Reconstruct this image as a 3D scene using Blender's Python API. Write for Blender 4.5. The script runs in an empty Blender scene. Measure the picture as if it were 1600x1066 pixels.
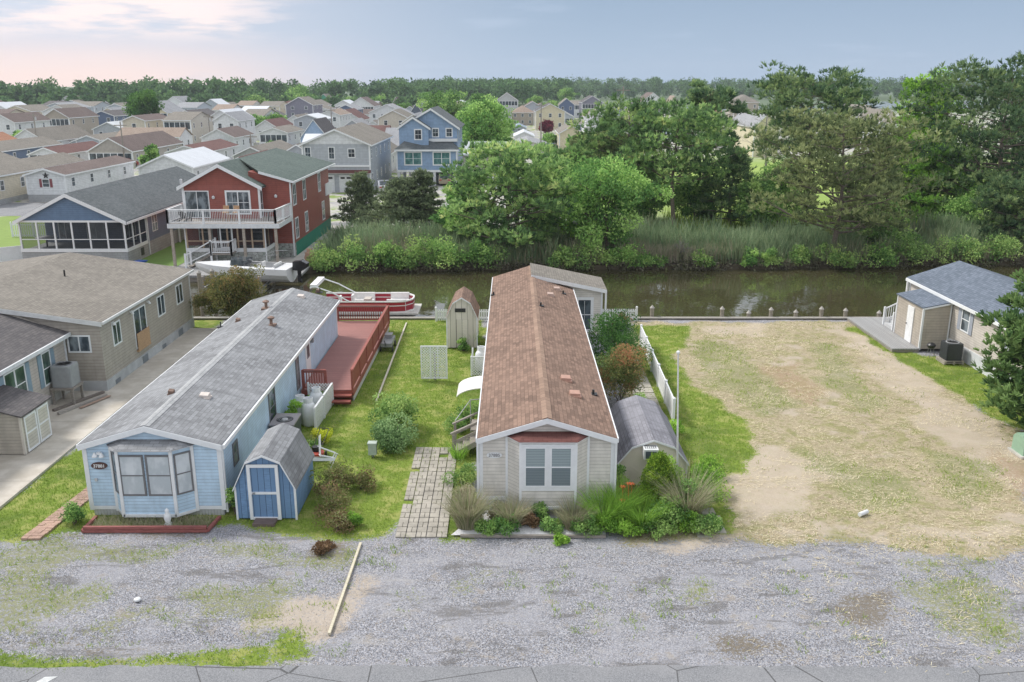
import bpy, math, random
import numpy as np
from mathutils import Vector, noise as mnoise

# ---------------------------------------------------------------- camera
SC = bpy.context.scene
FPX, HC = 1400.0, 13.5
PT = math.atan(400 / FPX)
cd = bpy.data.cameras.new('camera'); cam = bpy.data.objects.new('camera', cd)
SC.collection.objects.link(cam); SC.camera = cam
cd.sensor_width = 36; cd.lens = 36 * FPX / 1600; cd.clip_start = .1; cd.clip_end = 9000
cam.location = (0, 0, HC); cam.rotation_euler = (math.pi / 2 - PT, 0, 0)
SC.view_settings.view_transform = 'Standard'; SC.view_settings.look = 'None'
SC.view_settings.exposure = 0.42; SC.view_settings.gamma = 1
# ---------------------------------------------------------------- sky
SUN_EL, SUN_AZ = math.radians(48), math.radians(-62)       # azimuth from +Y, negative = left
W = bpy.data.worlds.new('World'); SC.world = W; W.use_nodes = True
nt = W.node_tree; nt.nodes.clear(); N = nt.nodes; Lk = nt.links
def nd(t, tree=None, **kw):
    n = (tree or nt).nodes.new(t)
    for k, v in kw.items(): setattr(n, k, v)
    return n
sky = nd('ShaderNodeTexSky', sky_type='NISHITA', sun_disc=False, sun_elevation=SUN_EL, sun_rotation=SUN_AZ)
tc = nd('ShaderNodeTexCoord'); sx = nd('ShaderNodeSeparateXYZ'); Lk.new(tc.outputs['Generated'], sx.inputs[0])
def wm(op, a, b=None, c=None, clamp=False):
    n = nd('ShaderNodeMath', operation=op, use_clamp=clamp)
    for i, q in enumerate((a, b, c)):
        if q is None: continue
        if isinstance(q, (int, float)): n.inputs[i].default_value = q
        else: Lk.new(q, n.inputs[i])
    return n.outputs[0]
def wmix(f, a, b):
    n = nd('ShaderNodeMix', data_type='RGBA')
    for i, q in ((0, f), (6, a), (7, b)):
        if isinstance(q, (tuple, list)): n.inputs[i].default_value = (*q, 1)
        elif isinstance(q, (int, float)): n.inputs[i].default_value = q
        else: Lk.new(q, n.inputs[i])
    return n.outputs[2]
def wsm(v, a, b):
    n = nd('ShaderNodeMapRange', interpolation_type='SMOOTHSTEP')
    Lk.new(v, n.inputs[0]); n.inputs[1].default_value = a; n.inputs[2].default_value = b
    return n.outputs[0]
el = sx.outputs[2]; az = wm('DIVIDE', sx.outputs[0], wm('MAXIMUM', sx.outputs[1], .05))
mp = nd('ShaderNodeMapping'); Lk.new(tc.outputs['Generated'], mp.inputs[0]); mp.inputs['Scale'].default_value = (5, 5, 34)
cn = nd('ShaderNodeTexNoise'); Lk.new(mp.outputs[0], cn.inputs['Vector']); cn.inputs['Scale'].default_value = 1.3; cn.inputs['Detail'].default_value = 8; cn.inputs['Roughness'].default_value = .6
mp2 = nd('ShaderNodeMapping'); Lk.new(tc.outputs['Generated'], mp2.inputs[0]); mp2.inputs['Scale'].default_value = (2.2, 2.2, 7); mp2.inputs['Location'].default_value = (3, 1, 0)
cn2 = nd('ShaderNodeTexNoise'); Lk.new(mp2.outputs[0], cn2.inputs['Vector']); cn2.inputs['Scale'].default_value = 1.6; cn2.inputs['Detail'].default_value = 5
base = wmix(wsm(el, -.01, .11), (.32, .42, .56), (.25, .335, .46))
base = wmix(wsm(az, -.50, .10), (.52, .56, .66), base)
pinkf = wm('MULTIPLY', wsm(az, -.08, -.45), wsm(el, .06, .005))
base = wmix(pinkf, base, (.86, .67, .62))
# lit streaks of cloud at upper left
st = wm('MULTIPLY', wsm(cn.outputs[0], .42, .58), wm('MULTIPLY', wsm(az, -.18, -.34), wsm(el, .035, .06)))
base = wmix(wm('MULTIPLY', st, .95), base, (.86, .73, .71))
dk = wm('MULTIPLY', wsm(cn2.outputs[0], .50, .62), wm('MULTIPLY', wsm(az, -.44, -.52), wsm(el, .03, .05)))
base = wmix(wm('MULTIPLY', dk, .75), base, (.36, .41, .52))
base = wmix(wm('MULTIPLY', wsm(cn.outputs[0], .55, .75), .22), base, (.50, .58, .72))
back = wsm(wm('MULTIPLY', sx.outputs[1], -1.0), -.25, .15)
dome = wmix(wm('MAXIMUM', wsm(el, .11, .30), back), base, wmix(cn2.outputs[0], (.61, .66, .74), (.82, .82, .84)))
skyc = nd('ShaderNodeMix', data_type='RGBA', blend_type='MULTIPLY'); skyc.inputs[0].default_value = 1
Lk.new(sky.outputs[0], skyc.inputs[6]); skyc.inputs[7].default_value = (.1, .1, .1, 1)
fin = wmix(.93, skyc.outputs[2], dome)
bg = nd('ShaderNodeBackground'); Lk.new(fin, bg.inputs[0]); bg.inputs[1].default_value = 1.0
wo = nd('ShaderNodeOutputWorld'); Lk.new(bg.outputs[0], wo.inputs[0])
sl = bpy.data.lights.new('sun', 'SUN'); sl.energy = 2.7; sl.angle = math.radians(11); sl.color = (1, .955, .89)
so = bpy.data.objects.new('sun', sl); SC.collection.objects.link(so)
sd = Vector((math.sin(SUN_AZ) * math.cos(SUN_EL), math.cos(SUN_AZ) * math.cos(SUN_EL), math.sin(SUN_EL)))
so.rotation_euler = sd.to_track_quat('Z', 'Y').to_euler()
cy = SC.cycles
try:
    cy.max_bounces = 6; cy.diffuse_bounces = 3; cy.glossy_bounces = 3; cy.transmission_bounces = 3; cy.transparent_max_bounces = 8
    cy.volume_bounces = 0; cy.use_denoising = True
except Exception: pass

# ---------------------------------------------------------------- projection helpers (photo pixel -> metres)
def at(px, py, z=0.0):
    u = (px - 800) / FPX; v = (533 - py) / FPX
    Y = math.cos(PT) + v * math.sin(PT); Z = -math.sin(PT) + v * math.cos(PT)
    t = (z - HC) / Z
    return (u * t, Y * t, z)
def aty(px, py, Y):
    u = (px - 800) / FPX; v = (533 - py) / FPX
    y = math.cos(PT) + v * math.sin(PT); Z = -math.sin(PT) + v * math.cos(PT); t = Y / y
    return (u * t, Y, HC + Z * t)

# ---------------------------------------------------------------- things
def link(o): SC.collection.objects.link(o); return o
def tag(o, label, cat, group=None):
    o['label'] = label; o['category'] = cat
    if group: o['group'] = group
    return o
def thing(name, label, cat, loc=(0, 0, 0), rz=0, group=None, local=False):
    o = link(bpy.data.objects.new(name, None)); o.location = loc; o.rotation_euler = (0, 0, rz)
    o.empty_display_size = .2
    if local or rz: o['_l'] = 1
    return tag(o, label, cat, group)
def rootoff(p):
    if p is None: return (0, 0, 0)
    while p.parent: p = p.parent
    return (0, 0, 0) if p.get('_l') else tuple(p.location)
def dup(root, loc, rz=None, label=None, group=None, sc=None):
    r = link(root.copy()); r.location = loc
    if rz is not None: r.rotation_euler = (0, 0, rz)
    if sc is not None: r.scale = sc
    if label: r['label'] = label
    if group: r['group'] = group
    for ch in list(root.children):
        c = link(ch.copy()); c.parent = r
        for g in ch.children:
            d = link(g.copy()); d.parent = c
    return r
class MB:
    def __init__(s): s.v = []; s.f = []; s.m = []
    def face(s, pts, mi=0):
        n = len(s.v); s.v += [tuple(p) for p in pts]; s.f.append(tuple(range(n, n + len(pts)))); s.m.append(mi); return s
    def box(s, x0, x1, y0, y1, z0, z1, mi=0):
        n = len(s.v)
        s.v += [(x0, y0, z0), (x1, y0, z0), (x1, y1, z0), (x0, y1, z0), (x0, y0, z1), (x1, y0, z1), (x1, y1, z1), (x0, y1, z1)]
        for q in ((0, 3, 2, 1), (4, 5, 6, 7), (0, 1, 5, 4), (1, 2, 6, 5), (2, 3, 7, 6), (3, 0, 4, 7)):
            s.f.append(tuple(n + i for i in q)); s.m.append(mi)
        return s
    def ext(s, poly, d, mi=0, cap=True):
        n = len(s.v); k = len(poly)
        s.v += [tuple(p) for p in poly] + [(p[0] + d[0], p[1] + d[1], p[2] + d[2]) for p in poly]
        if cap:
            s.f.append(tuple(n + i for i in range(k))[::-1]); s.m.append(mi)
            s.f.append(tuple(n + k + i for i in range(k))); s.m.append(mi)
        for i in range(k):
            j = (i + 1) % k; s.f.append((n + i, n + j, n + k + j, n + k + i)); s.m.append(mi)
        return s
    def obox(s, c, u, n, hu, hn, hz, mi=0):
        c = Vector(c); u = Vector(u); n = Vector(n); z = Vector((0, 0, 1))
        p = [c + u * a * hu + n * b * hn - z * hz for a, b in ((-1, -1), (1, -1), (1, 1), (-1, 1))]
        return s.ext([tuple(q) for q in p], (0, 0, 2 * hz), mi)
    def tube(s, p0, p1, r0, r1=None, k=8, mi=0):
        r1 = r0 if r1 is None else r1
        a = Vector(p0); b = Vector(p1); d = (b - a)
        if d.length < 1e-6: return s
        d.normalize(); t = Vector((0, 0, 1)) if abs(d.z) < .9 else Vector((1, 0, 0))
        e1 = d.cross(t).normalized(); e2 = d.cross(e1); n = len(s.v)
        for c, r in ((a, r0), (b, r1)):
            for i in range(k):
                w = 2 * math.pi * i / k; s.v.append(tuple(c + e1 * math.cos(w) * r + e2 * math.sin(w) * r))
        for i in range(k):
            j = (i + 1) % k; s.f.append((n + i, n + j, n + k + j, n + k + i)); s.m.append(mi)
        s.f.append(tuple(n + i for i in range(k))[::-1]); s.m.append(mi)
        s.f.append(tuple(n + k + i for i in range(k))); s.m.append(mi)
        return s
    def path(s, pts, r, k=8, mi=0):
        for i in range(len(pts) - 1):
            a, b = (r, r) if not isinstance(r, list) else (r[i], r[i + 1])
            s.tube(pts[i], pts[i + 1], a, b, k, mi)
        return s
    def bar(s, p0, p1, w, h, mi=0):
        a = Vector(p0); b = Vector(p1); d = (b - a).normalized(); up = Vector((0, 0, 1))
        if abs(d.z) > .95: up = Vector((0, 1, 0))
        e = d.cross(up).normalized() * w / 2; g = e.cross(d).normalized() * h / 2
        return s.ext([tuple(a + e + g), tuple(a - e + g), tuple(a - e - g), tuple(a + e - g)], tuple(b - a), mi)
    def lathe(s, cx, cy, prof, k=16, mi=0, sxx=1, syy=1):
        n = len(s.v)
        for r, z in prof:
            for i in range(k):
                w = 2 * math.pi * i / k; s.v.append((cx + r * math.cos(w) * sxx, cy + r * math.sin(w) * syy, z))
        for j in range(len(prof) - 1):
            for i in range(k):
                i2 = (i + 1) % k; a = n + j * k
                s.f.append((a + i, a + i2, a + k + i2, a + k + i)); s.m.append(mi)
        s.f.append(tuple(n + i for i in range(k))[::-1]); s.m.append(mi)
        a = n + (len(prof) - 1) * k; s.f.append(tuple(a + i for i in range(k))); s.m.append(mi)
        return s
    def build(s, name, mats, parent=None, smooth=False, off=None):
        o3 = rootoff(parent) if off is None else off
        vs = [(a - o3[0], b - o3[1], c - o3[2]) for a, b, c in s.v]
        me = bpy.data.meshes.new(name); me.from_pydata(vs, [], s.f); me.update()
        for m in (mats if isinstance(mats, (list, tuple)) else [mats]): me.materials.append(m)
        if any(s.m): me.polygons.foreach_set('material_index', s.m)
        uv = me.uv_layers.new(name='UVMap'); z = Vector((0, 0, 1))
        for p in me.polygons:
            nn = p.normal; u = z.cross(nn)
            u = u.normalized() if u.length > .05 else Vector((1, 0, 0))
            w = nn.cross(u)
            for li in p.loop_indices:
                c = me.vertices[me.loops[li].vertex_index].co
                uv.data[li].uv = (c.dot(u), c.dot(w))
        if smooth: me.polygons.foreach_set('use_smooth', [True] * len(me.polygons))
        ob = link(bpy.data.objects.new(name, me))
        if parent is not None: ob.parent = parent
        elif off is None and False: pass
        return ob
def setmesh(name, V, F, mats, parent=None, tint=None, quad=True, off=None):
    """fast numpy mesh; V (n,3) F (m,k)"""
    o3 = np.array(rootoff(parent) if off is None else off); V = np.asarray(V, dtype=np.float32) - o3
    F = np.asarray(F, dtype=np.int32); m, k = F.shape
    me = bpy.data.meshes.new(name); me.vertices.add(len(V)); me.vertices.foreach_set('co', V.astype(np.float32).ravel())
    me.loops.add(m * k); me.loops.foreach_set('vertex_index', F.ravel()); me.polygons.add(m)
    me.polygons.foreach_set('loop_start', np.arange(0, m * k, k, dtype=np.int32))
    try: me.polygons.foreach_set('loop_total', np.full(m, k, dtype=np.int32))
    except Exception: pass
    for q in (mats if isinstance(mats, (list, tuple)) else [mats]): me.materials.append(q)
    if tint is not None:
        a = me.attributes.new('tint', 'FLOAT', 'POINT'); a.data.foreach_set('value', np.asarray(tint, dtype=np.float32))
    me.update(calc_edges=True); me.validate()
    ob = link(bpy.data.objects.new(name, me))
    if parent is not None: ob.parent = parent
    return ob
def structure(o): o['kind'] = 'structure'; return o
def stuff(o, label, cat): o['kind'] = 'stuff'; return tag(o, label, cat)

# ---------------------------------------------------------------- materials
class MT:
    """tiny node helper"""
    def __init__(s, name):
        s.m = bpy.data.materials.new(name); s.m.use_nodes = True; s.t = s.m.node_tree; s.t.nodes.clear()
        s.b = s.t.nodes.new('ShaderNodeBsdfPrincipled'); s.o = s.t.nodes.new('ShaderNodeOutputMaterial')
        s.t.links.new(s.b.outputs[0], s.o.inputs[0]); s.c = s.t.nodes.new('ShaderNodeTexCoord')
    def n(s, t, **kw): return nd(t, s.t, **kw)
    def set(s, n, k, q):
        if isinstance(q, (int, float)): n.inputs[k].default_value = q
        elif isinstance(q, (tuple, list)): n.inputs[k].default_value = (*q, 1) if len(q) == 3 and n.inputs[k].type == 'RGBA' else q
        else: s.t.links.new(q, n.inputs[k])
    def math(s, op, a, b=None, c=None):
        n = s.n('ShaderNodeMath', operation=op)
        for i, q in enumerate((a, b, c)):
            if q is not None: s.set(n, i, q)
        return n.outputs[0]
    def mix(s, f, a, b, bt='MIX'):
        n = s.n('ShaderNodeMix', data_type='RGBA', blend_type=bt)
        s.set(n, 0, f); s.set(n, 6, a); s.set(n, 7, b); return n.outputs[2]
    def sm(s, v, a, b, lo=0, hi=1):
        n = s.n('ShaderNodeMapRange', interpolation_type='SMOOTHSTEP'); s.set(n, 0, v)
        n.inputs[1].default_value = a; n.inputs[2].default_value = b; n.inputs[3].default_value = lo; n.inputs[4].default_value = hi
        return n.outputs[0]
    def noise(s, sc, det=3, rough=.55, co='Object', stretch=None, dist=0):
        n = s.n('ShaderNodeTexNoise'); src = s.c.outputs[co]
        if stretch:
            m = s.n('ShaderNodeMapping'); s.set(m, 0, src); m.inputs['Scale'].default_value = stretch; src = m.outputs[0]
        s.set(n, 'Vector', src); s.set(n, 'Scale', sc); s.set(n, 'Detail', det); s.set(n, 'Roughness', rough); s.set(n, 'Distortion', dist)
        return n.outputs[0]
    def voro(s, sc, feat='F1', co='Object', out='Distance'):
        n = s.n('ShaderNodeTexVoronoi', feature=feat); s.set(n, 'Vector', s.c.outputs[co]); s.set(n, 'Scale', sc)
        return n.outputs[out]
    def bump(s, h, st, d=.02):
        n = s.n('ShaderNodeBump'); s.set(n, 'Height', h); n.inputs['Strength'].default_value = st; n.inputs['Distance'].default_value = d
        s.t.links.new(n.outputs[0], s.b.inputs['Normal']); return n
    def fin(s, col, rough=.6, metal=0, spec=None):
        s.set(s.b, 'Base Color', col); s.set(s.b, 'Roughness', rough); s.b.inputs['Metallic'].default_value = metal
        if spec is not None: s.b.inputs['Specular IOR Level'].default_value = spec
        return s.m
_mc = {}
def lin(r, g, b):
    f = lambda c: ((c / 255 + .055) / 1.055) ** 2.4 if c > 10 else c / 255 / 12.92
    return (f(r), f(g), f(b))
def sc3(c, k): return tuple(min(1, q * k) for q in c)
def plain(c, rough=.6, metal=0, var=.12, nsc=6, spec=None):
    k = ('p', c, rough, metal, var, nsc)
    if k not in _mc:
        t = MT('paint'); n = t.noise(nsc, 4); n2 = t.noise(nsc * .12, 2)
        f = t.math('ADD', t.math('MULTIPLY', n, .6), t.math('MULTIPLY', n2, .4))
        _mc[k] = t.fin(t.mix(t.sm(f, .3, .7), sc3(c, 1 - var), sc3(c, 1 + var * .6)), rough, metal, spec)
    return _mc[k]
def siding(c, pitch=.115, vert=False, dirt=.28):
    k = ('s', c, pitch, vert)
    if k not in _mc:
        t = MT('lap_siding'); s = t.n('ShaderNodeSeparateXYZ'); t.set(s, 0, t.c.outputs['UV'])
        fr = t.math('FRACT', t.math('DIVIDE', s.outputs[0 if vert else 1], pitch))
        n = t.noise(2.5, 4); st = t.noise(1.0, 3, stretch=(6, 6, .6))
        col = t.mix(t.sm(n, .35, .7), sc3(c, .90), sc3(c, 1.06))
        col = t.mix(t.math('MULTIPLY', t.sm(st, .5, .75), dirt), col, sc3(c, .62))
        col = t.mix(t.sm(fr, .17, .04, 0, .6), col, sc3(c, .32))      # shadow line under each lap, painted into the siding colour
        t.bump(t.math('SUBTRACT', 1, fr) if not vert else t.sm(fr, .0, .12), .6, .02)
        _mc[k] = t.fin(col, .5)
    return _mc[k]
def shingle(c, c2=None, bw=.30, rh=.14, var=.35, blot=.3):
    c2 = c2 or sc3(c, 1 - var); k = ('r', c, c2, bw, rh, blot)
    if k not in _mc:
        t = MT('shingle'); b = t.n('ShaderNodeTexBrick'); t.set(b, 'Vector', t.c.outputs['UV'])
        b.inputs['Color1'].default_value = (*c, 1); b.inputs['Color2'].default_value = (*c2, 1); b.inputs['Mortar'].default_value = (*sc3(c2, .42), 1)
        t.set(b, 'Scale', 1.0); t.set(b, 'Brick Width', bw); t.set(b, 'Row Height', rh); t.set(b, 'Mortar Size', .007); t.set(b, 'Mortar Smooth', .3); t.set(b, 'Bias', 0.0)
        b.offset = .5
        g = t.noise(.35, 4, .6); st = t.noise(.8, 4, .6, co='UV', stretch=(3, .35, 1)); fine = t.noise(60, 2)
        col = t.mix(t.math('MULTIPLY', t.sm(g, .35, .7), blot), b.outputs[0], sc3(c, 1.25))
        col = t.mix(t.math('MULTIPLY', t.sm(st, .45, .7), blot), col, sc3(c2, .72))
        col = t.mix(.35, col, t.mix(fine, (.6, .6, .6), (1.25, 1.25, 1.25)), 'MULTIPLY')
        t.bump(b.outputs['Fac'], -.35, .02)
        _mc[k] = t.fin(col, .9, spec=.2)
    return _mc[k]
def wood(c, var=.3, rough=.75, plank=None, axis=0):
    k = ('w', c, var, plank, axis)
    if k not in _mc:
        t = MT('wood'); n = t.noise(3, 5, .65, stretch=(1.5, 8, 8)); n2 = t.noise(1.1, 3)
        col = t.mix(t.sm(n, .3, .7), sc3(c, 1 - var), sc3(c, 1 + var * .5)); col = t.mix(t.sm(n2, .4, .8, 0, .3), col, sc3(c, .6))
        if plank:
            s = t.n('ShaderNodeSeparateXYZ'); t.set(s, 0, t.c.outputs['UV']); q = t.math('DIVIDE', s.outputs[axis], plank)
            fr = t.math('FRACT', q); wn = t.n('ShaderNodeTexWhiteNoise', noise_dimensions='1D'); t.set(wn, 'W', t.math('FLOOR', q))
            col = t.mix(wn.outputs[0], sc3(c, .8), col)
            col = t.mix(t.sm(fr, .10, .03), col, sc3(c, .22)); t.bump(t.sm(fr, 0, .1), .5, .02)
        _mc[k] = t.fin(col, rough)
    return _mc[k]
def block(c, bw=.4, rh=.2):
    k = ('b', c, bw)
    if k not in _mc:
        t = MT('masonry'); b = t.n('ShaderNodeTexBrick'); t.set(b, 'Vector', t.c.outputs['UV'])
        b.inputs['Color1'].default_value = (*c, 1); b.inputs['Color2'].default_value = (*sc3(c, .85), 1); b.inputs['Mortar'].default_value = (*sc3(c, .6), 1)
        t.set(b, 'Scale', 1.0); t.set(b, 'Brick Width', bw); t.set(b, 'Row Height', rh); t.set(b, 'Mortar Size', .012)
        n = t.noise(1.5, 5); col = t.mix(t.sm(n, .3, .75, 0, .6), b.outputs[0], sc3(c, .65)); t.bump(b.outputs['Fac'], -.4, .02)
        _mc[k] = t.fin(col, .9)
    return _mc[k]
def stonew():
    t = MT('stone_veneer'); v = t.voro(3.4, out='Color'); e = t.voro(3.4, feat='DISTANCE_TO_EDGE')
    s = t.n('ShaderNodeSeparateColor'); t.set(s, 0, v)
    col = t.mix(s.outputs[0], (.30, .32, .30), (.50, .52, .50)); col = t.mix(t.sm(s.outputs[1], .5, 1, 0, .5), col, (.24, .33, .27))
    col = t.mix(t.sm(e, .06, .02), col, (.20, .20, .19)); t.bump(t.sm(e, 0, .1), .6, .03)
    return t.fin(col, .85)
def glassm(c=(.03, .04, .05), c2=(.10, .13, .15), rough=.08):
    k = ('g', c, c2)
    if k not in _mc:
        t = MT('window_glass'); n = t.noise(1.7, 3, .6, stretch=(1, 1, .6))
        _mc[k] = t.fin(t.mix(t.sm(n, .4, .62), c, c2), rough, 0, .6)
    return _mc[k]
def leafm(name, cols, trans=.38, rough=.6, boost=2.15):
    t = MT(name); a = t.n('ShaderNodeAttribute', attribute_name='tint'); r = t.n('ShaderNodeValToRGB'); t.set(r, 0, a.outputs['Fac'])
    el = r.color_ramp.elements
    while len(el) < len(cols): el.new(.5)
    cols = [tuple(min(.8, q * k_ * boost) for q, k_ in zip(c, (1.06, .97, 1.0) if c[1] > c[0] * 1.15 else (1, 1, 1))) for c in cols]
    for i, c in enumerate(cols): el[i].position = i / (len(cols) - 1); el[i].color = (*c, 1)
    oi = t.n('ShaderNodeObjectInfo'); hv = t.n('ShaderNodeHueSaturation'); t.set(hv, 'Color', r.outputs[0])
    t.set(hv, 'Value', t.math('ADD', t.math('MULTIPLY', oi.outputs['Random'], .3), .85))
    d = t.n('ShaderNodeBsdfDiffuse'); tr = t.n('ShaderNodeBsdfTranslucent'); t.set(d, 0, hv.outputs[0]); t.set(tr, 0, hv.outputs[0])
    mx = t.n('ShaderNodeMixShader'); mx.inputs[0].default_value = trans
    t.t.links.new(d.outputs[0], mx.inputs[1]); t.t.links.new(tr.outputs[0], mx.inputs[2]); t.t.links.new(mx.outputs[0], t.o.inputs[0])
    t.t.nodes.remove(t.b); return t.m
WHITE = plain((.76, .78, .80), .45, var=.06); WHITE2 = plain((.66, .68, .70), .5, var=.12)
DARK = plain((.02, .02, .022), .4); GREYM = plain((.28, .29, .30), .45, .3); LGREY = plain((.5, .51, .52), .6)
CONC = plain((.50, .48, .44), .9, var=.2, nsc=2); CBLOCK = block((.42, .43, .44)); GLS = glassm(); GLC = glassm((.045, .06, .075), (.22, .26, .29))
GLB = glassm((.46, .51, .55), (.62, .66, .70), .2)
# ---------------------------------------------------------------- foliage generators (numpy)
def rng(s): return np.random.default_rng(s)
def unit(R, n):
    d = R.normal(size=(n, 3)); return d / np.linalg.norm(d, axis=1, keepdims=True)
def leaves(R, P, size, droop=.0, flat=.0, asp=.55):
    """leaf quads (pointed) at P"""
    n = len(P); a = unit(R, n); a[:, 2] = a[:, 2] * (1 - flat) - droop; a /= np.linalg.norm(a, axis=1, keepdims=True)
    b = np.cross(a, unit(R, n)); b /= np.linalg.norm(b, axis=1, keepdims=True) + 1e-9
    s = (size * R.uniform(.6, 1.4, n))[:, None]
    V = np.stack([P, P + a * s * .5 + b * s * asp * .5, P + a * s, P + a * s * .5 - b * s * asp * .5], 1).reshape(-1, 3)
    return V, np.arange(4 * n).reshape(n, 4)
def cat(parts):
    Vs, Fs, Ts, o = [], [], [], 0
    for V, F, T in parts: Vs.append(V); Fs.append(F + o); Ts.append(T); o += len(V)
    return np.concatenate(Vs), np.concatenate(Fs), np.concatenate(Ts)
def clumps(R, C, rad, per, size, sq=.7, droop=0, flat=0, asp=.55, shell=.55):
    """clusters of leaves round centres C (n,3), radii rad (n,)"""
    n = len(C); d = unit(R, n * per); r = R.uniform(shell, 1.05, n * per) ** .7
    rad = rad * R.uniform(.7, 1.25, n); P = np.repeat(C, per, 0) + d * (np.repeat(rad, per) * r)[:, None] * np.array([1, 1, sq])
    V, F = leaves(R, P, size, droop, flat, asp)
    T = np.repeat(np.clip(np.repeat(R.uniform(.05, .85, n), per) + R.normal(0, .16, n * per) , 0, 1), 4)
    return V, F, T
def tufts(R, C, rad, per, size, sq=.45, nb=9, w=.05):
    """pine clumps: upward sprays of needles scattered in flattened clusters"""
    n = len(C); m = n * per; d = unit(R, m)
    P = np.repeat(C, per, 0) + d * (np.repeat(rad, per) * R.uniform(.35, 1.05, m))[:, None] * np.array([1, 1, sq])
    out = d * .7 + np.array([0, 0, .75]); out /= np.linalg.norm(out, axis=1, keepdims=True)
    K = m * nb; PP = np.repeat(P, nb, 0); a = np.repeat(out, nb, 0) + unit(R, K) * .62; a /= np.linalg.norm(a, axis=1, keepdims=True)
    b = np.cross(a, unit(R, K)); b /= np.linalg.norm(b, axis=1, keepdims=True) + 1e-9
    L = (size * R.uniform(.7, 1.3, K))[:, None]
    V = np.stack([PP - b * w * .5, PP + b * w * .5, PP + a * L + b * w * .25, PP + a * L - b * w * .25], 1).reshape(-1, 3)
    base = np.clip(np.repeat(R.uniform(.15, .7, n), per) + R.normal(0, .15, m), 0, 1)
    return V, np.arange(4 * K).reshape(K, 4), np.repeat(base, nb * 4)
def blades(R, P, h, w, lean=.3, az=None, seg=2, tint=None, droop=0.):
    n = len(P); th = R.uniform(0, 2 * math.pi, n) if az is None else az
    dx, dy = np.cos(th), np.sin(th); ph = R.uniform(0, math.pi, n); sx_, sy_ = np.cos(ph), np.sin(ph)
    hh = h * R.uniform(.6, 1.25, n) if np.isscalar(h) else h; ln = lean * R.uniform(.3, 1.2, n)
    rows = []
    for k in range(seg + 1):
        f = k / seg; ww = w * (1 - f * .85) * .5
        c = np.stack([P[:, 0] + dx * ln * hh * f ** 1.8, P[:, 1] + dy * ln * hh * f ** 1.8, P[:, 2] + hh * (f - droop * f ** 3)], 1)
        off = np.stack([sx_ * ww, sy_ * ww, 0 * sx_], 1); rows += [c - off, c + off]
    V = np.stack(rows, 1); k2 = 2 * (seg + 1); V = V.reshape(-1, 3)
    F = np.concatenate([np.stack([np.arange(n) * k2 + 2 * k + q for q in (0, 1, 3, 2)], 1) for k in range(seg)])
    t = R.uniform(0, 1, n) if tint is None else tint
    return V, F, np.repeat(t, k2)
BARK = wood((.17, .14, .115), .35, .9); BARKG = wood((.27, .25, .23), .3, .9)
G_PINE = leafm('pine_needles', [(.022, .045, .022), (.052, .10, .038), (.12, .19, .068), (.22, .31, .115)], boost=3.2)
G_PINED = leafm('pine_needles_dark', [(.022, .045, .026), (.045, .085, .04), (.10, .15, .065), (.18, .24, .10)], boost=2.7)
G_PINEB = leafm('pine_needles_bronze', [(.036, .056, .026), (.072, .10, .044), (.13, .16, .072), (.205, .23, .11)], boost=3.2)
G_CED = leafm('cedar_needles', [(.04, .06, .035), (.085, .115, .065), (.14, .18, .10)], boost=2.5)
G_DEC = leafm('leaves', [(.03, .07, .022), (.06, .13, .035), (.12, .20, .06), (.19, .29, .095)], .4, boost=2.8)
G_LIM = leafm('leaves_bright', [(.06, .13, .025), (.13, .25, .04), (.20, .34, .06)], .35)
G_SHR = leafm('leaves_marsh', [(.05, .11, .035), (.11, .20, .06), (.17, .27, .085), (.22, .30, .10)], .3)
G_RED = leafm('leaves_crape', [(.06, .08, .03), (.11, .11, .04), (.21, .11, .055), (.34, .12, .07)], .3)
G_PUR = leafm('leaves_purple', [(.06, .015, .025), (.12, .03, .04)], .3)
G_FAR = leafm('leaves_far', [(.03, .065, .03), (.055, .11, .045), (.085, .15, .055)], .2)
G_REED = leafm('reed', [(.34, .30, .23), (.22, .25, .14), (.13, .23, .12), (.31, .42, .24)], .25, boost=1.3)
G_GRASS = leafm('grass_blade', [(.10, .17, .03), (.16, .26, .04), (.22, .33, .055), (.30, .33, .10)], .3, boost=1.35)
G_STRAW = leafm('straw', [(.42, .35, .22), (.66, .58, .40), (.80, .74, .55)], .1, boost=1.0)
G_WEED = leafm('weeds_mixed', [(.20, .13, .08), (.26, .20, .11), (.14, .18, .06), (.20, .26, .09), (.30, .27, .16)], .25, boost=1.1)
G_TAN = leafm('dry_grass', [(.30, .26, .18), (.42, .38, .28), (.28, .30, .16), (.17, .24, .12)], .25, boost=1.2)
G_BROWN = leafm('dead_leaves', [(.12, .08, .05), (.22, .14, .08), (.30, .21, .13)], .2, boost=1.2)
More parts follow.
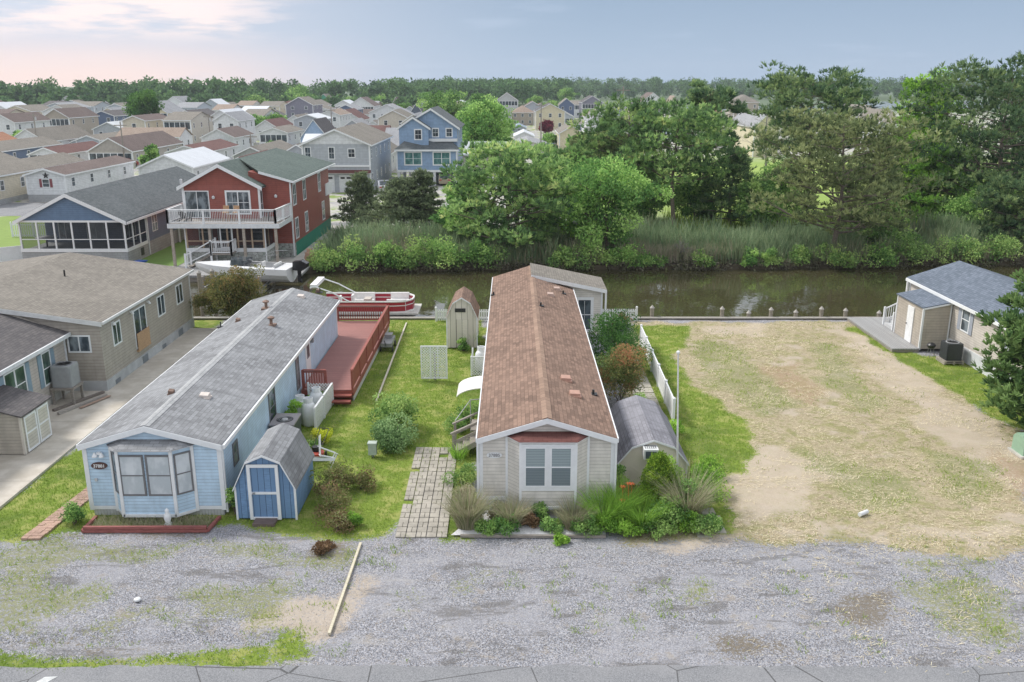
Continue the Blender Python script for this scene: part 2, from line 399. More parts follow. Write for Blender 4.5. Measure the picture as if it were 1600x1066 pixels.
def grow(name, label, cat_, x, y, h, r, kind, seed, z=0., group=None, lo=.25, dens=1., leaf=None, lean=0, mat=None, trunk=None):
    """a tree: trunk with limbs + crown"""
    R = rng(seed); t = thing(name, label, cat_, (x, y, z), group=group)
    mb = MB(); tr = trunk or h * .018 + .04
    tip = np.array([lean * h, 0, h * .93]); P = lambda f: np.array([tip[0] * f ** 1.3 + math.sin(f * 5 + seed) * .02 * h, math.cos(f * 4 + seed) * .015 * h, tip[2] * f])
    pts = [tuple(P(i / 7) + (x, y, z)) for i in range(8)]
    mb.path(pts, [tr * (1.25 - .3 * i if i < 1 else 1 - i / 8.5) for i in range(8)], 7)
    C, Rd = [], []
    def limb(f, ang, out, up, cr, sub=2):
        a = P(f) + (x, y, z); b = P(min(1, f)) + np.array([math.cos(ang) * out, math.sin(ang) * out, up]) + (x, y, z)
        mid = (a + b) / 2 + np.array([0, 0, -.04 * out]) + R.normal(0, .04 * out, 3)
        q = tr * (1 - f) * .45 + .018; mb.path([tuple(a), tuple(mid), tuple(b)], [q, q * .7, q * .3], 5)
        C.append(b); Rd.append(cr)
        for _ in range(sub):
            e = mid + (b - mid) * R.uniform(0, .8) + R.normal(0, cr * .75, 3) * np.array([1, 1, .45]); mb.tube(tuple(mid), tuple(e), q * .4, q * .15, 4)
            C.append(e); Rd.append(cr * R.uniform(.6, .95))
    if kind == 'pine':
        n = int(34 * dens); g = 2.4
        for i in range(n):
            f = lo + (1 - lo) * (i + .5) / n; w = math.sin(min(1, (1 - (f - lo) / (1 - lo)) * .85 + .12) ** .65 * math.pi * .72) 
            out = r * w * R.uniform(.55, 1.1); limb(f, i * g + R.uniform(-.4, .4), out, out * R.uniform(.12, .4), r * .17 + .28, 3)
        C = np.array(C); Rd = np.array(Rd)
        data = tufts(R, C, Rd, int(7 * dens + 10), leaf or .34, .36, 9, .08)
        m = mat or G_PINE
    elif kind == 'cedar':
        n = int(34 * dens)
        for i in range(n):
            f = lo + (1 - lo) * (i + .5) / n; out = r * (1 - (f - lo) / (1 - lo)) ** .8 * R.uniform(.7, 1.1) + .1
            limb(f, i * 2.4, out, out * .15, .12 * r + .22, 2)
            C.append(P(f) + (x, y, z) + np.array([math.cos(i * 2.4) * out * .5, math.sin(i * 2.4) * out * .5, .1])); Rd.append(.16 * r + .2)
        C = np.array(C); Rd = np.array(Rd)
        data = tufts(R, C, Rd, int(16 * dens), leaf or .22, .4, 8, .06); m = mat or G_CED
    elif kind == 'bare':
        def br(a, d, L, q, k):
            b = a + d * L; mb.tube(tuple(a), tuple(b), q, q * .6, 5)
            if k:
                for _ in range(3 if k > 1 else 4):
                    e = d + R.normal(0, .5, 3); e[2] = abs(e[2]) * .6 + .1; e /= np.linalg.norm(e); br(a + d * L * R.uniform(.5, 1), e, L * R.uniform(.55, .8), q * .55, k - 1)
        for i in range(7):
            a = P(.3 + .08 * i) + (x, y, z); w = i * 2.3; br(a, np.array([math.cos(w) * .7, math.sin(w) * .7, .6]), r * .6, .05, 3)
        mb.build('trunk', BARKG, t); return t
    else:                                    # broadleaf
        n = int(20 * dens)
        for i in range(n):
            f = lo + (1 - lo) * R.uniform(0, 1) ** .8; s = (f - lo) / (1 - lo); w = math.sin(math.pi * min(1, .18 + s * .78)) ** .6
            out = r * w * R.uniform(.35, .95); limb(f * .8, i * 2.4 + R.uniform(-.3, .3), out, h * .13 * R.uniform(.5, 1.6) + (f - f * .8) * h * .6, r * .27 + .1, 3)
        C = np.array(C); Rd = np.array(Rd)
        data = clumps(R, C, Rd, int(115 * dens), leaf or .24, .72, .15); m = mat or G_DEC
    mb.build('trunk', BARKG if mat is G_RED else BARK, t)
    setmesh('crown', data[0], data[1], m, t, data[2])
    return t
def bush(name, label, cat_, x, y, h, r, seed, mat, z=0., per=90, n=16, leaf=.12, group=None, ry=None, asp=.5, droop=.0, stems=True):
    R = rng(seed); t = thing(name, label, cat_, (x, y, z), group=group); ry = ry or r
    d = unit(R, n); d[:, 2] = np.abs(d[:, 2]); q = R.uniform(.3, .8, n)[:, None]
    C = d * q * np.array([r, ry, h * .82]) + np.array([x, y, z + h * .22]); Rd = R.uniform(.3, .46, n) * min(r, ry, h)
    D = clumps(R, C, Rd, per, leaf, .8, droop, asp=asp)
    V = D[0]; V[:, 2] = np.maximum(V[:, 2], z + .01)
    setmesh('foliage', V, D[1], mat, t, D[2])
    if stems:
        mb = MB()
        for c in C[:10]: mb.tube((x + R.normal(0, .06), y + R.normal(0, .06), z), tuple(c), .018, .006, 4)
        mb.build('stem', BARK, t)
    return t
def grassclump(name, label, x, y, h, r, seed, mat, n=500, group=None, w=.018, lean=.55, z=0, cat_='ornamental grass'):
    R = rng(seed); a = R.uniform(0, 2 * math.pi, n); q = r * .35 * np.sqrt(R.uniform(0, 1, n))
    P = np.stack([x + np.cos(a) * q, y + np.sin(a) * q, np.full(n, z)], 1)
    D = blades(R, P, h, w, lean * 1.0, az=a, seg=4, droop=.12)
    o = setmesh(name, *D[:2], mat, None, D[2], off=(x, y, z)); o.location = (x, y, z)
    return tag(o, label, cat_, group)

# ---------------------------------------------------------------- windows, houses
def window(parent, c, n, w, h, style='single', fr=WHITE, gl=GLS, t=.07, sill=False, name='window', proud=.03):
    """c centre on wall, n outward unit (x,y)"""
    nx, ny = n; u = (-ny, nx, 0); nn = (nx, ny, 0); mb = MB()
    C = Vector(c); U = Vector(u); Nn = Vector(nn)
    o = Nn * proud * .5
    def b(du, dz, hu, hz, d=0.0): mb.obox(C + o + U * du + Vector((0, 0, dz)) + Nn * d, u, nn, hu, proud * .5 + .001, hz)
    b(-(w - t) / 2, 0, t / 2, h / 2); b((w - t) / 2, 0, t / 2, h / 2)
    b(0, (h - t) / 2, (w - 2 * t) / 2, t / 2); b(0, -(h - t) / 2, (w - 2 * t) / 2, t / 2)
    iw, ih = w - 2 * t, h - 2 * t
    if style in ('single', 'twin', 'grid', 'twingrid'):
        k = 2 if style.startswith('twin') else 1
        for i in range(k):
            cx = (i - (k - 1) / 2) * iw / k; b(cx, 0, iw / k / 2 - (.03 if k > 1 else 0), .02, -.006)
            if 'grid' in style: b(cx, ih * .25, .01, ih * .22, -.01); b(cx, -ih * .25, .01, ih * .22, -.01)
        if k == 2: b(0, 0, .045, ih / 2)
    if style == 'slider': b(0, 0, .025, ih / 2)
    if sill: b(0, -h / 2 - .03, w / 2 + .04, .03, .02)
    f = mb.build(name, fr, parent)
    p = MB(); p.obox(C + Nn * .008, u, nn, iw / 2 + .004, .006, ih / 2 + .004); p.build('pane', gl, f)
    return f
def shutters(parent, c, n, w, h, mat):
    for s in (-1, 1):
        u = Vector((-n[1], n[0], 0)); C = Vector(c) + u * s * (w / 2 + .17); mb = MB(); mb.obox(C + Vector((n[0], n[1], 0)) * .02, u, (n[0], n[1], 0), .15, .02, h / 2)
        mb.build('shutter', mat, parent)
def gable_wall(mb, x0, x1, y0, y1, z0, ze, zr, xr=None, lo=None, mi=0):
    """box walls with gables on the y ends (ridge along y at xr)"""
    xr = (x0 + x1) / 2 if xr is None else xr
    for y, s in ((y0, 1), (y1, -1)):
        p = [(x0, y, z0), (x1, y, z0), (x1, y, ze), (xr, y, zr), (x0, y, ze)]; mb.face(p if s == 1 else p[::-1], mi)
    mb.face([(x0, y1, z0), (x0, y0, z0), (x0, y0, ze), (x0, y1, ze)], mi); mb.face([(x1, y0, z0), (x1, y1, z0), (x1, y1, ze), (x1, y0, ze)], mi)
def gable_roof(mb, x0, x1, y0, y1, ze, zr, xr=None, ov=.15, ovy=.2, th=.09, mi=0):
    xr = (x0 + x1) / 2 if xr is None else xr
    sl, sr = (zr - ze) / (xr - x0), (zr - ze) / (x1 - xr)
    A = (x0 - ov, ze - sl * ov); B = (xr, zr); Cc = (x1 + ov, ze - sr * ov); e = .004
    pr = [A, B, Cc, (Cc[0], Cc[1] + th), (B[0], B[1] + th), (A[0], A[1] + th)]
    mb.ext([(a, y0 - ovy, b + e) for a, b in pr[::-1]][::-1], (0, y1 - y0 + 2 * ovy, 0), mi)
    return A, B, Cc
def fascia(mb, x0, x1, y, ze, zr, xr=None, ov=.15, w=.14, th=.09, d=.03, mi=0):
    xr = (x0 + x1) / 2 if xr is None else xr
    sl, sr = (zr - ze) / (xr - x0), (zr - ze) / (x1 - xr)
    A = (x0 - ov, ze - sl * ov); B = (xr, zr); Cc = (x1 + ov, ze - sr * ov)
    for a, b in ((A, B), (B, Cc)):
        mb.ext([(a[0], y, a[1] + th - w), (b[0], y, b[1] + th - w), (b[0], y, b[1] + th - .012), (a[0], y, a[1] + th - .012)], (0, -d, 0), mi)
def house(name, label, cat_, x0, x1, y0, ln, ze, zr, wall, roof, axis='Y', floors=1, front='windows', side=None, group=None, gable=None, z0=0, wins=None, skirt=None, ov=.25, far=False, garage=False):
    """simple house of the neighbourhood; front faces the camera (-y)"""
    cx = (x0 + x1) / 2; t = thing(name, label, cat_, (cx, y0, 0), group=group); y1 = y0 + ln
    wm_ = MB()
    if axis == 'Y': gable_wall(wm_, x0, x1, y0, y1, z0, ze, zr)
    elif axis == 'X':
        yr = (y0 + y1) / 2
        for x, s in ((x0, -1), (x1, 1)):
            p = [(x, y0, z0), (x, y1, z0), (x, y1, ze), (x, yr, zr), (x, y0, ze)]; wm_.face(p if s == 1 else p[::-1])
        wm_.face([(x0, y0, z0), (x1, y0, z0), (x1, y0, ze), (x0, y0, ze)]); wm_.face([(x1, y1, z0), (x0, y1, z0), (x0, y1, ze), (x1, y1, ze)])
    else:
        wm_.box(x0, x1, y0, y1, z0, ze)
    wm_.build('wall', wall, t)
    rm = MB(); tm = MB()
    if axis == 'Y':
        gable_roof(rm, x0, x1, y0, y1, ze, zr, ov=ov, ovy=ov); fascia(tm, x0, x1, y0 - ov, ze, zr, ov=ov, w=.22)
        for s, xx in ((-1, x0 - ov), (1, x1 + ov)):
            sl = (zr - ze) / (cx - x0) * ov; tm.box(min(xx, xx + s * .04), max(xx, xx + s * .04), y0 - ov, y1 + ov, ze - sl - .1, ze - sl + .07)
    elif axis == 'X':
        yr = (y0 + y1) / 2; s = (zr - ze) / (yr - y0); a = (y0 - ov, ze - s * ov); c = (y1 + ov, ze - s * ov)
        pr = [(a[0], a[1]), (yr, zr), (c[0], c[1]), (c[0], c[1] + .09), (yr, zr + .09), (a[0], a[1] + .09)]
        rm.ext([(x0 - ov, p, q + .004) for p, q in pr], (x1 - x0 + 2 * ov, 0, 0)); tm.box(x0 - ov, x1 + ov, a[0] - .04, a[0], a[1] - .12, a[1] + .07)
    else:
        e = ov; hx, hy = (x1 - x0) / 2 + e, (y1 - y0) / 2 + e; m = min(hx, hy) * .98; yr = (y0 + y1) / 2
        b = [(cx - hx, yr - hy, ze), (cx + hx, yr - hy, ze), (cx + hx, yr + hy, ze), (cx - hx, yr + hy, ze)]
        r0 = (cx - hx + m, yr - (hy - m), zr); r1 = (cx + hx - m, yr - (hy - m), zr); r2 = (cx + hx - m, yr + hy - m, zr); r3 = (cx - hx + m, yr + hy - m, zr)
        rm.face([b[0], b[1], r1, r0]); rm.face([b[1], b[2], r2, r1]); rm.face([b[2], b[3], r3, r2]); rm.face([b[3], b[0], r0, r3]); rm.face([r0, r1, r2, r3]); rm.face(b[::-1])
        tm.box(x0 - ov, x1 + ov, y0 - ov, y1 + ov, ze - .14, ze - .006)
    rm.build('roof', roof, t)
    if skirt: sk = MB(); sk.box(x0 - .02, x1 + .02, y0 - .02, y1 + .02, 0, max(z0, .5)); sk.build('skirting', skirt, t)
    tc_ = .09
    for xx in (x0, x1): tm.box(xx - tc_, xx + tc_, y0 - .025, y0 + .12, z0, ze - .05)
    if gable and axis == 'Y':
        gm = MB(); gm.ext([(x0 + .05, y0 - .02, ze), (x1 - .05, y0 - .02, ze), (cx, y0 - .02, zr - .02)], (0, -.02, 0)); gm.build('gable', gable, t)
    tm.build('trim', WHITE, t)
    sgn = side if side is not None else (1 if cx < 0 else -1); sxx = x1 if sgn > 0 else x0
    fh = (ze - z0) / floors; wd = x1 - x0
    for f in range(floors):
        zc = z0 + fh * f + fh * .56; wh = min(1.25, fh * .5)
        if front == 'porch' and f == floors - 1:
            k = max(3, int(wd / 1.1)); pm = MB(); pm.box(x0 + .12, x1 - .12, y0 - .012, y0 - .002, zc - .75, zc + .8)
            fr = MB(); fr.box(x0 + .1, x1 - .1, y0 - .04, y0 - .014, zc - .95, zc - .75); fr.box(x0 + .1, x1 - .1, y0 - .04, y0 - .014, zc + .8, zc + .9)
            for i in range(k + 1):
                xx = x0 + .12 + (wd - .24) * i / k; fr.box(xx - .06, xx + .06, y0 - .045, y0 - .014, zc - .75, zc + .8)
            ff = fr.build('window', WHITE, t); pm.build('pane', GLS, ff)
        elif garage and f == 0:
            g = MB(); g.box(x0 + .8, cx - .3, y0 - .04, y0 - .004, 0.02, 2.3); g.box(cx + .3, x1 - .8, y0 - .04, y0 - .004, .02, 2.3); g.build('door', WHITE2, t)
        elif front:
            k = wins[f] if wins else max(1, int(wd / 2.6))
            for i in range(k):
                xx = x0 + wd * (i + .5) / k
                if far: window(t, (xx, y0 - .002, zc), (0, -1), .95, wh, 'single', t=.09, proud=.04)
                else: window(t, (xx, y0 - .002, zc), (0, -1), 1.0, wh, 'twin' if (i + k) % 2 == 0 else 'single', t=.08)
        k = max(2, int(ln / 4.2))
        if k > 5: k = 5
        for i in range(k):
            yy = y0 + ln * (i + .4) / k; window(t, (sxx + sgn * .002, yy, zc), (sgn, 0), .95, wh, 'single', t=.09, proud=.04)
    return t
# ---------------------------------------------------------------- ground zones
def poly_px(pts): return np.array([at(*p)[:2] for p in pts])
def inside(P, X, Y):
    r = np.zeros(X.shape, bool); n = len(P); j = n - 1
    for i in range(n):
        xi, yi = P[i]; xj, yj = P[j]
        c = ((yi > Y) != (yj > Y)) & (X < (xj - xi) * (Y - yi) / (yj - yi + 1e-12) + xi); r ^= c; j = i
    return r
def vnoise(X, Y, s, seed):
    R = rng(seed); G = R.uniform(-1, 1, (256, 256)); x = X / s; y = Y / s
    i = np.floor(x).astype(int); j = np.floor(y).astype(int); fx = x - i; fy = y - j; fx = fx * fx * (3 - 2 * fx); fy = fy * fy * (3 - 2 * fy)
    g = lambda a, b: G[a % 256, b % 256]
    return (g(i, j) * (1 - fx) + g(i + 1, j) * fx) * (1 - fy) + (g(i, j + 1) * (1 - fx) + g(i + 1, j + 1) * fx) * fy
def fbm(X, Y, s, seed, o=4): return sum(vnoise(X, Y, s / 2 ** k, seed + k) * .5 ** k for k in range(o)) / 1.6
L_ = at
GRASS = [poly_px(p) for p in (
    [(-60, 800), (0, 786), (133, 690), (190, 640), (380, 640), (520, 600), (605, 505), (760, 505), (760, 700), (705, 700), (622, 838), (560, 850), (470, 842), (340, 828), (130, 832), (60, 850), (-60, 846)],
    [(992, 512), (1075, 506), (1062, 560), (1070, 600), (1130, 628), (1175, 700), (1180, 740), (1140, 745), (1150, 832), (1128, 832), (1090, 790), (1000, 760), (1000, 600)],
    [(1322, 510), (1345, 506), (1440, 556), (1510, 560), (1660, 640), (1660, 700), (1580, 672)],
    [(690, 700), (750, 690), (750, 840), (700, 840)],
    [(-40, 1000), (80, 1012), (200, 1020), (330, 1014), (430, 1004), (440, 1040), (200, 1040), (60, 1043), (-40, 1035)],
    [(440, 975), (500, 1030), (440, 1035)], [(300, 498), (345, 498), (340, 520), (300, 520)],
    [(240, 575), (330, 520), (420, 470), (500, 440), (760, 440), (760, 505), (600, 505), (380, 700), (200, 700)])]
WEED = [poly_px(p) for p in (
    [(-40, 850), (560, 850), (540, 880), (300, 868), (100, 880), (-40, 870)], [(30, 850), (110, 860), (90, 980), (200, 960), (230, 985), (100, 990), (-20, 960)],
    [(300, 900), (370, 900), (440, 940), (450, 980), (370, 970), (300, 950)], [(620, 930), (690, 940), (640, 960)], [(735, 885), (810, 885), (800, 900), (740, 910)],
    [(830, 845), (900, 850), (860, 862)], [(1400, 862), (1470, 862), (1460, 880), (1410, 880)], [(1410, 905), (1520, 900), (1600, 940), (1600, 1030), (1500, 1010), (1440, 960)],
    [(200, 975), (320, 975), (330, 1000), (180, 995)], [(1480, 860), (1580, 862), (1570, 880), (1490, 885)], [(1040, 905), (1110, 905), (1100, 925)], [(1360, 905), (1450, 920), (1480, 950), (1400, 935)], [(1090, 530), (1180, 550), (1260, 630), (1200, 650), (1100, 600)], [(1230, 520), (1330, 560), (1400, 640), (1330, 650), (1280, 580)], [(1240, 700), (1400, 740), (1420, 800), (1300, 790)], [(1440, 700), (1560, 740), (1560, 800), (1460, 780)], [(60, 900), (160, 890), (170, 930), (80, 940)])]
LOT = [poly_px([(985, 503), (1345, 503), (1640, 700), (1640, 850), (1480, 868), (1300, 850), (1150, 842), (985, 846)])]
BARE = [poly_px(p) for p in (
    [(1095, 508), (1215, 508), (1210, 524), (1110, 524)], [(1290, 510), (1335, 508), (1440, 585), (1600, 700), (1640, 760), (1590, 780), (1500, 720), (1440, 660), (1390, 620), (1380, 580), (1320, 535)],
    [(1170, 690), (1280, 700), (1280, 760), (1240, 830), (1160, 830), (1150, 740)], [(1390, 815), (1590, 815), (1590, 840), (1390, 840)], [(480, 930), (555, 850), (560, 870), (525, 990), (430, 1010), (380, 990)],
    [(600, 545), (625, 510), (640, 520), (600, 600), (565, 640), (555, 690), (520, 660)], [(990, 840), (1180, 835), (1180, 860), (1000, 870)], [(1110, 920), (1180, 920), (1160, 945)])]
REDD = [poly_px(p) for p in ([(1545, 690), (1640, 730), (1640, 800), (1590, 790)], [(1160, 580), (1230, 560), (1270, 590), (1260, 640), (1190, 610)])]
DIRT = [poly_px(p) for p in ([(100, 830), (340, 826), (335, 840), (110, 842)], [(470, 850), (540, 850), (530, 890), (480, 880)], [(-40, 998), (200, 1012), (330, 1008), (430, 995), (430, 1003), (200, 1022), (-40, 1008)],
    [(1310, 930), (1400, 930), (1400, 985), (1320, 985)], [(1130, 985), (1260, 1030), (1200, 1035), (1100, 1000)])]
PATHP = [poly_px([(1000, 540), (1015, 540), (1040, 655), (1135, 830), (1100, 838), (1000, 700)])]
gx0, gx1, gy0, gy1, gs = -34., 36., 18.3, 51.9, .14
nxg, nyg = int((gx1 - gx0) / gs) + 1, int((gy1 - gy0) / gs) + 1
GX, GY = np.meshgrid(np.linspace(gx0, gx1, nxg), np.linspace(gy0, gy1, nyg))
def zone(polys, amp=.35, seed=1, X=None, Y=None, blur=2):
    X = GX if X is None else X; Y = GY if Y is None else Y
    dx = fbm(X, Y, 1.6, seed) * amp * 1.6; dy = fbm(X, Y, 1.6, seed + 50) * amp * 1.6
    m = np.zeros(X.shape)
    for p in polys: m = np.maximum(m, inside(p, X + dx, Y + dy))
    for _ in range(blur):
        if m.ndim == 2 and m.shape == GX.shape:
            q = np.pad(m, 1, mode='edge'); m = (q[:-2, 1:-1] + q[2:, 1:-1] + q[1:-1, :-2] + q[1:-1, 2:] + 2 * q[1:-1, 1:-1]) / 6
    return m
zg = zone(GRASS, .4, 3, blur=4); zw = zone(WEED, .8, 5, blur=8); zl = zone(LOT, .6, 7, blur=5); zb = zone(BARE, .9, 9, blur=10); zr_ = zone(REDD, .8, 11, blur=12); zd = zone(DIRT, .5, 13, blur=6)
zt = np.zeros(GX.shape)
ZG = fbm(GX, GY, 2.5, 21) * .035 + fbm(GX, GY, .5, 22) * .012
ZG *= np.clip((GY - 18.6) / .6, 0, 1)
ZG -= .16 * np.exp(-((GY - 19.75) / .28) ** 2) * np.clip((-4.6 - GX) / 2, 0, 1)     # shallow ditch beside the road
lotrough = zl * (fbm(GX, GY, .9, 30) * .05); ZG += lotrough
def gridmesh(name, X, Y, Z, attrs, mat):
    ny, nx = X.shape; V = np.stack([X, Y, Z], -1).reshape(-1, 3); I = np.arange(nx * ny).reshape(ny, nx)
    F = np.stack([I[:-1, :-1], I[:-1, 1:], I[1:, 1:], I[1:, :-1]], -1).reshape(-1, 4)
    o = setmesh(name, V, F, mat)
    for k, a in attrs.items():
        q = o.data.attributes.new(k, 'FLOAT', 'POINT'); q.data.foreach_set('value', a.astype(np.float32).ravel())
    o.data.polygons.foreach_set('use_smooth', [True] * len(o.data.polygons)); return o
def at_(t, nm): return t.n('ShaderNodeAttribute', attribute_name=nm).outputs['Fac']
t = MT('yard_ground')
nf = t.noise(9, 5, .7); nm = t.noise(1.6, 5, .6); nb = t.noise(.45, 4, .6); nh = t.noise(38, 3, .7)
nfc = t.sm(t.math('ADD', t.math('MULTIPLY', nf, .6), t.math('MULTIPLY', nh, .4)), .38, .62)
def rag(a, lo=.35, hi=.6, k=.75, n=None): return t.sm(t.math('ADD', a, t.math('MULTIPLY', t.math('SUBTRACT', n or nf, .5), k)), lo, hi)
vc = t.voro(58, out='Color'); sp = t.n('ShaderNodeSeparateColor'); t.set(sp, 0, vc); vd = t.voro(58)
vc2 = t.voro(30, out='Color'); sp2 = t.n('ShaderNodeSeparateColor'); t.set(sp2, 0, vc2)
peb = t.mix(t.math('POWER', sp.outputs[0], 1.3), (.075, .078, .09), (.46, .475, .53))
peb = t.mix(t.sm(sp2.outputs[1], .72, .95), peb, (.46, .46, .49)); peb = t.mix(t.sm(sp.outputs[2], .8, .95, 0, .8), peb, (.30, .25, .20))
peb = t.mix(t.sm(nb, .45, .62, 0, .5), peb, (.36, .36, .39)); peb = t.mix(t.sm(nm, .58, .72, 0, .35), peb, (.16, .16, .17)); peb = t.mix(t.sm(nm, .42, .33, 0, .5), peb, (.34, .30, .25))
nst = t.noise(1.0, 6, .7, stretch=(.45, 1.5, 1), dist=.6); peb = t.mix(t.sm(nst, .53, .64, 0, .65), peb, (.135, .13, .125)); peb = t.mix(t.sm(nst, .44, .34, 0, .4), peb, (.40, .385, .37))
sand = t.mix(nm, (.42, .35, .27), (.58, .51, .43)); sand = t.mix(t.sm(nh, .45, .7, 0, .5), sand, (.42, .33, .25))
strn = t.noise(5, 6, .75, stretch=(1, 4, 1), dist=2.5); strn2 = t.noise(6, 6, .75, stretch=(4, 1, 1), dist=2.5); swp = t.noise(1.1, 4, .6, dist=1.0)
straw = t.mix(t.sm(strn, .35, .65), (.19, .155, .095), (.55, .47, .32)); straw = t.mix(t.sm(strn2, .5, .62, 0, .75), straw, (.58, .53, .38))
straw = t.mix(t.sm(swp, .49, .62, 0, .6), straw, (.24, .25, .09)); straw = t.mix(t.sm(nfc, .55, .9, 0, .45), straw, (.20, .15, .10)); straw = t.mix(t.sm(t.noise(3.2, 6, .7), .52, .60, 0, .6), straw, (.20, .22, .075)); straw = t.mix(t.sm(nm, .57, .70, 0, .8), straw, (.40, .33, .26)); straw = t.mix(t.sm(nb, .44, .34, 0, .7), straw, (.48, .41, .34))
gr = t.mix(t.sm(nf, .3, .7), (.13, .19, .032), (.235, .315, .058)); gr = t.mix(t.sm(nm, .47, .60, 0, .85), gr, (.33, .35, .11)); gr = t.mix(t.sm(nb, .50, .38, 0, .6), gr, (.09, .15, .03)); gr = t.mix(t.sm(nh, .5, .75, 0, .5), gr, (.05, .09, .02)); gr = t.mix(t.sm(nb, .62, .74, 0, .5), gr, (.26, .23, .12))
weed = t.mix(nf, (.17, .19, .07), (.30, .30, .17))
red = t.mix(nf, (.27, .18, .11), (.40, .29, .20)); drt = t.mix(nf, (.10, .085, .06), (.24, .20, .14))
col = t.mix(rag(at_(t, 'lot'), .35, .6, .9, nfc), peb, straw)
col = t.mix(t.math('MULTIPLY', rag(at_(t, 'bare'), .45, .95, 1.1, t.math('ADD', t.math('MULTIPLY', nfc, .5), t.math('MULTIPLY', nm, .5))), .8), col, sand)
col = t.mix(t.math('MULTIPLY', rag(at_(t, 'redd'), .6, .95, 1.0, nfc), .7), col, red)
col = t.mix(t.math('MULTIPLY', rag(at_(t, 'dirt'), .4, .9, 1.0, nfc), .8), col, drt)
col = t.mix(t.math('MULTIPLY', rag(t.math('MULTIPLY', at_(t, 'weed'), .85), .55, .8, 1.1, nfc), .85), col, weed)
col = t.mix(rag(at_(t, 'grass'), .40, .6, .8, nfc), col, gr)
t.bump(t.math('ADD', t.math('MULTIPLY', vd, .8), t.math('MULTIPLY', nf, 1.6)), .55, .03)
YARD = t.fin(col, .95, spec=.15)
structure(gridmesh('ground', GX, GY, ZG, {'grass': zg, 'weed': zw, 'lot': zl, 'bare': zb, 'redd': zr_, 'dirt': zd}, YARD))
def sheet(name, pts, z, mat):
    mb = MB(); mb.face([(p[0], p[1], z) for p in pts]); return structure(mb.build(name, mat))
t = MT('asphalt'); n1 = t.noise(60, 3, .7); n2 = t.noise(.6, 5, .6); ck = t.voro(.32, feat='DISTANCE_TO_EDGE'); v = t.voro(55, out='Color'); s_ = t.n('ShaderNodeSeparateColor'); t.set(s_, 0, v)
c_ = t.mix(s_.outputs[0], (.14, .145, .155), (.27, .275, .29)); c_ = t.mix(t.sm(n2, .4, .7, 0, .5), c_, (.28, .28, .29)); c_ = t.mix(t.sm(ck, .006, .002, 0, .8), c_, (.05, .05, .05)); t.bump(n1, .3, .01); ASPH = t.fin(c_, .9)
mb = MB(); R = rng(4); pts = [(-40, 10, .03)] + [(40, 10, .03)]
xs = np.linspace(40, -40, 260); edge = [(x, 18.62 + .06 * vnoise(np.array([x]), np.array([0.]), .5, 3)[0] + .05 * vnoise(np.array([x]), np.array([3.]), .12, 3)[0], .03) for x in xs]
mb.face(pts + edge); mb.ext([(-40, 10, -.3), (40, 10, -.3), (40, 10, -.2), (-40, 10, -.2)], (0, 8, 0)); structure(mb.build('road', ASPH))
mb = MB(); mb.box(-60, 60, -60, 18.7, -.6, -.35); structure(mb.build('road_bed', ASPH))
t = MT('concrete_slab'); n1 = t.noise(1.2, 5, .6); n2 = t.noise(14, 4); c_ = t.mix(t.sm(n1, .35, .7), (.44, .40, .34), (.56, .52, .46)); c_ = t.mix(t.sm(n2, .5, .8, 0, .3), c_, (.42, .38, .32))
sx_ = t.n('ShaderNodeSeparateXYZ'); t.set(sx_, 0, t.c.outputs['Object']); fr = t.math('FRACT', t.math('DIVIDE', sx_.outputs[1], 2.9)); c_ = t.mix(t.sm(fr, .012, .005, 0, .7), c_, (.2, .18, .15)); DRIVE = t.fin(c_, .85)
mb = MB(); mb.box(-27, -16.95, 24.5, 49.7, -.2, .075); structure(mb.build('driveway', DRIVE))
# land left and right of the mapped yard, the canal bed, water and the far bank
t = MT('land'); n1 = t.noise(.25, 6, .65); n2 = t.noise(3, 5, .6); s_ = t.n('ShaderNodeSeparateXYZ'); t.set(s_, 0, t.c.outputs['Object'])
g_ = t.mix(n2, (.13, .20, .04), (.24, .33, .07)); k_ = t.mix(n2, (.34, .33, .31), (.50, .48, .44)); asp_ = t.mix(n2, (.22, .22, .23), (.30, .30, .31))
town = t.mix(t.sm(n1, .42, .5), g_, t.mix(t.sm(n1, .52, .6), k_, asp_))
mead = t.mix(t.noise(.12, 4), (.16, .27, .045), (.33, .42, .09))
isR = t.sm(s_.outputs[0], 8, 20); c_ = t.mix(t.math('MULTIPLY', isR, t.sm(s_.outputs[1], 190, 160)), town, mead)
c_ = t.mix(t.sm(s_.outputs[1], 420, 520), c_, t.mix(n2, (.06, .10, .045), (.11, .16, .07)))
c_ = t.mix(t.math('MULTIPLY', t.sm(s_.outputs[1], 78, 73), t.sm(s_.outputs[0], -16.5, -15.5)), c_, t.mix(n2, (.05, .04, .025), (.11, .09, .06)))
LAND = t.fin(c_, .95)
xs = np.linspace(-60, 80, 281); mb = MB()
def bank(x):
    b = 2.6 + 65.6 + .05 * (x + 15) if x < 5 else (69.2 if x < 20 else 69.2 + .1 * (x - 20)); return (b if x > -15.5 else 67.6) + (.5 * float(fbm(np.array([x]), np.array([1.]), 3, 5)[0]) + .25 * float(fbm(np.array([x]), np.array([9.]), .6, 5)[0])) * (x > -15.5)
bk = [(x, bank(x)) for x in xs]
for i in range(len(bk) - 1):
    (xa, ya), (xb, yb) = bk[i], bk[i + 1]
    mb.face([(xa, ya, -1.3), (xb, yb, -1.3), (xb, yb + .12, -.1), (xa, ya + .12, -.1)]); mb.face([(xa, ya + .12, -.1), (xb, yb + .12, -.1), (xb, yb + .9, 0), (xa, ya + .9, 0)]); mb.face([(xa, ya + .9, 0), (xb, yb + .9, 0), (xb, 140, 0), (xa, 140, 0)])
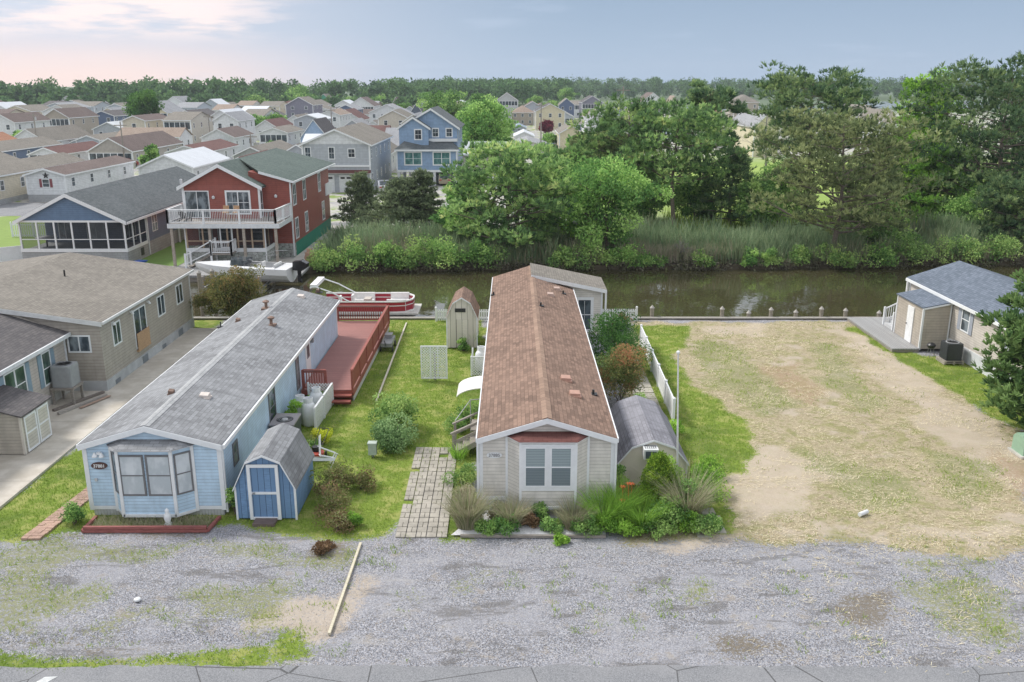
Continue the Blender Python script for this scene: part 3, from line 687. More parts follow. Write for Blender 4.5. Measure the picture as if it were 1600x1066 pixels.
mb.face([(-4000, 67.6, 0), (-60, 67.6, 0), (-60, 140, 0), (-4000, 140, 0)]); mb.face([(80, 73, 0), (4000, 73, 0), (4000, 140, 0), (80, 140, 0)])
mb.face([(-4000, 140, 0), (4000, 140, 0), (4000, 7000, 0), (-4000, 7000, 0)])
structure(mb.build('far_ground', LAND))
mb = MB(); mb.box(-200, -34.05, 18, 51.9, -.5, -.02); mb.box(36.05, 200, 18, 51.9, -.5, -.02); structure(mb.build('side_ground', LAND))
t = MT('canal_water'); n1 = t.noise(1.3, 3, .5, stretch=(1, .7, 1)); n2 = t.noise(.35, 2, .5); n3 = t.noise(5, 2, .5, stretch=(1, .5, 1)); t.bump(t.math('ADD', t.math('ADD', t.math('MULTIPLY', n1, .7), n2), t.math('MULTIPLY', n3, .12)), .22, .06)
t.b.inputs['IOR'].default_value = 1.9; WAT = t.fin(t.mix(t.noise(.15, 3), (.045, .043, .02), (.07, .064, .032)), .03, spec=.5)
structure(MB().face([(-4000, 40, -.45), (4000, 40, -.45), (4000, 75, -.45), (-4000, 75, -.45)]).build('canal_water', WAT))
t = MT('bay_water'); BAY = t.fin((.30, .34, .38), .15, spec=.8)
structure(MB().face([(215, 560, .05), (330, 540, .05), (640, 560, .05), (900, 800, .05), (420, 830, .05), (250, 760, .05)]).build('bay_water', BAY))
structure(MB().face([(20, 520, .05), (200, 520, .05), (240, 600, .05), (30, 600, .05)]).build('marsh_pond', BAY))
sheet('street', [(-90, 96), (-26, 96), (-26, 107), (-90, 107)], .02, ASPH)
sheet('side_lawn', [(-60, 70), (-38, 70), (-38, 95), (-60, 95)], .03, plain((.19, .28, .055), .9, nsc=1.5))
# ---------------------------------------------------------------- colours measured from the photo
C_BLUE = (.50, .66, .81); C_BEIGE = (.68, .65, .60); C_TAUPE = (.40, .36, .315); C_TAUPE2 = (.50, .455, .41)

def blindm():
    t = MT('window_blinds'); s = t.n('ShaderNodeSeparateXYZ'); t.set(s, 0, t.c.outputs['UV']); fr = t.math('FRACT', t.math('DIVIDE', s.outputs[1], .055))
    z = t.n('ShaderNodeSeparateXYZ'); t.set(z, 0, t.c.outputs['Object']); lo = t.sm(z.outputs[2], 1.84, 1.81)
    c = t.mix(t.sm(fr, .35, .1), (.30, .37, .39), (.12, .15, .17)); return t.fin(t.mix(t.math('MULTIPLY', lo, .6), c, (.07, .10, .12)), .12, spec=.7)
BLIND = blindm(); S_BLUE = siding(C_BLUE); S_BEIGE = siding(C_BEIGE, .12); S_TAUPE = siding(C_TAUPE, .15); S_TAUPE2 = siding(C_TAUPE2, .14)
R_GREY = shingle((.29, .30, .315), (.18, .185, .195), var=.3, blot=.45); R_BROWN = shingle((.29, .195, .15), (.165, .112, .088), blot=.25)
R_TAUPE = shingle((.26, .24, .21), (.19, .175, .155), blot=.25); R_DK = shingle((.15, .14, .14), (.10, .095, .10), blot=.2)
R_SLATE = shingle((.17, .20, .25), (.11, .135, .17), blot=.15); R_RED = shingle((.16, .07, .062), (.12, .052, .046)); R_GRN = shingle((.13, .165, .15), (.09, .12, .11), blot=.2); R_CH = shingle((.15, .165, .175), (.10, .115, .12), blot=.25)
V_SKIRT = siding((.68, .70, .73), .1, True); DKR = wood((.30, .085, .065), .25, .6); DECKR = wood((.36, .16, .14), .2, .65, .14, 1)
GWOOD = wood((.30, .27, .24), .3); TAN = wood((.50, .32, .19), .25); GDECK = wood((.36, .36, .36), .2, .8, .14, 0)
def sidetrim(mb, x, y0, y1, zb, zt, d=.03, w=.1):
    for y in (y0, y1 - w): mb.box(x - d, x + d, y, y + w, zb, zt)
def onroof(px, py, xr, zr, sl):
    z = zr
    for _ in range(6): p = at(px, py, z); z = zr - sl * abs(p[0] - xr)
    return (p[0], p[1], z)
def digits(txt, parent, loc, size, mat, name='number', rot=(math.pi / 2, 0, 0), font=None):
    cu = bpy.data.curves.new(name, 'FONT'); cu.body = txt; cu.size = size; cu.align_x = 'CENTER'; cu.align_y = 'CENTER'; cu.extrude = .004; cu.offset = size * .02
    ob = bpy.data.objects.new(name, cu); link(ob); dg = bpy.context.evaluated_depsgraph_get(); me = bpy.data.meshes.new_from_object(ob.evaluated_get(dg))
    bpy.data.objects.remove(ob); me.materials.clear(); me.materials.append(mat)
    from mathutils import Matrix, Euler
    me.transform(Euler(rot).to_matrix().to_4x4()); o = rootoff(parent); me.transform(Matrix.Translation((loc[0] - o[0], loc[1] - o[1], loc[2] - o[2])))
    q = link(bpy.data.objects.new(name, me)); q.parent = parent; return q
def oval(mb, c, rx, rz, d, k=28, mi=0): mb.ext([(c[0] + rx * math.cos(2 * math.pi * i / k), c[1], c[2] + rz * math.sin(2 * math.pi * i / k)) for i in range(k)], (0, -d, 0), mi)
def vent_pipe(parent, x, y, z, h=.3, r=.035, mat=DARK):
    mb = MB(); mb.tube((x, y, z - .05), (x, y, z + h), r); mb.box(x - .14, x + .14, y - .14, y + .14, z - .03, z + .02); mb.build('vent_pipe', mat, parent)
def cap_vent(parent, x, y, z, mat, s=.19):
    mb = MB(); mb.ext([(x - s, y - s * .7, z), (x + s, y - s * .7, z), (x + s * .9, y - s * .7, z + .1), (x - s * .9, y - s * .7, z + .12)], (0, s * 1.5, .04)); mb.box(x - s * 1.2, x + s * 1.2, y - s, y + s, z - .05, z + .015); mb.build('roof_vent', mat, parent)

# ---------------------------------------------------------------- beige mobile home (centre)
x0, x1, y0, y1, ze, zr, xr = -1.0, 3.25, 26.8, 51.5, 2.62, 3.28, 1.12
B = thing('mobile_home', 'long beige mobile home with brown shingle roof and number 37885 on its front', 'mobile home', (xr, y0, 0))
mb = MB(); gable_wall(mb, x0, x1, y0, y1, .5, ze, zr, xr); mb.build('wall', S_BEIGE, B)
mb = MB(); mb.box(x0 + .03, x1 - .03, y0 + .03, y1, -.1, .5); mb.build('skirting', V_SKIRT, B)
mb = MB(); gable_roof(mb, x0, x1, y0, y1, ze, zr, xr, ov=.12, ovy=.16, th=.07); rf = mb.build('roof', R_BROWN, B)
mb = MB(); mb.ext([(xr - .16, y0 - .17, zr + .045), (xr, y0 - .17, zr + .10), (xr + .16, y0 - .17, zr + .045), (xr, y0 - .17, zr + .07)], (0, y1 - y0 + .3, 0)); mb.build('ridge_cap', shingle((.33, .23, .175), (.24, .165, .125), bw=.3, rh=.3), rf)
mb = MB(); fascia(mb, x0, x1, y0 - .16, ze, zr, xr, ov=.12, w=.19, th=.07)
mb.box(x0 - .16, x0 - .12, y0 - .19, y1, ze - .1, ze + .05); mb.box(x1 + .12, x1 + .16, y0 - .19, y1, ze - .1, ze + .05)
for x in (x0, x1): mb.box(x - .06, x + .06, y0 - .03, y0 + .08, .45, ze)
for x in (x0 - .14, x1 + .06): mb.box(x, x + .07, y0 - .10, y0 - .03, .1, ze - .05)
mb.box(x0, x1, y0 - .02, y0, .44, .56); mb.build('trim', WHITE, B)
bay = MB(); bx = (-.17, .27, 2.03, 2.46); by = y0 - .5
P4 = [(bx[0], y0), (bx[1], by), (bx[2], by), (bx[3], y0)]
for i in range(3):
    a, b = P4[i], P4[i + 1]; bay.face([(a[0], a[1], .42), (b[0], b[1], .42), (b[0], b[1], 2.66), (a[0], a[1], 2.66)])
bay.face([(p[0], p[1], .42) for p in P4][::-1]); bw = bay.build('bay', S_BEIGE, B)
mb = MB()
for x, y in P4: mb.box(x - .04, x + .04, y - .04, y + .02, .40, 2.68)
mb.ext([(a, b - (.05 if b < y0 else 0), .36) for a, b in P4], (0, 0, .08)); mb.ext([(a, b - (.06 if b < y0 else 0), 2.64) for a, b in P4], (0, 0, .07)); mb.build('bay_trim', WHITE, bw)
mb = MB(); rb = [(bx[0] - .07, y0 - .004), (bx[1] - .04, by - .14), (bx[2] + .04, by - .14), (bx[3] + .07, y0 - .004)]; rt = [(bx[0] + .28, y0 - .004), (bx[1] + .12, y0 - .02), (bx[2] - .12, y0 - .02), (bx[3] - .28, y0 - .004)]
for i in range(3): mb.face([(*rb[i], 2.715), (*rb[i + 1], 2.715), (*rt[i + 1], 2.84), (*rt[i], 2.84)])
mb.face([(*q, 2.712) for q in rb][::-1]); mb.build('bay_roof', R_RED, bw)
mb = MB(); mb.box(.30, 2.0, by - .03, by - .004, 1.0, 2.60); mb.build('window_surround', WHITE, B)
for cx in (.74, 1.56): window(B, (cx, by - .03, 1.83), (0, -1), .70, 1.38, 'single', t=.05, gl=BLIND)
mb = MB(); oval(mb, (-.57, y0 - .01, 2.02), .25, .10, .03); pl = mb.build('house_number_plaque', WHITE, B); digits('37885', pl, (-.57, y0 - .045, 2.02), .15, plain((.25, .25, .26)))
for (px, py) in ((884, 594), (898, 618)): p = onroof(px, py, xr, zr + .075, .31); cap_vent(B, p[0], p[1], p[2], plain((.45, .27, .21)))
for (px, py) in ((870, 453), (860, 462)): p = onroof(px, py, xr, zr + .075, .31); cap_vent(B, p[0], p[1], p[2], plain((.45, .33, .28)), .17)
for (px, py, z) in ((927, 616, 2.78), (771, 461, 2.8), (845, 478, 3.1), (880, 459, 2.85)): p = onroof(px, py, xr, zr + .075, .31); vent_pipe(B, p[0], p[1], p[2], .17, .045)
# rear addition and its porch
mb = MB(); ya = 48.6
mb.box(3.25, 5.0, ya, 51.5, 0, 2.5); mb.ext([(1.12, ya, 3.22), (3.25, ya, 2.5), (5.0, ya, 2.5)], (0, 2.9, 0)); ad = mb.build('rear_addition', S_BEIGE, B)
mb = MB(); mb.ext([(1.05, ya - .25, 3.42), (5.25, ya - .25, 2.55), (5.25, ya - .25, 2.63), (1.05, ya - .25, 3.50)], (0, 3.3, 0)); mb.build('addition_roof', R_TAUPE, ad)
mb = MB(); mb.ext([(1.05, ya - .28, 3.28), (5.25, ya - .28, 2.42), (5.25, ya - .28, 2.62), (1.05, ya - .28, 3.48)], (0, .04, 0)); mb.box(5.15, 5.25, ya - .25, ya - .15, 0, 2.5); mb.box(4.95, 5.05, ya - .03, ya + .05, 0, 2.45); mb.build('addition_trim', WHITE, ad)
window(B, (4.05, ya - .004, 1.15), (0, -1), 1.0, 2.0, 'grid', t=.16)
# left side: windows, awning, steps
for y, z in ((29.2, 1.7), (36.0, 1.7), (44, 1.7)): window(B, (x0 - .002, y, z), (-1, 0), .9, 1.1)
for y in (29.5, 42.0): window(B, (x1 + .002, y, 1.7), (1, 0), .9, 1.1)
mb = MB(); k = 9
prof = [(x0 - .02 - 1.12 * math.sin(i / k * 1.35), 2.45 - .45 * (1 - math.cos(i / k * 1.35)) ) for i in range(k + 1)]
for i in range(k):
    a, b = prof[i], prof[i + 1]; mb.ext([(a[0], 32.2, a[1]), (b[0], 32.2, b[1]), (b[0], 32.2, b[1] - .03), (a[0], 32.2, a[1] - .03)], (0, 1.5, 0))
mb.build('door_awning', plain((.72, .71, .66), .5), B)
mb = MB(); mb.box(x0 - .05, x0 - .01, 32.5, 33.4, .7, 2.3); d_ = mb.build('door', WHITE, B); mb = MB(); mb.lathe(x0 - .09, 32.6, [(.03, 1.4), (.03, 1.46)], 8); mb.build('handle', GREYM, d_)
t = thing('wooden_steps', 'weathered grey wooden steps with handrail at the left door of the beige home', 'steps', (-1.6, 33, 0))
for i in range(4): mb = MB(); mb.box(-2.15 + i * .27, -1.85 + i * .27, 31.4, 32.35, .12 + i * .17, .17 + i * .17); mb.build('tread', GWOOD, t)
mb = MB(); mb.box(-1.6, -1.06, 32.36, 33.5, .62, .68); mb.build('landing', GWOOD, t)
for y in (31.36, 32.38):
    mb = MB(); mb.bar((-2.2, y, .05), (-1.08, y, .68), .05, .2)
    for x, zt in ((-2.2, .95), (-1.12, 1.5)): mb.box(x - .05, x + .05, y - .05, y + .05, 0, zt)
    mb.bar((-2.3, y, .92), (-1.08, y, 1.5), .12, .05); mb.bar((-2.2, y, .55), (-1.1, y, 1.1), .04, .12); mb.build('railing', GWOOD, t)
mb = MB(); mb.path([(-1.65, 33.5, .0), (-1.65, 33.5, 1.5), (-1.1, 33.5, 1.55)], .02, 6); mb.path([(-1.65, 33.5, 1.5), (-2.2, 32.5, 1.0)], .02, 6); mb.build('metal_handrail', LGREY, t)

# ---------------------------------------------------------------- light blue mobile home (left)
x0, x1, y0, y1, ze, zr, xr = -13.66, -9.36, 26.56, 46.3, 2.5, 3.1, -11.62
U = thing('mobile_home', 'long light blue mobile home with grey shingle roof and number 37881 sign', 'mobile home', (xr, y0, 0))
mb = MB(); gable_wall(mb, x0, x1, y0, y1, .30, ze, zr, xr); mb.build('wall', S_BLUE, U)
mb = MB(); mb.box(x0 + .03, x1 - .03, y0 + .03, y1, -.1, .30); mb.build('skirting', siding((.55, .56, .58), .1, True), U)
mb = MB(); gable_roof(mb, x0, x1, y0, y1, ze, zr, xr, ov=.14, ovy=.12, th=.06); rf = mb.build('roof', R_GREY, U)
mb = MB(); mb.ext([(xr - .16, y0 - .1, zr + .035), (xr, y0 - .1, zr + .085), (xr + .16, y0 - .1, zr + .035), (xr, y0 - .1, zr + .06)], (0, y1 - y0 + .2, 0)); mb.build('ridge_cap', shingle((.42, .43, .44), (.33, .34, .35), bw=.3, rh=.3), rf)
mb = MB(); fascia(mb, x0, x1, y0 - .12, ze, zr, xr, ov=.14, w=.2, th=.06); mb.box(x1 + .14, x1 + .22, y0 - .1, y1 + .1, ze - .14, ze + .0); mb.box(x0 - .20, x0 - .14, y0 - .1, y1 + .1, ze - .12, ze + .0)
for x in (x0, x1): mb.box(x - .07, x + .07, y0 - .03, y0 + .1, .2, ze)
mb.box(x1 - .005, x1 + .03, y0, y1, .24, .36); mb.box(x1 - .03, x1 + .03, y1 - .1, y1 + .03, .2, ze); mb.box(x1 + .05, x1 + .11, y0 + .02, y0 + .09, .1, ze - .05); mb.box(x0, x1, y0 - .02, y0, .22, .34); mb.build('trim', WHITE, U)
bx = (-12.82, -12.45, -10.75, -10.22); by = y0 - .42; P4 = [(bx[0], y0), (bx[1], by), (bx[2], by), (bx[3], y0)]
bay = MB()
for i in range(3):
    a, b = P4[i], P4[i + 1]; bay.face([(a[0], a[1], .2), (b[0], b[1], .2), (b[0], b[1], 2.46), (a[0], a[1], 2.46)])
bay.face([(p[0], p[1], .2) for p in P4][::-1]); bw = bay.build('bay', S_BLUE, U)
mb = MB()
for x, y in P4: mb.box(x - .05, x + .05, y - .05, y + .02, .18, 2.48)
mb.ext([(a, b - (.05 if b < y0 else 0), .16) for a, b in P4], (0, 0, .1)); mb.ext([(a, b - (.06 if b < y0 else 0), 2.42) for a, b in P4], (0, 0, .06)); mb.build('bay_trim', WHITE, bw)
mb = MB(); rb = [(bx[0] - .12, y0 - .004), (bx[1] - .06, by - .16), (bx[2] + .06, by - .16), (bx[3] + .12, y0 - .004)]; rt = [(bx[0] + .3, y0 - .004), (bx[1] + .12, y0 - .02), (bx[2] - .12, y0 - .02), (bx[3] - .3, y0 - .004)]
for i in range(3): mb.face([(*rb[i], 2.485), (*rb[i + 1], 2.485), (*rt[i + 1], 2.66), (*rt[i], 2.66)])
mb.face([(*q, 2.482) for q in rb][::-1]); mb.build('bay_roof', R_GREY, bw)
DKF = plain((.17, .17, .18), .5)
for cx in (-12.03, -11.17): window(U, (cx, by - .004, 1.6), (0, -1), .80, 1.4, 'single', DKF, GLB, .06)
for a, b, gl in ((P4[0], P4[1], GLC), (P4[2], P4[3], GLB)):
    d = Vector((b[0] - a[0], b[1] - a[1], 0)); L = d.length; d.normalize(); window(U, ((a[0] + b[0]) / 2 + d.y * .004, (a[1] + b[1]) / 2 - d.x * .004, 1.6), (d.y, -d.x), L - .14, 1.4, 'single', DKF, gl, .05)
mb = MB(); oval(mb, (-13.24, y0 - .01, 1.76), .26, .12, .03); pl = mb.build('house_number_plaque', plain((.10, .05, .045)), U); digits('37881', pl, (-13.24, y0 - .045, 1.75), .15, WHITE)
mb = MB(); mb.lathe(-13.3, y0 - .12, [(.02, 2.25), (.09, 2.12), (.085, 2.1)], 10); mb.lathe(-13.08, y0 - .12, [(.02, 2.25), (.09, 2.12), (.085, 2.1)], 10); mb.box(-13.25, -13.13, y0 - .1, y0, 2.16, 2.24); mb.build('floodlight', WHITE, U)
mb = MB(); mb.box(-13.44, -13.36, y0 - .05, y0, 1.22, 1.32); mb.build('outlet_box', LGREY, U)
window(U, (x1 + .002, 28.1, 1.55), (1, 0), .55, .8, 'single', DKF, GLC)
window(U, (x1 + .002, 32.9, 1.45), (1, 0), .95, 1.6, 'single', DKF, GLC); window(U, (x1 + .002, 37.2, 1.45), (1, 0), .6, 1.5, 'single', DKF, GLC)
mb = MB(); mb.box(x1, x1 + .04, 38.8, 39.7, .55, 2.3); d_ = mb.build('door', WHITE, U); mb = MB(); mb.box(x1 + .04, x1 + .05, 39.0, 39.5, 1.5, 2.1); mb.build('door_glass', GLC, d_)
mb = MB(); mb.box(x1, x1 + .14, 39.95, 40.1, 2.0, 2.2); mb.build('wall_lamp', GREYM, U)
RUST = plain((.20, .13, .10), .7, var=.35); OFFW = plain((.60, .54, .50))
for (px, py, z, k) in ((416, 482, 3.1, 0), (424, 508, 3.0, 0), (320, 621, 2.85, 1), (268, 615, 3.05, 2), (470, 465, 2.85, 1), (372, 502, 2.9, 2), (345, 511, 2.75, 3), (500, 457, 2.7, 3), (497, 456, 2.75, 2)):
    p = onroof(px, py, xr, zr + .065, .29); z = p[2]
    if k == 0: mb = MB(); mb.box(p[0] - .2, p[0] + .2, p[1] - .2, p[1] + .2, z - .08, z + .04); mb.tube((p[0], p[1], z), (p[0], p[1], z + .32), .07, .07, 10); mb.lathe(p[0], p[1], [(.15, z + .30), (.17, z + .36), (.05, z + .42)], 10); mb.build('chimney_vent', RUST, U)
    elif k == 1: cap_vent(U, p[0], p[1], z, OFFW, .17)
    elif k == 2: cap_vent(U, p[0], p[1], z, RUST, .1)
    else: vent_pipe(U, p[0], p[1], z, .25, .03)
# red deck
D = thing('deck', 'red stained wooden deck with slatted railings beside the light blue mobile home', 'deck', (-8.1, 37.1, 0))
dx0, dx1, dy0, dy1, dz = -9.3, -7.0, 37.4, 49.4, .58
mb = MB(); mb.ext([(dx0, dy0, dz - .04), (dx1, dy0, dz - .04), (dx1, dy1, dz - .04), (-9.9, dy1, dz - .04), (-9.9, 46.4, dz - .04), (dx0, 46.4, dz - .04)], (0, 0, .04)); mb.build('deck_floor', DECKR, D)
mb = MB(); mb.box(dx1 - .04, dx1 + .01, dy0, dy1, .3, dz - .042); mb.box(dx0, dx1 - .05, dy0, dy0 + .04, .34, dz - .042)
for y in np.arange(38, 49.5, 1.9): mb.box(dx1 - .1, dx1 - .042, y, y + .09, 0, .3)
mb.build('deck_frame', DKR, D)
mb = MB(); mb.box(dx1 - .06, dx1 + .0, dy0 + .1, dy1, .05, .29); mb.build('deck_skirt', plain((.5, .5, .5)), D)
def rail(parent, a, b, z0, h, m, gap=.13, post=.09, solid=False, cap=.13, np_=None, bw=.04):
    a = Vector((*a, 0)); b = Vector((*b, 0)); d = (b - a); L = d.length; d.normalize(); mb = MB(); Z = Vector((0, 0, 1)); n = np_ or max(1, int(L / 1.9))
    for i in range(n + 1):
        p = a + d * L * i / n; mb.box(p.x - post / 2, p.x + post / 2, p.y - post / 2, p.y + post / 2, z0 - .15, z0 + h)
    mb.bar(a + Z * (z0 + h), b + Z * (z0 + h), cap, .04); mb.bar(a + Z * (z0 + .1), b + Z * (z0 + .1), .04, .07); mb.bar(a + Z * (z0 + h - .09), b + Z * (z0 + h - .09), .035, .07)
    k = int(L / (gap * (.72 if solid else 1)))
    w = gap * .55 if solid else bw
    for i in range(k):
        p = a + d * L * (i + .5) / k; mb.obox(p + Z * (z0 + h / 2), d, d.cross(Z), w / 2, .012, h / 2 - .06)
    return mb.build('railing', m, parent)
rail(D, (dx1 - .03, dy0), (dx1 - .03, dy1), dz, .92, DKR, solid=True); rail(D, (-9.9, dy1 - .05), (dx1, dy1 - .05), dz, .92, DKR); rail(D, (-9.2, dy0 + .05), (-8.2, dy0 + .05), dz, .9, DKR, .11)
for i in range(2): mb = MB(); mb.box(-8.1, -7.05, dy0 - .32 * (i + 1), dy0 - .32 * i - .02, .36 - .17 * i, .41 - .17 * i); mb.box(-8.1, -7.05, dy0 - .32 * i - .05, dy0 - .32 * i - .021, .2 - .17 * i, .36 - .17 * i); mb.build('step', DKR, D)
# ---------------------------------------------------------------- sheds
def barn_shed(name, label, x0, x1, y0, y1, zw, zk, zr, wallm, roofm, trimm=WHITE, kx=.22, door=True, doorm=None, ov=.06):
    cx = (x0 + x1) / 2; w = x1 - x0; t = thing(name, label, 'shed', (cx, y0, 0)); k = w * kx
    pr = [(x0, zw), (x0 + k, zk), (cx, zr), (x1 - k, zk), (x1, zw)]
    mb = MB(); P = [(x0, .05), (x1, .05)] + pr[::-1]; mb.ext([(a, y0, b) for a, b in P], (0, y1 - y0, 0)); mb.build('wall', wallm, t)
    o = [(x0 - ov, zw - .1), (x0 + k - .02, zk + .02), (cx, zr + .02), (x1 - k + .02, zk + .02), (x1 + ov, zw - .1)]; th = .05; mb = MB()
    for i in range(4):
        a, b = o[i], o[i + 1]; mb.ext([(a[0], y0 - .08, a[1]), (b[0], y0 - .08, b[1]), (b[0], y0 - .08, b[1] + th), (a[0], y0 - .08, a[1] + th)], (0, y1 - y0 + .16, 0))
    mb.build('roof', roofm, t); mb = MB()
    for i in range(4):
        a, b = o[i], o[i + 1]; mb.ext([(a[0], y0 - .083, a[1] - .03), (b[0], y0 - .083, b[1] - .03), (b[0], y0 - .083, b[1] + th - .01), (a[0], y0 - .083, a[1] + th - .01)], (0, -.02, 0))
    for x in (x0, x1): mb.box(x - .03, x + .03, y0 - .03, y0 + .03, 0, zw)
    mb.build('trim', trimm, t)
    return t
PLY = wood((.17, .30, .50), .28, .7, .2, 0)
S = barn_shed('garden_shed', 'small blue barn shed with grey shingle gambrel roof and white framed door', -8.85, -6.95, 26.25, 28.9, 1.15, 1.98, 2.22, PLY, R_GREY)
mb = MB(); mb.box(-8.32, -7.52, 26.21, 26.245, .1, 1.85); dr = mb.build('door', PLY, S); mb = MB()
for a in ((-8.42, -8.32, .04, 1.95), (-7.52, -7.42, .04, 1.95), (-8.32, -7.52, 1.85, 1.95), (-8.32, -7.52, .04, .12), (-8.32, -7.52, .93, 1.0)): mb.box(a[0], a[1], 26.16, 26.21, a[2], a[3])
mb.build('door_frame', WHITE, dr); mb = MB(); mb.box(-8.28, -8.2, 26.13, 26.16, .94, 1.0); mb.build('handle', GREYM, dr)
mb = MB(); mb.box(-8.25, -7.55, 25.75, 26.2, .0, .1); tag(mb.build('door_step', wood((.16, .12, .11)), None, off=(0, 0, 0)), 'dark plank step on the grass below the blue shed door', 'step')
CRM = wood((.74, .70, .62), .1, .8, .3, 0)
S = barn_shed('garden_shed', 'narrow cream barn shed with a brown gambrel roof on the lawn by the canal', -3.45, -1.85, 45.8, 48.3, 1.7, 2.45, 2.75, CRM, R_BROWN)
mb = MB(); mb.box(-3.0, -2.45, 45.76, 45.79, 2.0, 2.2); mb.build('gable_vent', DARK, S); mb = MB(); mb.box(-2.95, -2.3, 45.77, 45.795, .1, 1.6); mb.build('door', CRM, S)
S = barn_shed('garden_shed', 'large cream barn shed with lumpy grey shingle roof and an air conditioner in its gable', 3.68, 6.08, 28.75, 33.2, .92, 1.45, 1.72, plain((.74, .69, .58), .8, var=.1, nsc=1.5), shingle((.26, .26, .29), (.17, .17, .19), blot=.5), kx=.2)
mb = MB(); mb.box(4.5, 5.0, 28.3, 28.8, 1.2, 1.56); ac = mb.build('air_conditioner', plain((.72, .74, .74), .4), S); mb = MB(); mb.box(4.56, 4.94, 28.28, 28.299, 1.24, 1.5)
ac2 = mb.build('grille', plain((.07, .09, .11)), ac); mb = MB()
for i in range(6): mb.box(4.55 + .07 * i, 4.59 + .07 * i, 28.4, 28.68, 1.561, 1.567)
mb.build('vent_slots', GREYM, ac)
# neighbour's taupe shed on the drive
t = thing('garden_shed', 'beige vinyl sided shed with dark roof and white framed double doors on the driveway', 'shed', (-19.6, 32.4, 0)); xs_ = -18.35; xm = -20.2; xf = -21.4
mb = MB(); mb.ext([(xf, 31.35, .1), (xs_, 31.35, .1), (xs_, 31.35, 1.62), (xm, 31.35, 2.1), (xf, 31.35, 1.7)], (0, 2.0, 0)); mb.build('wall', siding((.50, .46, .40), .13), t)
mb = MB(); mb.ext([(xf - .1, 31.2, 1.66), (xm, 31.2, 2.12), (xs_ + .12, 31.2, 1.6), (xs_ + .12, 31.2, 1.66), (xm, 31.2, 2.18), (xf - .1, 31.2, 1.72)], (0, 2.3, 0)); mb.build('roof', R_DK, t)
for y in (31.5, 32.42):
    mb = MB(); mb.box(xs_, xs_ + .03, y, y + .86, .15, 1.5); d_ = mb.build('door', siding((.55, .52, .46), .13), t); mb = MB()
    for a in ((y, y + .08, .12, 1.52), (y + .78, y + .86, .12, 1.52), (y + .08, y + .78, .12, .2), (y + .08, y + .78, 1.44, 1.52), (y + .08, y + .78, .8, .86)): mb.box(xs_ + .03, xs_ + .05, *a)
    mb.build('door_frame', WHITE, d_)
mb = MB(); mb.box(xs_ - .06, xs_ + .03, 31.3, 31.4, .1, 1.6); mb.build('trim', plain((.6, .56, .5)), t)
# ---------------------------------------------------------------- taupe houses at left
T = thing('house', 'wide taupe vinyl sided house with low brown grey roof and concrete block base', 'house', (-18.5, 38.8, 0)); X1, X0, XR = -18.5, -32.0, -25.2
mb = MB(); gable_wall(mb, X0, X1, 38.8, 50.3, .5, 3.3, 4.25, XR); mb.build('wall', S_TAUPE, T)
mb = MB(); mb.box(X0, X1 + .05, 38.72, 50.35, 0, .52); mb.build('foundation', plain((.43, .44, .45), .9, nsc=2, var=.2), T)
mb = MB(); gable_roof(mb, X0, X1, 38.8, 50.3, 3.3, 4.25, XR, ov=.2, ovy=.2, th=.08); mb.build('roof', R_TAUPE, T)
mb = MB(); fascia(mb, X0, X1, 38.6, 3.3, 4.25, XR, ov=.2, w=.22, th=.08); mb.box(X1 + .2, X1 + .28, 38.6, 50.5, 3.22, 3.34); mb.box(X1 - .03, X1 + .03, 50.2, 50.33, 0, 3.2)
mb.build('trim', plain((.62, .63, .63)), T)
window(T, (-19.5, 38.796, 2.28), (0, -1), 1.05, .82, 'slider', gl=GLC, t=.07)
for px, w, h, z, st in ((178, .9, 1.1, 2.35, 'slider'), (249, 1.0, 1.1, 2.35, 'slider'), (277, 1.0, 1.1, 2.35, 'slider')):
    yy = {178: 40.4, 249: 45.9, 277: 48.6}[px]; window(T, (X1 + .002, yy, z), (1, 0), w, h, st)
window(T, (X1 + .002, 43.1, 1.95), (1, 0), 1.5, 1.95, 'slider'); mb = MB()
for i in range(9): mb.box(X1 + .08, X1 + .12, 42.38 + i * .165, 42.52 + i * .165, .92, 1.75)
mb.box(X1 + .01, X1 + .13, 42.35, 43.85, .84, .92); mb.build('balcony_panel', TAN, T)
for y in (40.0, 42.1, 44.2): mb = MB(); mb.lathe(X1 + .12, y, [(.02, 2.98), (.08, 2.86), (.07, 2.84)], 8); mb.box(X1, X1 + .1, y - .05, y + .05, 2.9, 3.0); mb.build('floodlight', WHITE, T)
for y, h in ((39.6, .15), (42.8, .3), (45.4, .15), (47.8, .3)): mb = MB(); mb.box(X1 + .05, X1 + .07, y, y + .35 + h, .1, .15 + h); mb.build('foundation_vent', plain((.18, .20, .22)), T)
vent_pipe(T, *at(102, 437, 3.85)[:2], 3.9, .45, .045)
T2 = thing('house', 'grey beige low house with blue shutters and dark brown roof at the left edge', 'house', (-20.1, 30, 0)); X1 = -20.1
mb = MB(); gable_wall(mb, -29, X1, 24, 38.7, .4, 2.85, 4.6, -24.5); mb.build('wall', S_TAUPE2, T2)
mb = MB(); mb.box(-29, X1 - .02, 24, 38.7, 0, .41); mb.build('foundation', CONC, T2)
mb = MB(); gable_roof(mb, -29, X1, 24, 38.7, 2.85, 4.2, -24.5, ov=.25, ovy=.05, th=.07); mb.build('roof', R_DK, T2)
mb = MB(); mb.box(X1 + .25, X1 + .33, 24, 38.72, 2.68, 2.84); mb.box(X1 - .02, X1 + .03, 38.58, 38.7, .1, 2.75); mb.build('trim', WHITE2, T2)
BSH = plain((.22, .31, .38))
for y, st, w in ((36.9, 'single', .75), (34.4, 'twin', 1.6), (31, 'single', .8)): window(T2, (X1 + .002, y, 1.75), (1, 0), w, 1.5, st, gl=glassm((.03, .06, .05), (.10, .16, .13))); shutters(T2, (X1, y, 1.75), (1, 0), w, 1.45, BSH)
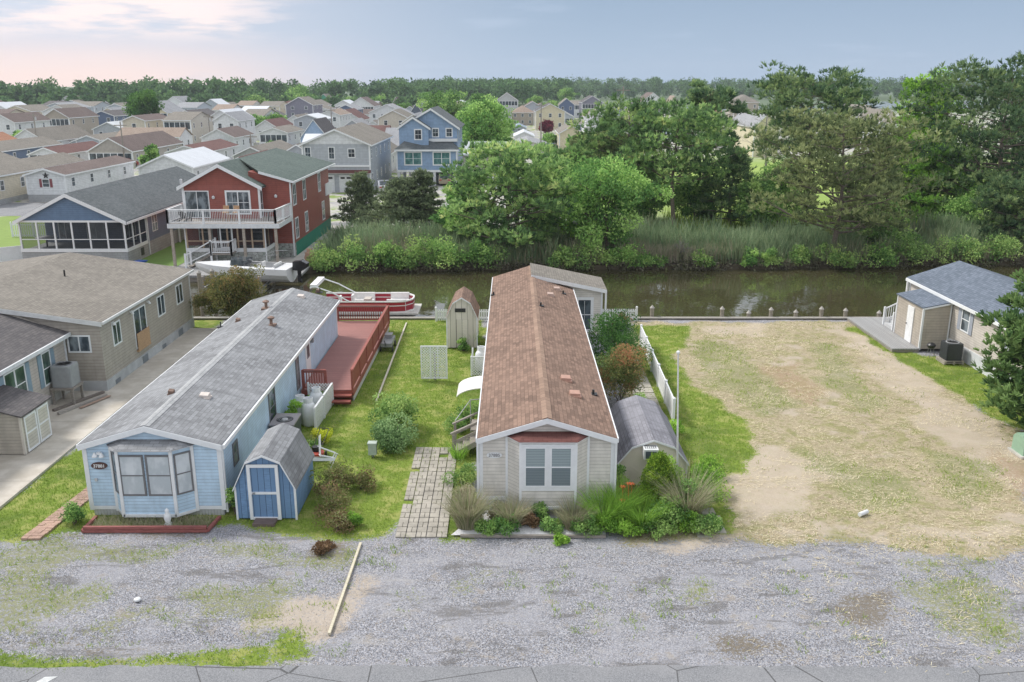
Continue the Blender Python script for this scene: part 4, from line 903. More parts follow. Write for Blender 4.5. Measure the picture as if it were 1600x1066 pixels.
# ---------------------------------------------------------------- right hand grey trailer home
RH = thing('mobile_home', 'beige grey sided home with slate blue roof and white skirting right of the bare lot', 'mobile home', (22.9, 50.3, 0)); X0, X1 = 22.9, 28.4
mb = MB(); gable_wall(mb, X0, X1, 28, 50.4, .75, 2.85, 3.75, 25.6); mb.build('wall', siding((.55, .51, .465), .12), RH)
mb = MB(); mb.box(X0 - .03, X1, 28, 50.42, 0, .76); mb.build('skirting', V_SKIRT, RH)
mb = MB(); gable_roof(mb, X0, X1, 28, 50.4, 2.85, 3.75, 25.6, ov=.18, ovy=.15); mb.build('roof', R_SLATE, RH)
mb = MB(); mb.box(X0 - .24, X0 - .18, 28, 50.55, 2.68, 2.84); mb.box(X0 - .04, X0 + .04, 50.3, 50.45, .1, 2.8); mb.box(X0 - .2, X0 - .1, 50.38, 50.48, 1.4, 2.7); mb.build('trim', WHITE, RH)
SHG = plain((.33, .36, .42))
for y in (43.75, 39.2, 34): window(RH, (X0 - .002, y, 2.1), (-1, 0), .85, 1.25, 'single', gl=GLC); shutters(RH, (X0, y, 2.1), (-1, 0), .85, 1.25, SHG)
t = thing('garden_shed', 'beige lean-to shed with slate roof and white door against the right hand home', 'shed', (22.1, 45.2, 0)); sx0, sy0, sy1 = 21.4, 45.2, 48.4
mb = MB(); mb.ext([(sx0, sy0, .15), (22.86, sy0, .15), (22.86, sy0, 2.62), (sx0, sy0, 2.33)], (0, sy1 - sy0, 0)); mb.build('wall', siding((.47, .42, .36), .15), t)
mb = MB(); mb.ext([(sx0 - .08, sy0 - .08, 2.34), (22.86, sy0 - .08, 2.65), (22.86, sy0 - .08, 2.71), (sx0 - .08, sy0 - .08, 2.40)], (0, sy1 - sy0 + .16, 0)); mb.build('roof', R_SLATE, t)
mb = MB(); mb.box(sx0 - .04, sx0 + .06, sy0 - .03, sy0 + .05, .1, 2.3); mb.box(22.78, 22.85, sy0 - .03, sy0, .1, 2.6); mb.box(sx0 - .03, sx0 + .02, sy1 - .05, sy1 + .03, .1, 2.3); mb.ext([(sx0 - .08, sy0 - .11, 2.27), (22.86, sy0 - .11, 2.58), (22.86, sy0 - .11, 2.66), (sx0 - .08, sy0 - .11, 2.35)], (0, .025, 0)); mb.build('trim', WHITE, t)
mb = MB(); mb.box(sx0 - .05, sx0 - .005, 46.2, 46.95, .2, 2.12); d_ = mb.build('door', plain((.8, .81, .82), .4), t); mb = MB(); mb.lathe(sx0 - .09, 46.85, [(.03, 1.1), (.03, 1.16)], 8); mb.build('handle', DARK, d_)
t = thing('deck', 'low grey plank deck beside the lean-to shed on the canal edge', 'deck', (20.7, 48, 0)); mb = MB(); mb.box(19.95, 21.38, 45.1, 51.7, .12, .2); mb.box(21.38, 23, 48.45, 51.7, .12, .2); mb.build('deck_floor', GDECK, t); mb = MB(); mb.box(19.97, 21.36, 45.12, 51.68, -.3, .115); mb.build('deck_frame', GWOOD, t)
t = thing('porch_steps', 'white railed porch steps behind the lean-to shed', 'steps', (22, 49.5, .2))
for i in range(3): mb = MB(); mb.box(21.45 + i * .3, 21.75 + i * .3, 48.8, 50, .2, .36 + i * .17); mb.build('step', LGREY, t)
for y in (48.75, 50.05):
    mb = MB(); mb.box(21.4, 21.5, y - .05, y + .05, .2, 1.25); mb.box(22.4, 22.5, y - .05, y + .05, .2, 1.75); mb.bar((21.45, y, 1.12), (22.45, y, 1.62), .06, .07); mb.bar((21.45, y, .45), (22.45, y, .95), .05, .05)
    for i in range(1, 8): mb.box(21.45 + i * .125 - .015, 21.45 + i * .125 + .015, y - .015, y + .015, .45 + i * .0625, 1.12 + i * .0625)
    mb.build('railing', WHITE, t)
# ---------------------------------------------------------------- air conditioners
def ac_unit(label, x, y, z, s, h, body, group=None, stand=None, top=None):
    t = thing('air_conditioner', label, 'air conditioner', (x, y, z), group=group)
    mb = MB(); c = .06; q = s / 2; mb.ext([(x - q + c, y - q, z), (x + q - c, y - q, z), (x + q, y - q + c, z), (x + q, y + q - c, z), (x + q - c, y + q, z), (x - q + c, y + q, z), (x - q, y + q - c, z), (x - q, y - q + c, z)], (0, 0, h))
    for i in range(18):
        zz = z + .04 + i * (h - .1) / 18; mb.box(x - q - .006, x + q + .006, y - q - .006, y + q + .006, zz, zz + .012)
    mb.build('casing', body, t); mb = MB(); mb.lathe(x, y, [(q * .78, z + h + .001), (q * .8, z + h + .025), (q * .7, z + h + .03), (q * .68, z + h + .004)], 24); mb.build('fan_ring', top or DARK, t)
    mb = MB(); mb.lathe(x, y, [(q * .66, z + h + .003), (q * .66, z + h + .006)], 24); mb.lathe(x, y, [(q * .2, z + h + .02), (q * .16, z + h + .05)], 12)
    for i in range(12): w = i * math.pi / 6; mb.bar((x, y, z + h + .03), (x + q * .75 * math.cos(w), y + q * .75 * math.sin(w), z + h + .03), .012, .012)
    mb.build('fan_grille', DARK, t); return t
ac_unit('grey air conditioner with fan top on a wooden stand by the blue shuttered house', -19.55, 37.3, .85, .85, .95, plain((.33, .34, .35), .5), top=GREYM)
t = thing('wooden_stand', 'pale wooden stand carrying the grey air conditioner at the left', 'stand', (-19.55, 37.3, 0))
mb = MB(); mb.box(-20.05, -19.05, 36.8, 37.8, .74, .84); mb.build('platform', GWOOD, t)
for dx in (-.42, .42):
    for dy in (-.42, .42): mb = MB(); mb.box(-19.55 + dx - .05, -19.55 + dx + .05, 37.3 + dy - .05, 37.3 + dy + .05, .05, .74); mb.build('leg', GWOOD, t)
t2 = thing('air_conditioner', 'dark air conditioner with a brown grey fan top between the blue shed and propane tanks', 'air conditioner', (-8.85, 32.6, 0))
mb = MB(); mb.box(-9.25, -8.35, 32.0, 33.2, .1, .98); mb.build('casing', plain((.05, .065, .07), .5), t2); mb = MB(); mb.box(-9.28, -8.32, 31.97, 33.23, .981, 1.04); mb.build('top_cover', plain((.30, .28, .29), .5), t2)
mb = MB(); mb.lathe(-8.8, 32.55, [(.32, 1.041), (.32, 1.05)], 24); fg = mb.build('fan_opening', DARK, t2); mb = MB(); mb.lathe(-8.8, 32.55, [(.13, 1.05), (.10, 1.08)], 14)
for r_ in (.2, .27): mb.path([(-8.8 + r_ * math.cos(i * .314), 32.55 + r_ * math.sin(i * .314), 1.06) for i in range(21)], .006, 4)
mb.build('fan_hub', LGREY, fg)
mb = MB(); mb.box(-9.32, -8.9, 31.35, 31.6, .1, .75); mb.build('disconnect_box', plain((.22, .32, .42)), t2)
ac_unit('black round cornered air conditioner on wooden pallets beside the right hand home', 22.15, 43.3, .22, .8, .85, plain((.035, .04, .045), .45), top=LGREY)
t = thing('wooden_pallet', 'wooden pallet under the black air conditioner', 'pallet', (22.15, 43.3, 0)); mb = MB()
for z in (.02, .12):
    for i in range(5): mb.box(21.65, 22.65, 42.85 + i * .2, 42.98 + i * .2, z + .05, z + .08)
    for xx in (21.65, 22.1, 22.55): mb.box(xx, xx + .09, 42.85, 43.78, z, z + .05)
mb.build('planks', wood((.42, .38, .33)), t)
t = thing('barbecue_grill', 'small dark kettle grill on thin legs between the lean-to shed and the air conditioner', 'grill', (21.55, 44.2, 0)); mb = MB(); mb.lathe(21.6, 44.3, [(.03, .42), (.16, .48), (.22, .6), (.22, .64), (.15, .72), (.03, .76)], 16); mb.build('bowl', DARK, t)
for w in (0, 2.1, 4.2): mb = MB(); mb.tube((21.6 + .1 * math.cos(w), 44.3 + .1 * math.sin(w), .5), (21.6 + .25 * math.cos(w), 44.3 + .25 * math.sin(w), 0), .012); mb.build('leg', GREYM, t)
# ---------------------------------------------------------------- paths and borders
mb = MB(); R = rng(8); cols_ = [-3.62, -3.3, -2.98, -2.66, -2.34, -2.0]
PAV = plain((.36, .335, .29), .9, var=.3, nsc=3)
y = 25.0; r = 0
while y < 32.1:
    for i in range(5):
        a = cols_[i] + (y - 25) * -.012 + .01; b = cols_[i + 1] + (y - 25) * -.012 - .02; j = R.normal(0, .008)
        if R.uniform() < .03: continue
        if (r + i) % 2: mb.box(a, b, y + j, y + .30 + j, -.05, .055 + R.uniform(0, .012))
        else: mb.box(a, (a + b) / 2 - .008, y, y + .3, -.05, .055 + R.uniform(0, .012)); mb.box((a + b) / 2 + .008, b, y + j, y + .3 + j, -.05, .055 + R.uniform(0, .012))
    y += .325; r += 1
structure(mb.build('paver_path', PAV))
mb = MB(); R = rng(9)
for i in range(26):
    f = i / 26; cx, cy_ = -14.15 + (-14.83 + 14.15) * (1 - f) , 24.9 + f * 4.4
    cx = -14.85 + f * .45
    for k in range(3): mb.box(cx - .3 + k * .2, cx - .11 + k * .2, cy_, cy_ + .155, -.05, .05 + R.uniform(0, .015))
structure(mb.build('brick_path', plain((.42, .28, .22), .9, var=.3, nsc=4)))
mb = MB(); R = rng(10)
for i in range(16): y = 34 + i * .75; mb.box(5.55 + .1 * math.sin(i), 6.45, y, y + .68, -.05, .06 + R.uniform(0, .02))
for i, (a, b) in enumerate(((5.75, 25.0), (6.25, 25.25), (5.85, 25.75), (6.3, 25.95), (6.2, 26.5), (5.95, 27.1))): mb.box(a, a + .45, b, b + .48, -.05, .06)
structure(mb.build('side_path', plain((.40, .38, .33), .9, var=.25)))
mb = MB(); mb.bar((-4.62, 24.6, .05), (-4.66, 19.9, .05), .07, .07); tag(mb.build('landscape_timber', wood((.60, .55, .42))), 'long thin pale timber lying across the gravel as a parking border', 'timber')
mb = MB(); mb.bar((-6.2, 50.9, .06), (-6.0, 37.3, .06), .08, .06); tag(mb.build('landscape_timber', wood((.60, .56, .46))), 'pale timber edging in the lawn right of the red deck', 'timber')
t = thing('planter_border', 'low red and brown timber frame round the weedy bed under the blue bay window', 'planter', (-11.4, 25.4, 0))
for a, b, h in (((-13.45, 25.35), (-9.55, 25.38), .07), ((-13.45, 25.35), (-13.45, 26.3), .07), ((-9.55, 25.38), (-9.45, 26.3), .07), ((-13.42, 25.37), (-9.58, 25.4), .17)): mb = MB(); mb.bar((*a, h), (*b, h), .1, .09); mb.build('timber', wood((.30, .10, .09)), t)
t = thing('bed_edging', 'old grey timber edging between the grasses and the gravel', 'edging', (.5, 25.1, 0)); mb = MB(); mb.bar((-1.6, 25.05, .06), (2.9, 25.02, .06), .09, .08); mb.build('timber', GWOOD, t)
structure(MB().face([(-1.9, 25.1, .062), (2.9, 25.1, .062), (3.2, 26.8, .062), (-1.0, 26.8, .062)]).build('bed_gravel', plain((.62, .62, .64), .9, var=.25, nsc=18)))
# ---------------------------------------------------------------- fences, poles, lattice, tanks
def lattice(mb, a, b, z0, z1, s=.13, w=.035):
    a = Vector((*a, 0)); b = Vector((*b, 0)); d = b - a; L = d.length; d.normalize(); Z = Vector((0, 0, 1)); H = z1 - z0; n = int((L + H) / s)
    for q in range(n + 1):
        for sg in (1, -1):
            c = q * s; u0 = max(0, c - H); u1 = min(L, c); v0 = c - u0; v1 = c - u1
            if u1 - u0 < .02: continue
            if sg < 0: v0, v1 = H - v0, H - v1
            n_ = d.cross(Z) * (.006 * sg); mb.bar(a + d * u0 + Z * (z0 + v0) + n_, a + d * u1 + Z * (z0 + v1) + n_, .01, w)
t = thing('lattice_screen', 'white diamond lattice panel standing alone on the lawn', 'lattice', (-3.68, 40.4, 0)); mb = MB(); lattice(mb, (-4.28, 40.4), (-3.08, 40.4), .12, 1.68)
for x in (-4.28, -3.85, -3.5, -3.08): mb.box(x - .03, x + .03, 40.36, 40.44, .1, 1.7)
mb.box(-4.3, -3.06, 40.37, 40.43, 1.66, 1.72); mb.box(-4.3, -3.06, 40.37, 40.43, .1, .15); mb.build('panel', WHITE, t); mb = MB(); mb.box(-3.7, -3.62, 40.44, 40.52, 0, 1.4); mb.build('post', GWOOD, t)
t = thing('lattice_screen', 'white lattice screen around the propane tanks beside the light blue home', 'lattice', (-8.3, 35.3, 0)); mb = MB()
lattice(mb, (-7.95, 33.9), (-7.85, 37.0), .03, .98); lattice(mb, (-8.9, 37.1), (-7.85, 37.1), .03, .98)
for p in ((-7.95, 33.9), (-7.9, 35.4), (-7.85, 37.05), (-8.9, 37.1)): mb.box(p[0] - .04, p[0] + .04, p[1] - .04, p[1] + .04, 0, 1.02)
mb.bar((-7.95, 33.9, 1.0), (-7.85, 37.05, 1.0), .08, .04); mb.build('panel', WHITE, t)
tank = None
for i, (x, y, lb) in enumerate(((-8.35, 34.6, 'white propane tank with collar nearest the camera behind the lattice screen'), (-8.3, 35.9, 'white propane tank behind the foremost one in the lattice screen'), (-8.75, 34.9, 'white propane tank closest to the blue wall in the lattice screen'))):
    if tank is None:
        tank = thing('propane_tank', lb, 'tank', (x, y, 0), group='propane tanks by the blue home', local=True); mb = MB(); mb.lathe(0, 0, [(.24, 0), (.3, .08), (.31, .5), (.29, .85), (.2, 1.0), (.06, 1.05)], 20); mb.build('body', plain((.72, .74, .75), .35), tank, smooth=True)
        mb = MB(); mb.lathe(0, 0, [(.19, .98), (.19, 1.2), (.17, 1.2), (.17, .99)], 16); mb.build('collar', WHITE, tank)
    else: dup(tank, (x, y, 0), label=lb)
t = thing('lattice_box', 'small white lattice box enclosure at the left wall of the beige home', 'lattice', (-1.45, 41.5, 0)); mb = MB(); lattice(mb, (-1.95, 41.1), (-1.1, 41.1), .03, .95); lattice(mb, (-1.95, 41.1), (-1.95, 42.5), .03, .95)
for p in ((-1.95, 41.1), (-1.1, 41.1), (-1.95, 42.5)): mb.box(p[0] - .04, p[0] + .04, p[1] - .04, p[1] + .04, 0, 1.0)
mb.bar((-1.95, 41.1, .97), (-1.1, 41.1, .97), .06, .05); mb.build('panel', WHITE, t)
dup(tank, (-1.5, 41.9, .05), label='white propane tank inside the small lattice box by the beige home', group='propane tanks')
def picket(name, label, a, b, h=.95, gap=.13, cap=True, solid=False, posts=2.0, group=None, m=WHITE, z0=0):
    t = thing(name, label, 'fence', (a[0], a[1], 0), group=group); A = Vector((*a, z0)); Bv = Vector((*b, z0)); d = Bv - A; L = d.length; d.normalize(); Z = Vector((0, 0, 1)); n = max(1, round(L / posts))
    for i in range(n + 1):
        p = A + d * L * i / n; mb = MB(); mb.obox(p + Z * (h + .08) / 2, d, d.cross(Z), .055, .055, (h + .08) / 2); mb.lathe(p.x, p.y, [(.07, z0 + h + .08), (.075, z0 + h + .11), (.01, z0 + h + .16)], 8); mb.build('post', m, t)
    mb = MB(); k = int(L / gap); w = .045 if not solid else gap * .49
    for i in range(k): p = A + d * L * (i + .5) / k; mb.obox(p + Z * (.04 + h / 2 - .02), d, d.cross(Z), w, .012, h / 2 - .04)
    for z in (.2, h - .15): mb.bar(A + Z * z, Bv + Z * z, .04, .07)
    if solid: mb.bar(A + Z * h, Bv + Z * h, .06, .09)
    mb.build('pickets', m, t); return t
picket('picket_fence', 'white picket fence on the canal edge behind the cream barn shed', (-4.5, 51.5), (-1.2, 51.5), .75)
picket('picket_fence', 'white picket fence on the canal edge right of the brown roof', (5.2, 51.6), (7.4, 51.6), .75)
picket('vinyl_fence', 'white solid vinyl fence running along the path beside the crape myrtles', (6.95, 46.5), (6.68, 34.8), 1.0, .16, solid=True, posts=2.4)
t = thing('flagpole', 'bare thin white metal flagpole in front of the lumpy roofed shed', 'flagpole', (5.9, 29.8, 0)); mb = MB(); mb.tube((5.72, 28.4, 0), (5.5, 28.4, 4.95), .035, .025, 10); mb.build('pole', plain((.66, .67, .68), .35), t); mb = MB(); mb.lathe(5.5, 28.4, [(.01, 4.93), (.06, 4.97), (.06, 5.02), (.01, 5.06)], 12); mb.build('finial', WHITE, t)
def chair(name, label, x, y, z, rz, mat, group=None, s=1.):
    t = thing(name, label, 'chair', (x, y, z), rz, group, local=True); mb = MB()
    for i in range(5): mb.ext([(-.26 + i * .105, -.28, .36), (-.165 + i * .105, -.28, .36), (-.165 + i * .105, .25, .26), (-.26 + i * .105, .25, .26)], (0, 0, .02))
    mb.build('seat', mat, t); mb = MB()
    for i in range(5): mb.bar((-.21 + i * .105, .22, .25), (-.21 * 1.2 + i * .126, .52, .98 - .04 * abs(i - 2)), .09, .02)
    mb.build('backrest', mat, t)
    for sx in (-1, 1):
        mb = MB(); mb.bar((sx * .33, -.32, .56), (sx * .33, .4, .54), .11, .025); mb.build('armrest', mat, t); mb = MB(); mb.bar((sx * .3, -.28, 0), (sx * .3, -.28, .55), .08, .03); mb.bar((sx * .3, -.28, .33), (sx * .3, .55, .0), .03, .1); mb.build('leg', mat, t)
    return t
c1 = chair('garden_chair', 'white slatted garden chair tipped beside the blue shed', -6.95, 30.4, .1, 1.9, WHITE); c1.rotation_euler = (.5, .3, 1.9)
t = thing('lawn_mower', 'black and red push mower among weeds behind the blue shed', 'mower', (-7.3, 31.3, 0)); mb = MB(); mb.lathe(-7.35, 31.2, [(.28, .12), (.3, .25), (.2, .3)], 14); mb.build('deck', plain((.5, .07, .04), .4), t); mb = MB(); mb.lathe(-7.35, 31.2, [(.15, .3), (.15, .48), (.05, .5)], 12); mb.build('engine', DARK, t)
mb = MB(); mb.path([(-7.5, 31.3, .3), (-7.3, 31.9, .95), (-6.95, 31.8, .95), (-7.2, 31.1, .3)], .015, 6); mb.build('handle', DARK, t)
for dx, dy in ((-.3, -.2), (.28, -.2), (-.3, .25), (.28, .25)): mb = MB(); mb.tube((-7.35 + dx, 31.2 + dy, .1), (-7.29 + dx, 31.2 + dy, .1), .1, .1, 12); mb.build('wheel', DARK, t)
t = thing('utility_box', 'pale green electrical transformer box under the pine at right edge', 'utility box', (19.2, 31.6, 0)); mb = MB(); mb.ext([(19.2, 31.2, .08), (19.2, 32.0, .08), (19.2, 32.0, .62), (19.2, 31.8, .8), (19.2, 31.35, .8), (19.2, 31.2, .62)], (.95, 0, 0)); mb.build('cabinet', plain((.27, .42, .30), .5), t); mb = MB(); mb.box(19.1, 20.3, 31.1, 32.1, 0, .08); mb.build('pad', CONC, t)
t = thing('utility_box', 'small grey green electric meter box at the foot of the green shrub', 'utility box', (-5.3, 31.4, 0)); mb = MB(); mb.box(-5.4, -5.1, 31.2, 31.45, .12, .55); mb.box(-5.42, -5.08, 31.18, 31.47, .55, .6); mb.build('cabinet', plain((.42, .48, .44)), t); mb = MB(); mb.box(-5.3, -5.2, 31.28, 31.38, 0, .12); mb.build('post', GREYM, t)
mb = MB(); p = at(1349, 806); mb.tube((p[0] - .18, p[1] - .12, .1), (p[0] + .15, p[1] + .1, .1), .07, .07, 14); mb.build('', WHITE2) if False else tag(mb.build('drain_pipe', WHITE2), 'short white plastic pipe piece lying in the straw lot', 'pipe')
t = thing('garden_statue', 'small white garden statue in the weedy bed below the blue bay window', 'statue', (-10.93, 25.75, 0)); mb = MB(); mb.lathe(-10.93, 25.8, [(.13, 0), (.12, .1), (.07, .14), (.12, .3), (.10, .42), (.05, .48), (.07, .55), (.02, .62)], 12); mb.build('figure', WHITE, t, smooth=True)
R = rng(77); rocks = None
for i, (px, py, s, lb) in enumerate(((215, 940, .12, 'white stone lying on the left gravel parking area'), (843, 1000, .06, 'small white stone in the gravel near the paver path'))):
    if i: break
    p = at(px, py); o = MB(); o.lathe(0, 0, [(.05, 0), (.1, .03), (.09, .07), (.03, .09)], 8); q = o.build('stone', WHITE2, None); q.location = (p[0], p[1], .02); tag(q, lb, 'stone')
for i, (p0, p1, lb) in enumerate((((-19.6, 36.0), (-18.5, 38.4), 'dark weathered plank nearest the wooden air conditioner stand on the driveway'), ((-19.2, 35.6), (-18.2, 38.0), 'grey weathered plank next to the darker one on the driveway'), ((-18.6, 36.3), (-18.0, 37.9), 'thin reddish board lying right of the two planks on the driveway'))):
    mb = MB(); mb.bar((*p0, .13), (*p1, .13), .14, .1 if i < 2 else .03); tag(mb.build('plank', wood(((.2, .17, .15), (.36, .33, .3), (.4, .28, .22))[i])), lb, 'plank', 'planks on the driveway')
# ---------------------------------------------------------------- bulkhead and pilings
t = thing('bulkhead', 'grey timber bulkhead wall along the near bank of the canal', 'retaining wall', (0, 52, 0)); mb = MB(); mb.box(-60, 80, 51.88, 52.0, -1.4, .06); mb.build('boards', wood((.24, .21, .18), .3, .9, .25, 0), t); mb = MB(); mb.box(-60, 80, 51.8, 52.12, .06, .13); mb.build('cap', wood((.33, .31, .28)), t)
pil = None
def piling(label, x, y, h, r=.12, cap=None, group=None):
    global pil
    if pil is None:
        pil = thing('piling', label, 'piling', (x, y, 0), group=group, local=True); mb = MB(); mb.tube((0, 0, -2), (0, 0, 1), .13, .12, 12); mb.build('post', wood((.30, .27, .22), .35), pil); mb = MB(); mb.lathe(0, 0, [(.15, 1.0), (.15, 1.03), (.01, 1.2)], 12); mb.build('cap', plain((.36, .34, .31)), pil); o = pil
    else: o = dup(pil, (x, y, 0), label=label, group=group)
    o.location = (x, y, h - 1); return o
for i, (px, h) in enumerate(((1020, .62), (1130, .55), (1172, .3), (1207, .5), (1246, .35), (1286, .55), (1324, .45), (1377, .3))):
    piling(('first', 'second', 'third', 'fourth', 'fifth', 'sixth', 'seventh', 'eighth')[i] + ' short piling from the left along the bulkhead by the bare lot', at(px, 500)[0], 52.25, h, group='short pilings along the bulkhead')
for i, (px, py) in enumerate(((318, 470), (328, 474))):
    p = at(px, py + 20); piling(('left', 'right')[i] + ' one of two tall grey pilings behind the taupe house', p[0] + .1, 53.0 + i * .6, 2.6, group='tall pilings by the boat lift')
for i, px in enumerate((12, 46, 83)): p = at(px, 440); piling(('leftmost', 'middle', 'rightmost')[i] + ' white capped piling by the tan dock at far left', aty(px, 428, 61.5)[0], 61.5, .9, group='capped pilings by the tan dock')
t = thing('dock', 'tan plank dock in front of the screened blue house', 'dock', (-36, 64, 0)); mb = MB(); mb.box(-48, -30, 62, 66.2, -.12, .04); mb.build('dock_floor', wood((.50, .35, .25), .2, .8, .2, 0), t); mb = MB(); mb.box(-48, -30, 62.1, 62.3, -1.3, -.13); mb.build('dock_frame', GWOOD, t)
t = thing('dock', 'grey plank dock in front of the red house', 'dock', (-22, 65, 0)); mb = MB(); mb.box(-28.5, -15.6, 64.6, 68.2, -.12, .05); mb.build('dock_floor', GDECK, t); mb = MB(); mb.box(-28.4, -15.8, 64.7, 64.9, -1.3, -.13)
for x in (-28, -25, -22, -19, -16.2): mb.tube((x, 64.75, -1.6), (x, 64.75, .3), .11)
mb.build('dock_frame', GWOOD, t)
sheet('red_house_yard', [(-29.9, 67.4), (-25.9, 67.4), (-25.9, 90), (-29.9, 90)], .02, plain((.15, .26, .05), .9, nsc=1.5))
mb = MB(); mb.box(-19.3, -16.0, 67.45, 71.0, -.1, .1); mb.box(-17.6, -16.4, 71, 77, -.1, .06); structure(mb.build('concrete_patio', CONC))
# ---------------------------------------------------------------- boats
def hull(L, W_, H, fn, n=16, k=9):
    """rows along length (bow at +x); fn(s)->(halfwidth, keel z, deck z)"""
    mb = MB(); rows = []
    for i in range(n + 1):
        s = i / n; hw, kz, dz_ = fn(s); row = []
        for j in range(k):
            a = j / (k - 1) * 2 - 1; y = hw * math.copysign(min(1, abs(a) * 1.25) ** .8, a); z = kz + (dz_ - kz) * abs(a) ** 1.7; row.append((s * L, y, z))
        rows.append(row)
    for i in range(n):
        for j in range(k - 1): mb.face([rows[i][j], rows[i][j + 1], rows[i + 1][j + 1], rows[i + 1][j]][::-1])
    mb.face(rows[0]); 
    return mb, rows
bt = thing('speedboat', 'white speedboat with black outboard motor on a lift by the red house', 'boat', (-15.6, 62.6, .35), math.pi - .12, local=True)
fn = lambda s: (1.25 * (1 - max(0, (s - .45) / .55) ** 2.2) + .02, -.35 + .9 * max(0, (s - .6) / .4) ** 2, .75 + .18 * s)
mb, rows = hull(7.2, 2.5, 1.2, fn); WB = plain((.80, .81, .83), .25, var=.04); mb.build('hull', WB, bt, smooth=True)
mb = MB(); T_ = [(r[0], r[-1]) for r in rows]
for i in range(len(T_) - 1):
    (a, b), (c, d) = T_[i], T_[i + 1]; m = .82 if 2 <= i < 9 else 0
    if 2 <= i < 9:
        for sg in (0, 1):
            p, q = (a, c) if sg == 0 else (b, d); mb.face([p, (p[0], p[1] * .72, p[2] + .05), (q[0], q[1] * .72, q[2] + .05), q][:: (1 if sg else -1)])
    else: mb.face([a, b, (d[0], d[1], d[2]), c][::-1])
mb.build('deck', WB, bt); mb = MB(); mb.box(.95, 4.0, -.85, .85, .25, .3); mb.build('cockpit_floor', plain((.5, .5, .5)), bt)
for (x, y, w) in ((1.3, 0, .7), (2.5, .45, .28), (2.5, -.45, .28)): mb = MB(); mb.box(x - .25, x + .25, y - w, y + w, .3, .62); mb.box(x - .28, x - .18, y - w, y + w, .62, 1.0); mb.build('seat', plain((.7, .7, .7), .5), bt)
mb = MB(); mb.ext([(3.3, -.8, .85), (4.3, -.7, .9), (4.6, 0, .92), (4.3, .7, .9), (3.3, .8, .85), (3.1, .75, 1.3), (3.9, .5, 1.25), (4.0, 0, 1.28), (3.9, -.5, 1.25), (3.1, -.75, 1.3)][:5], (-.1, 0, .38)); mb.build('windshield', glassm((.05, .06, .07), (.12, .14, .15)), bt)
mb = MB(); mb.ext([(-.1, -.28, .55), (-.75, -.26, .5), (-1.15, -.22, .75), (-1.2, -.2, 1.05), (-.8, -.2, 1.25), (-.15, -.25, 1.15)], (0, .55, 0)); mb.box(-.6, -.4, -.12, .12, -.3, .5); ob_ = mb.build('outboard_motor', plain((.02, .02, .025), .25), bt); mb = MB(); mb.tube((-.6, 0, -.25), (-.7, 0, -.25), .16); mb.build('propeller', DARK, ob_)
mb = MB()
for w in (-1, 1): mb.path([(2.2, w * .95, .9), (1.6, w * .95, 1.7), (.6, w * .9, 1.75)], .02, 6)
mb.path([(1.6, -.95, 1.7), (1.6, .95, 1.7)], .02, 6); mb.build('top_frame', GREYM, bt)
t = thing('boat_lift', 'grey timber boat lift with tall posts holding the white speedboat', 'boat lift', (-19, 62.6, 0))
for x in (-21.5, -17.5):
    for y in (60.9, 64.3): mb = MB(); mb.tube((x, y, -2), (x, y, .75), .13); mb.build('post', GWOOD, t)
    mb = MB(); mb.box(x - .08, x + .08, 60.9, 64.3, -.25, -.08); mb.build('beam', GREYM, t)
pb = thing('pontoon_boat', 'red and white pontoon boat moored behind the red deck', 'boat', (-11.8, 53.9, -.5), 0, local=True); RB = plain((.34, .02, .04), .3); PW = plain((.74, .73, .72), .4)
for y in (-.85, .85):
    mb = MB(); mb.tube((.1, y, .28), (5.3, y, .28), .3, .3, 18); mb.tube((5.3, y, .28), (6.0, y, .42), .3, .06, 18); mb.build('pontoon', plain((.55, .57, .59), .3, .6), pb, smooth=True)
mb = MB(); mb.box(0, 6.1, -1.25, 1.25, .6, .7); mb.build('deck', plain((.55, .54, .50)), pb)
def arc(h0, h1, ins, mat, nm, th=.05):
    P = [(.1, -1.2 + ins), (4.6, -1.2 + ins), (5.3, -1.05 + ins), (5.7, -.5 + ins * .5), (5.75, 0), (5.7, .5 - ins * .5), (5.3, 1.05 - ins), (4.6, 1.2 - ins), (.1, 1.2 - ins)]; mb = MB()
    for a, b in zip(P[:-1], P[1:]): mb.bar((a[0], a[1], (h0 + h1) / 2), (b[0], b[1], (h0 + h1) / 2), th, h1 - h0)
    mb.build(nm, mat, pb)
arc(.70, .80, 0, PW, 'lower_rail'); arc(.80, 1.12, .0, RB, 'side_panel', .04); arc(1.12, 1.17, -.01, PW, 'stripe', .06); arc(1.17, 1.36, .0, RB, 'upper_panel', .04); arc(1.36, 1.44, .0, PW, 'top_rail', .09)
for (a, b, c, d) in ((4.2, 5.35, -1.05, -.6), (4.2, 5.35, .6, 1.05), (1.9, 3.2, .55, 1.05), (.2, 1.2, -1.05, .2)):
    mb = MB(); mb.box(a, b, c, d, .7, 1.12); mb.box(a, b, (c if c < 0 else d - .16), (c + .16 if c < 0 else d), 1.12, 1.5); mb.build('bench_seat', PW, pb)
for (a, b) in ((2.3, -.3), (1.6, -.7)): mb = MB(); mb.lathe(a, b, [(.1, .7), (.1, .95), (.3, 1.0), (.28, 1.15)], 12); mb.box(a - .32, a - .2, b - .27, b + .27, 1.1, 1.65); mb.build('captain_seat', PW, pb)
mb = MB(); mb.box(2.8, 3.2, -.9, -.2, .7, 1.5); mb.build('console', plain((.5, .45, .4)), pb); mb = MB()
for y in (-1.2, 1.2): mb.path([(2.0, y, 1.4), (.9, y, 2.0), (-.1, y, 2.35), (-.35, y, 2.25)], .04, 8)
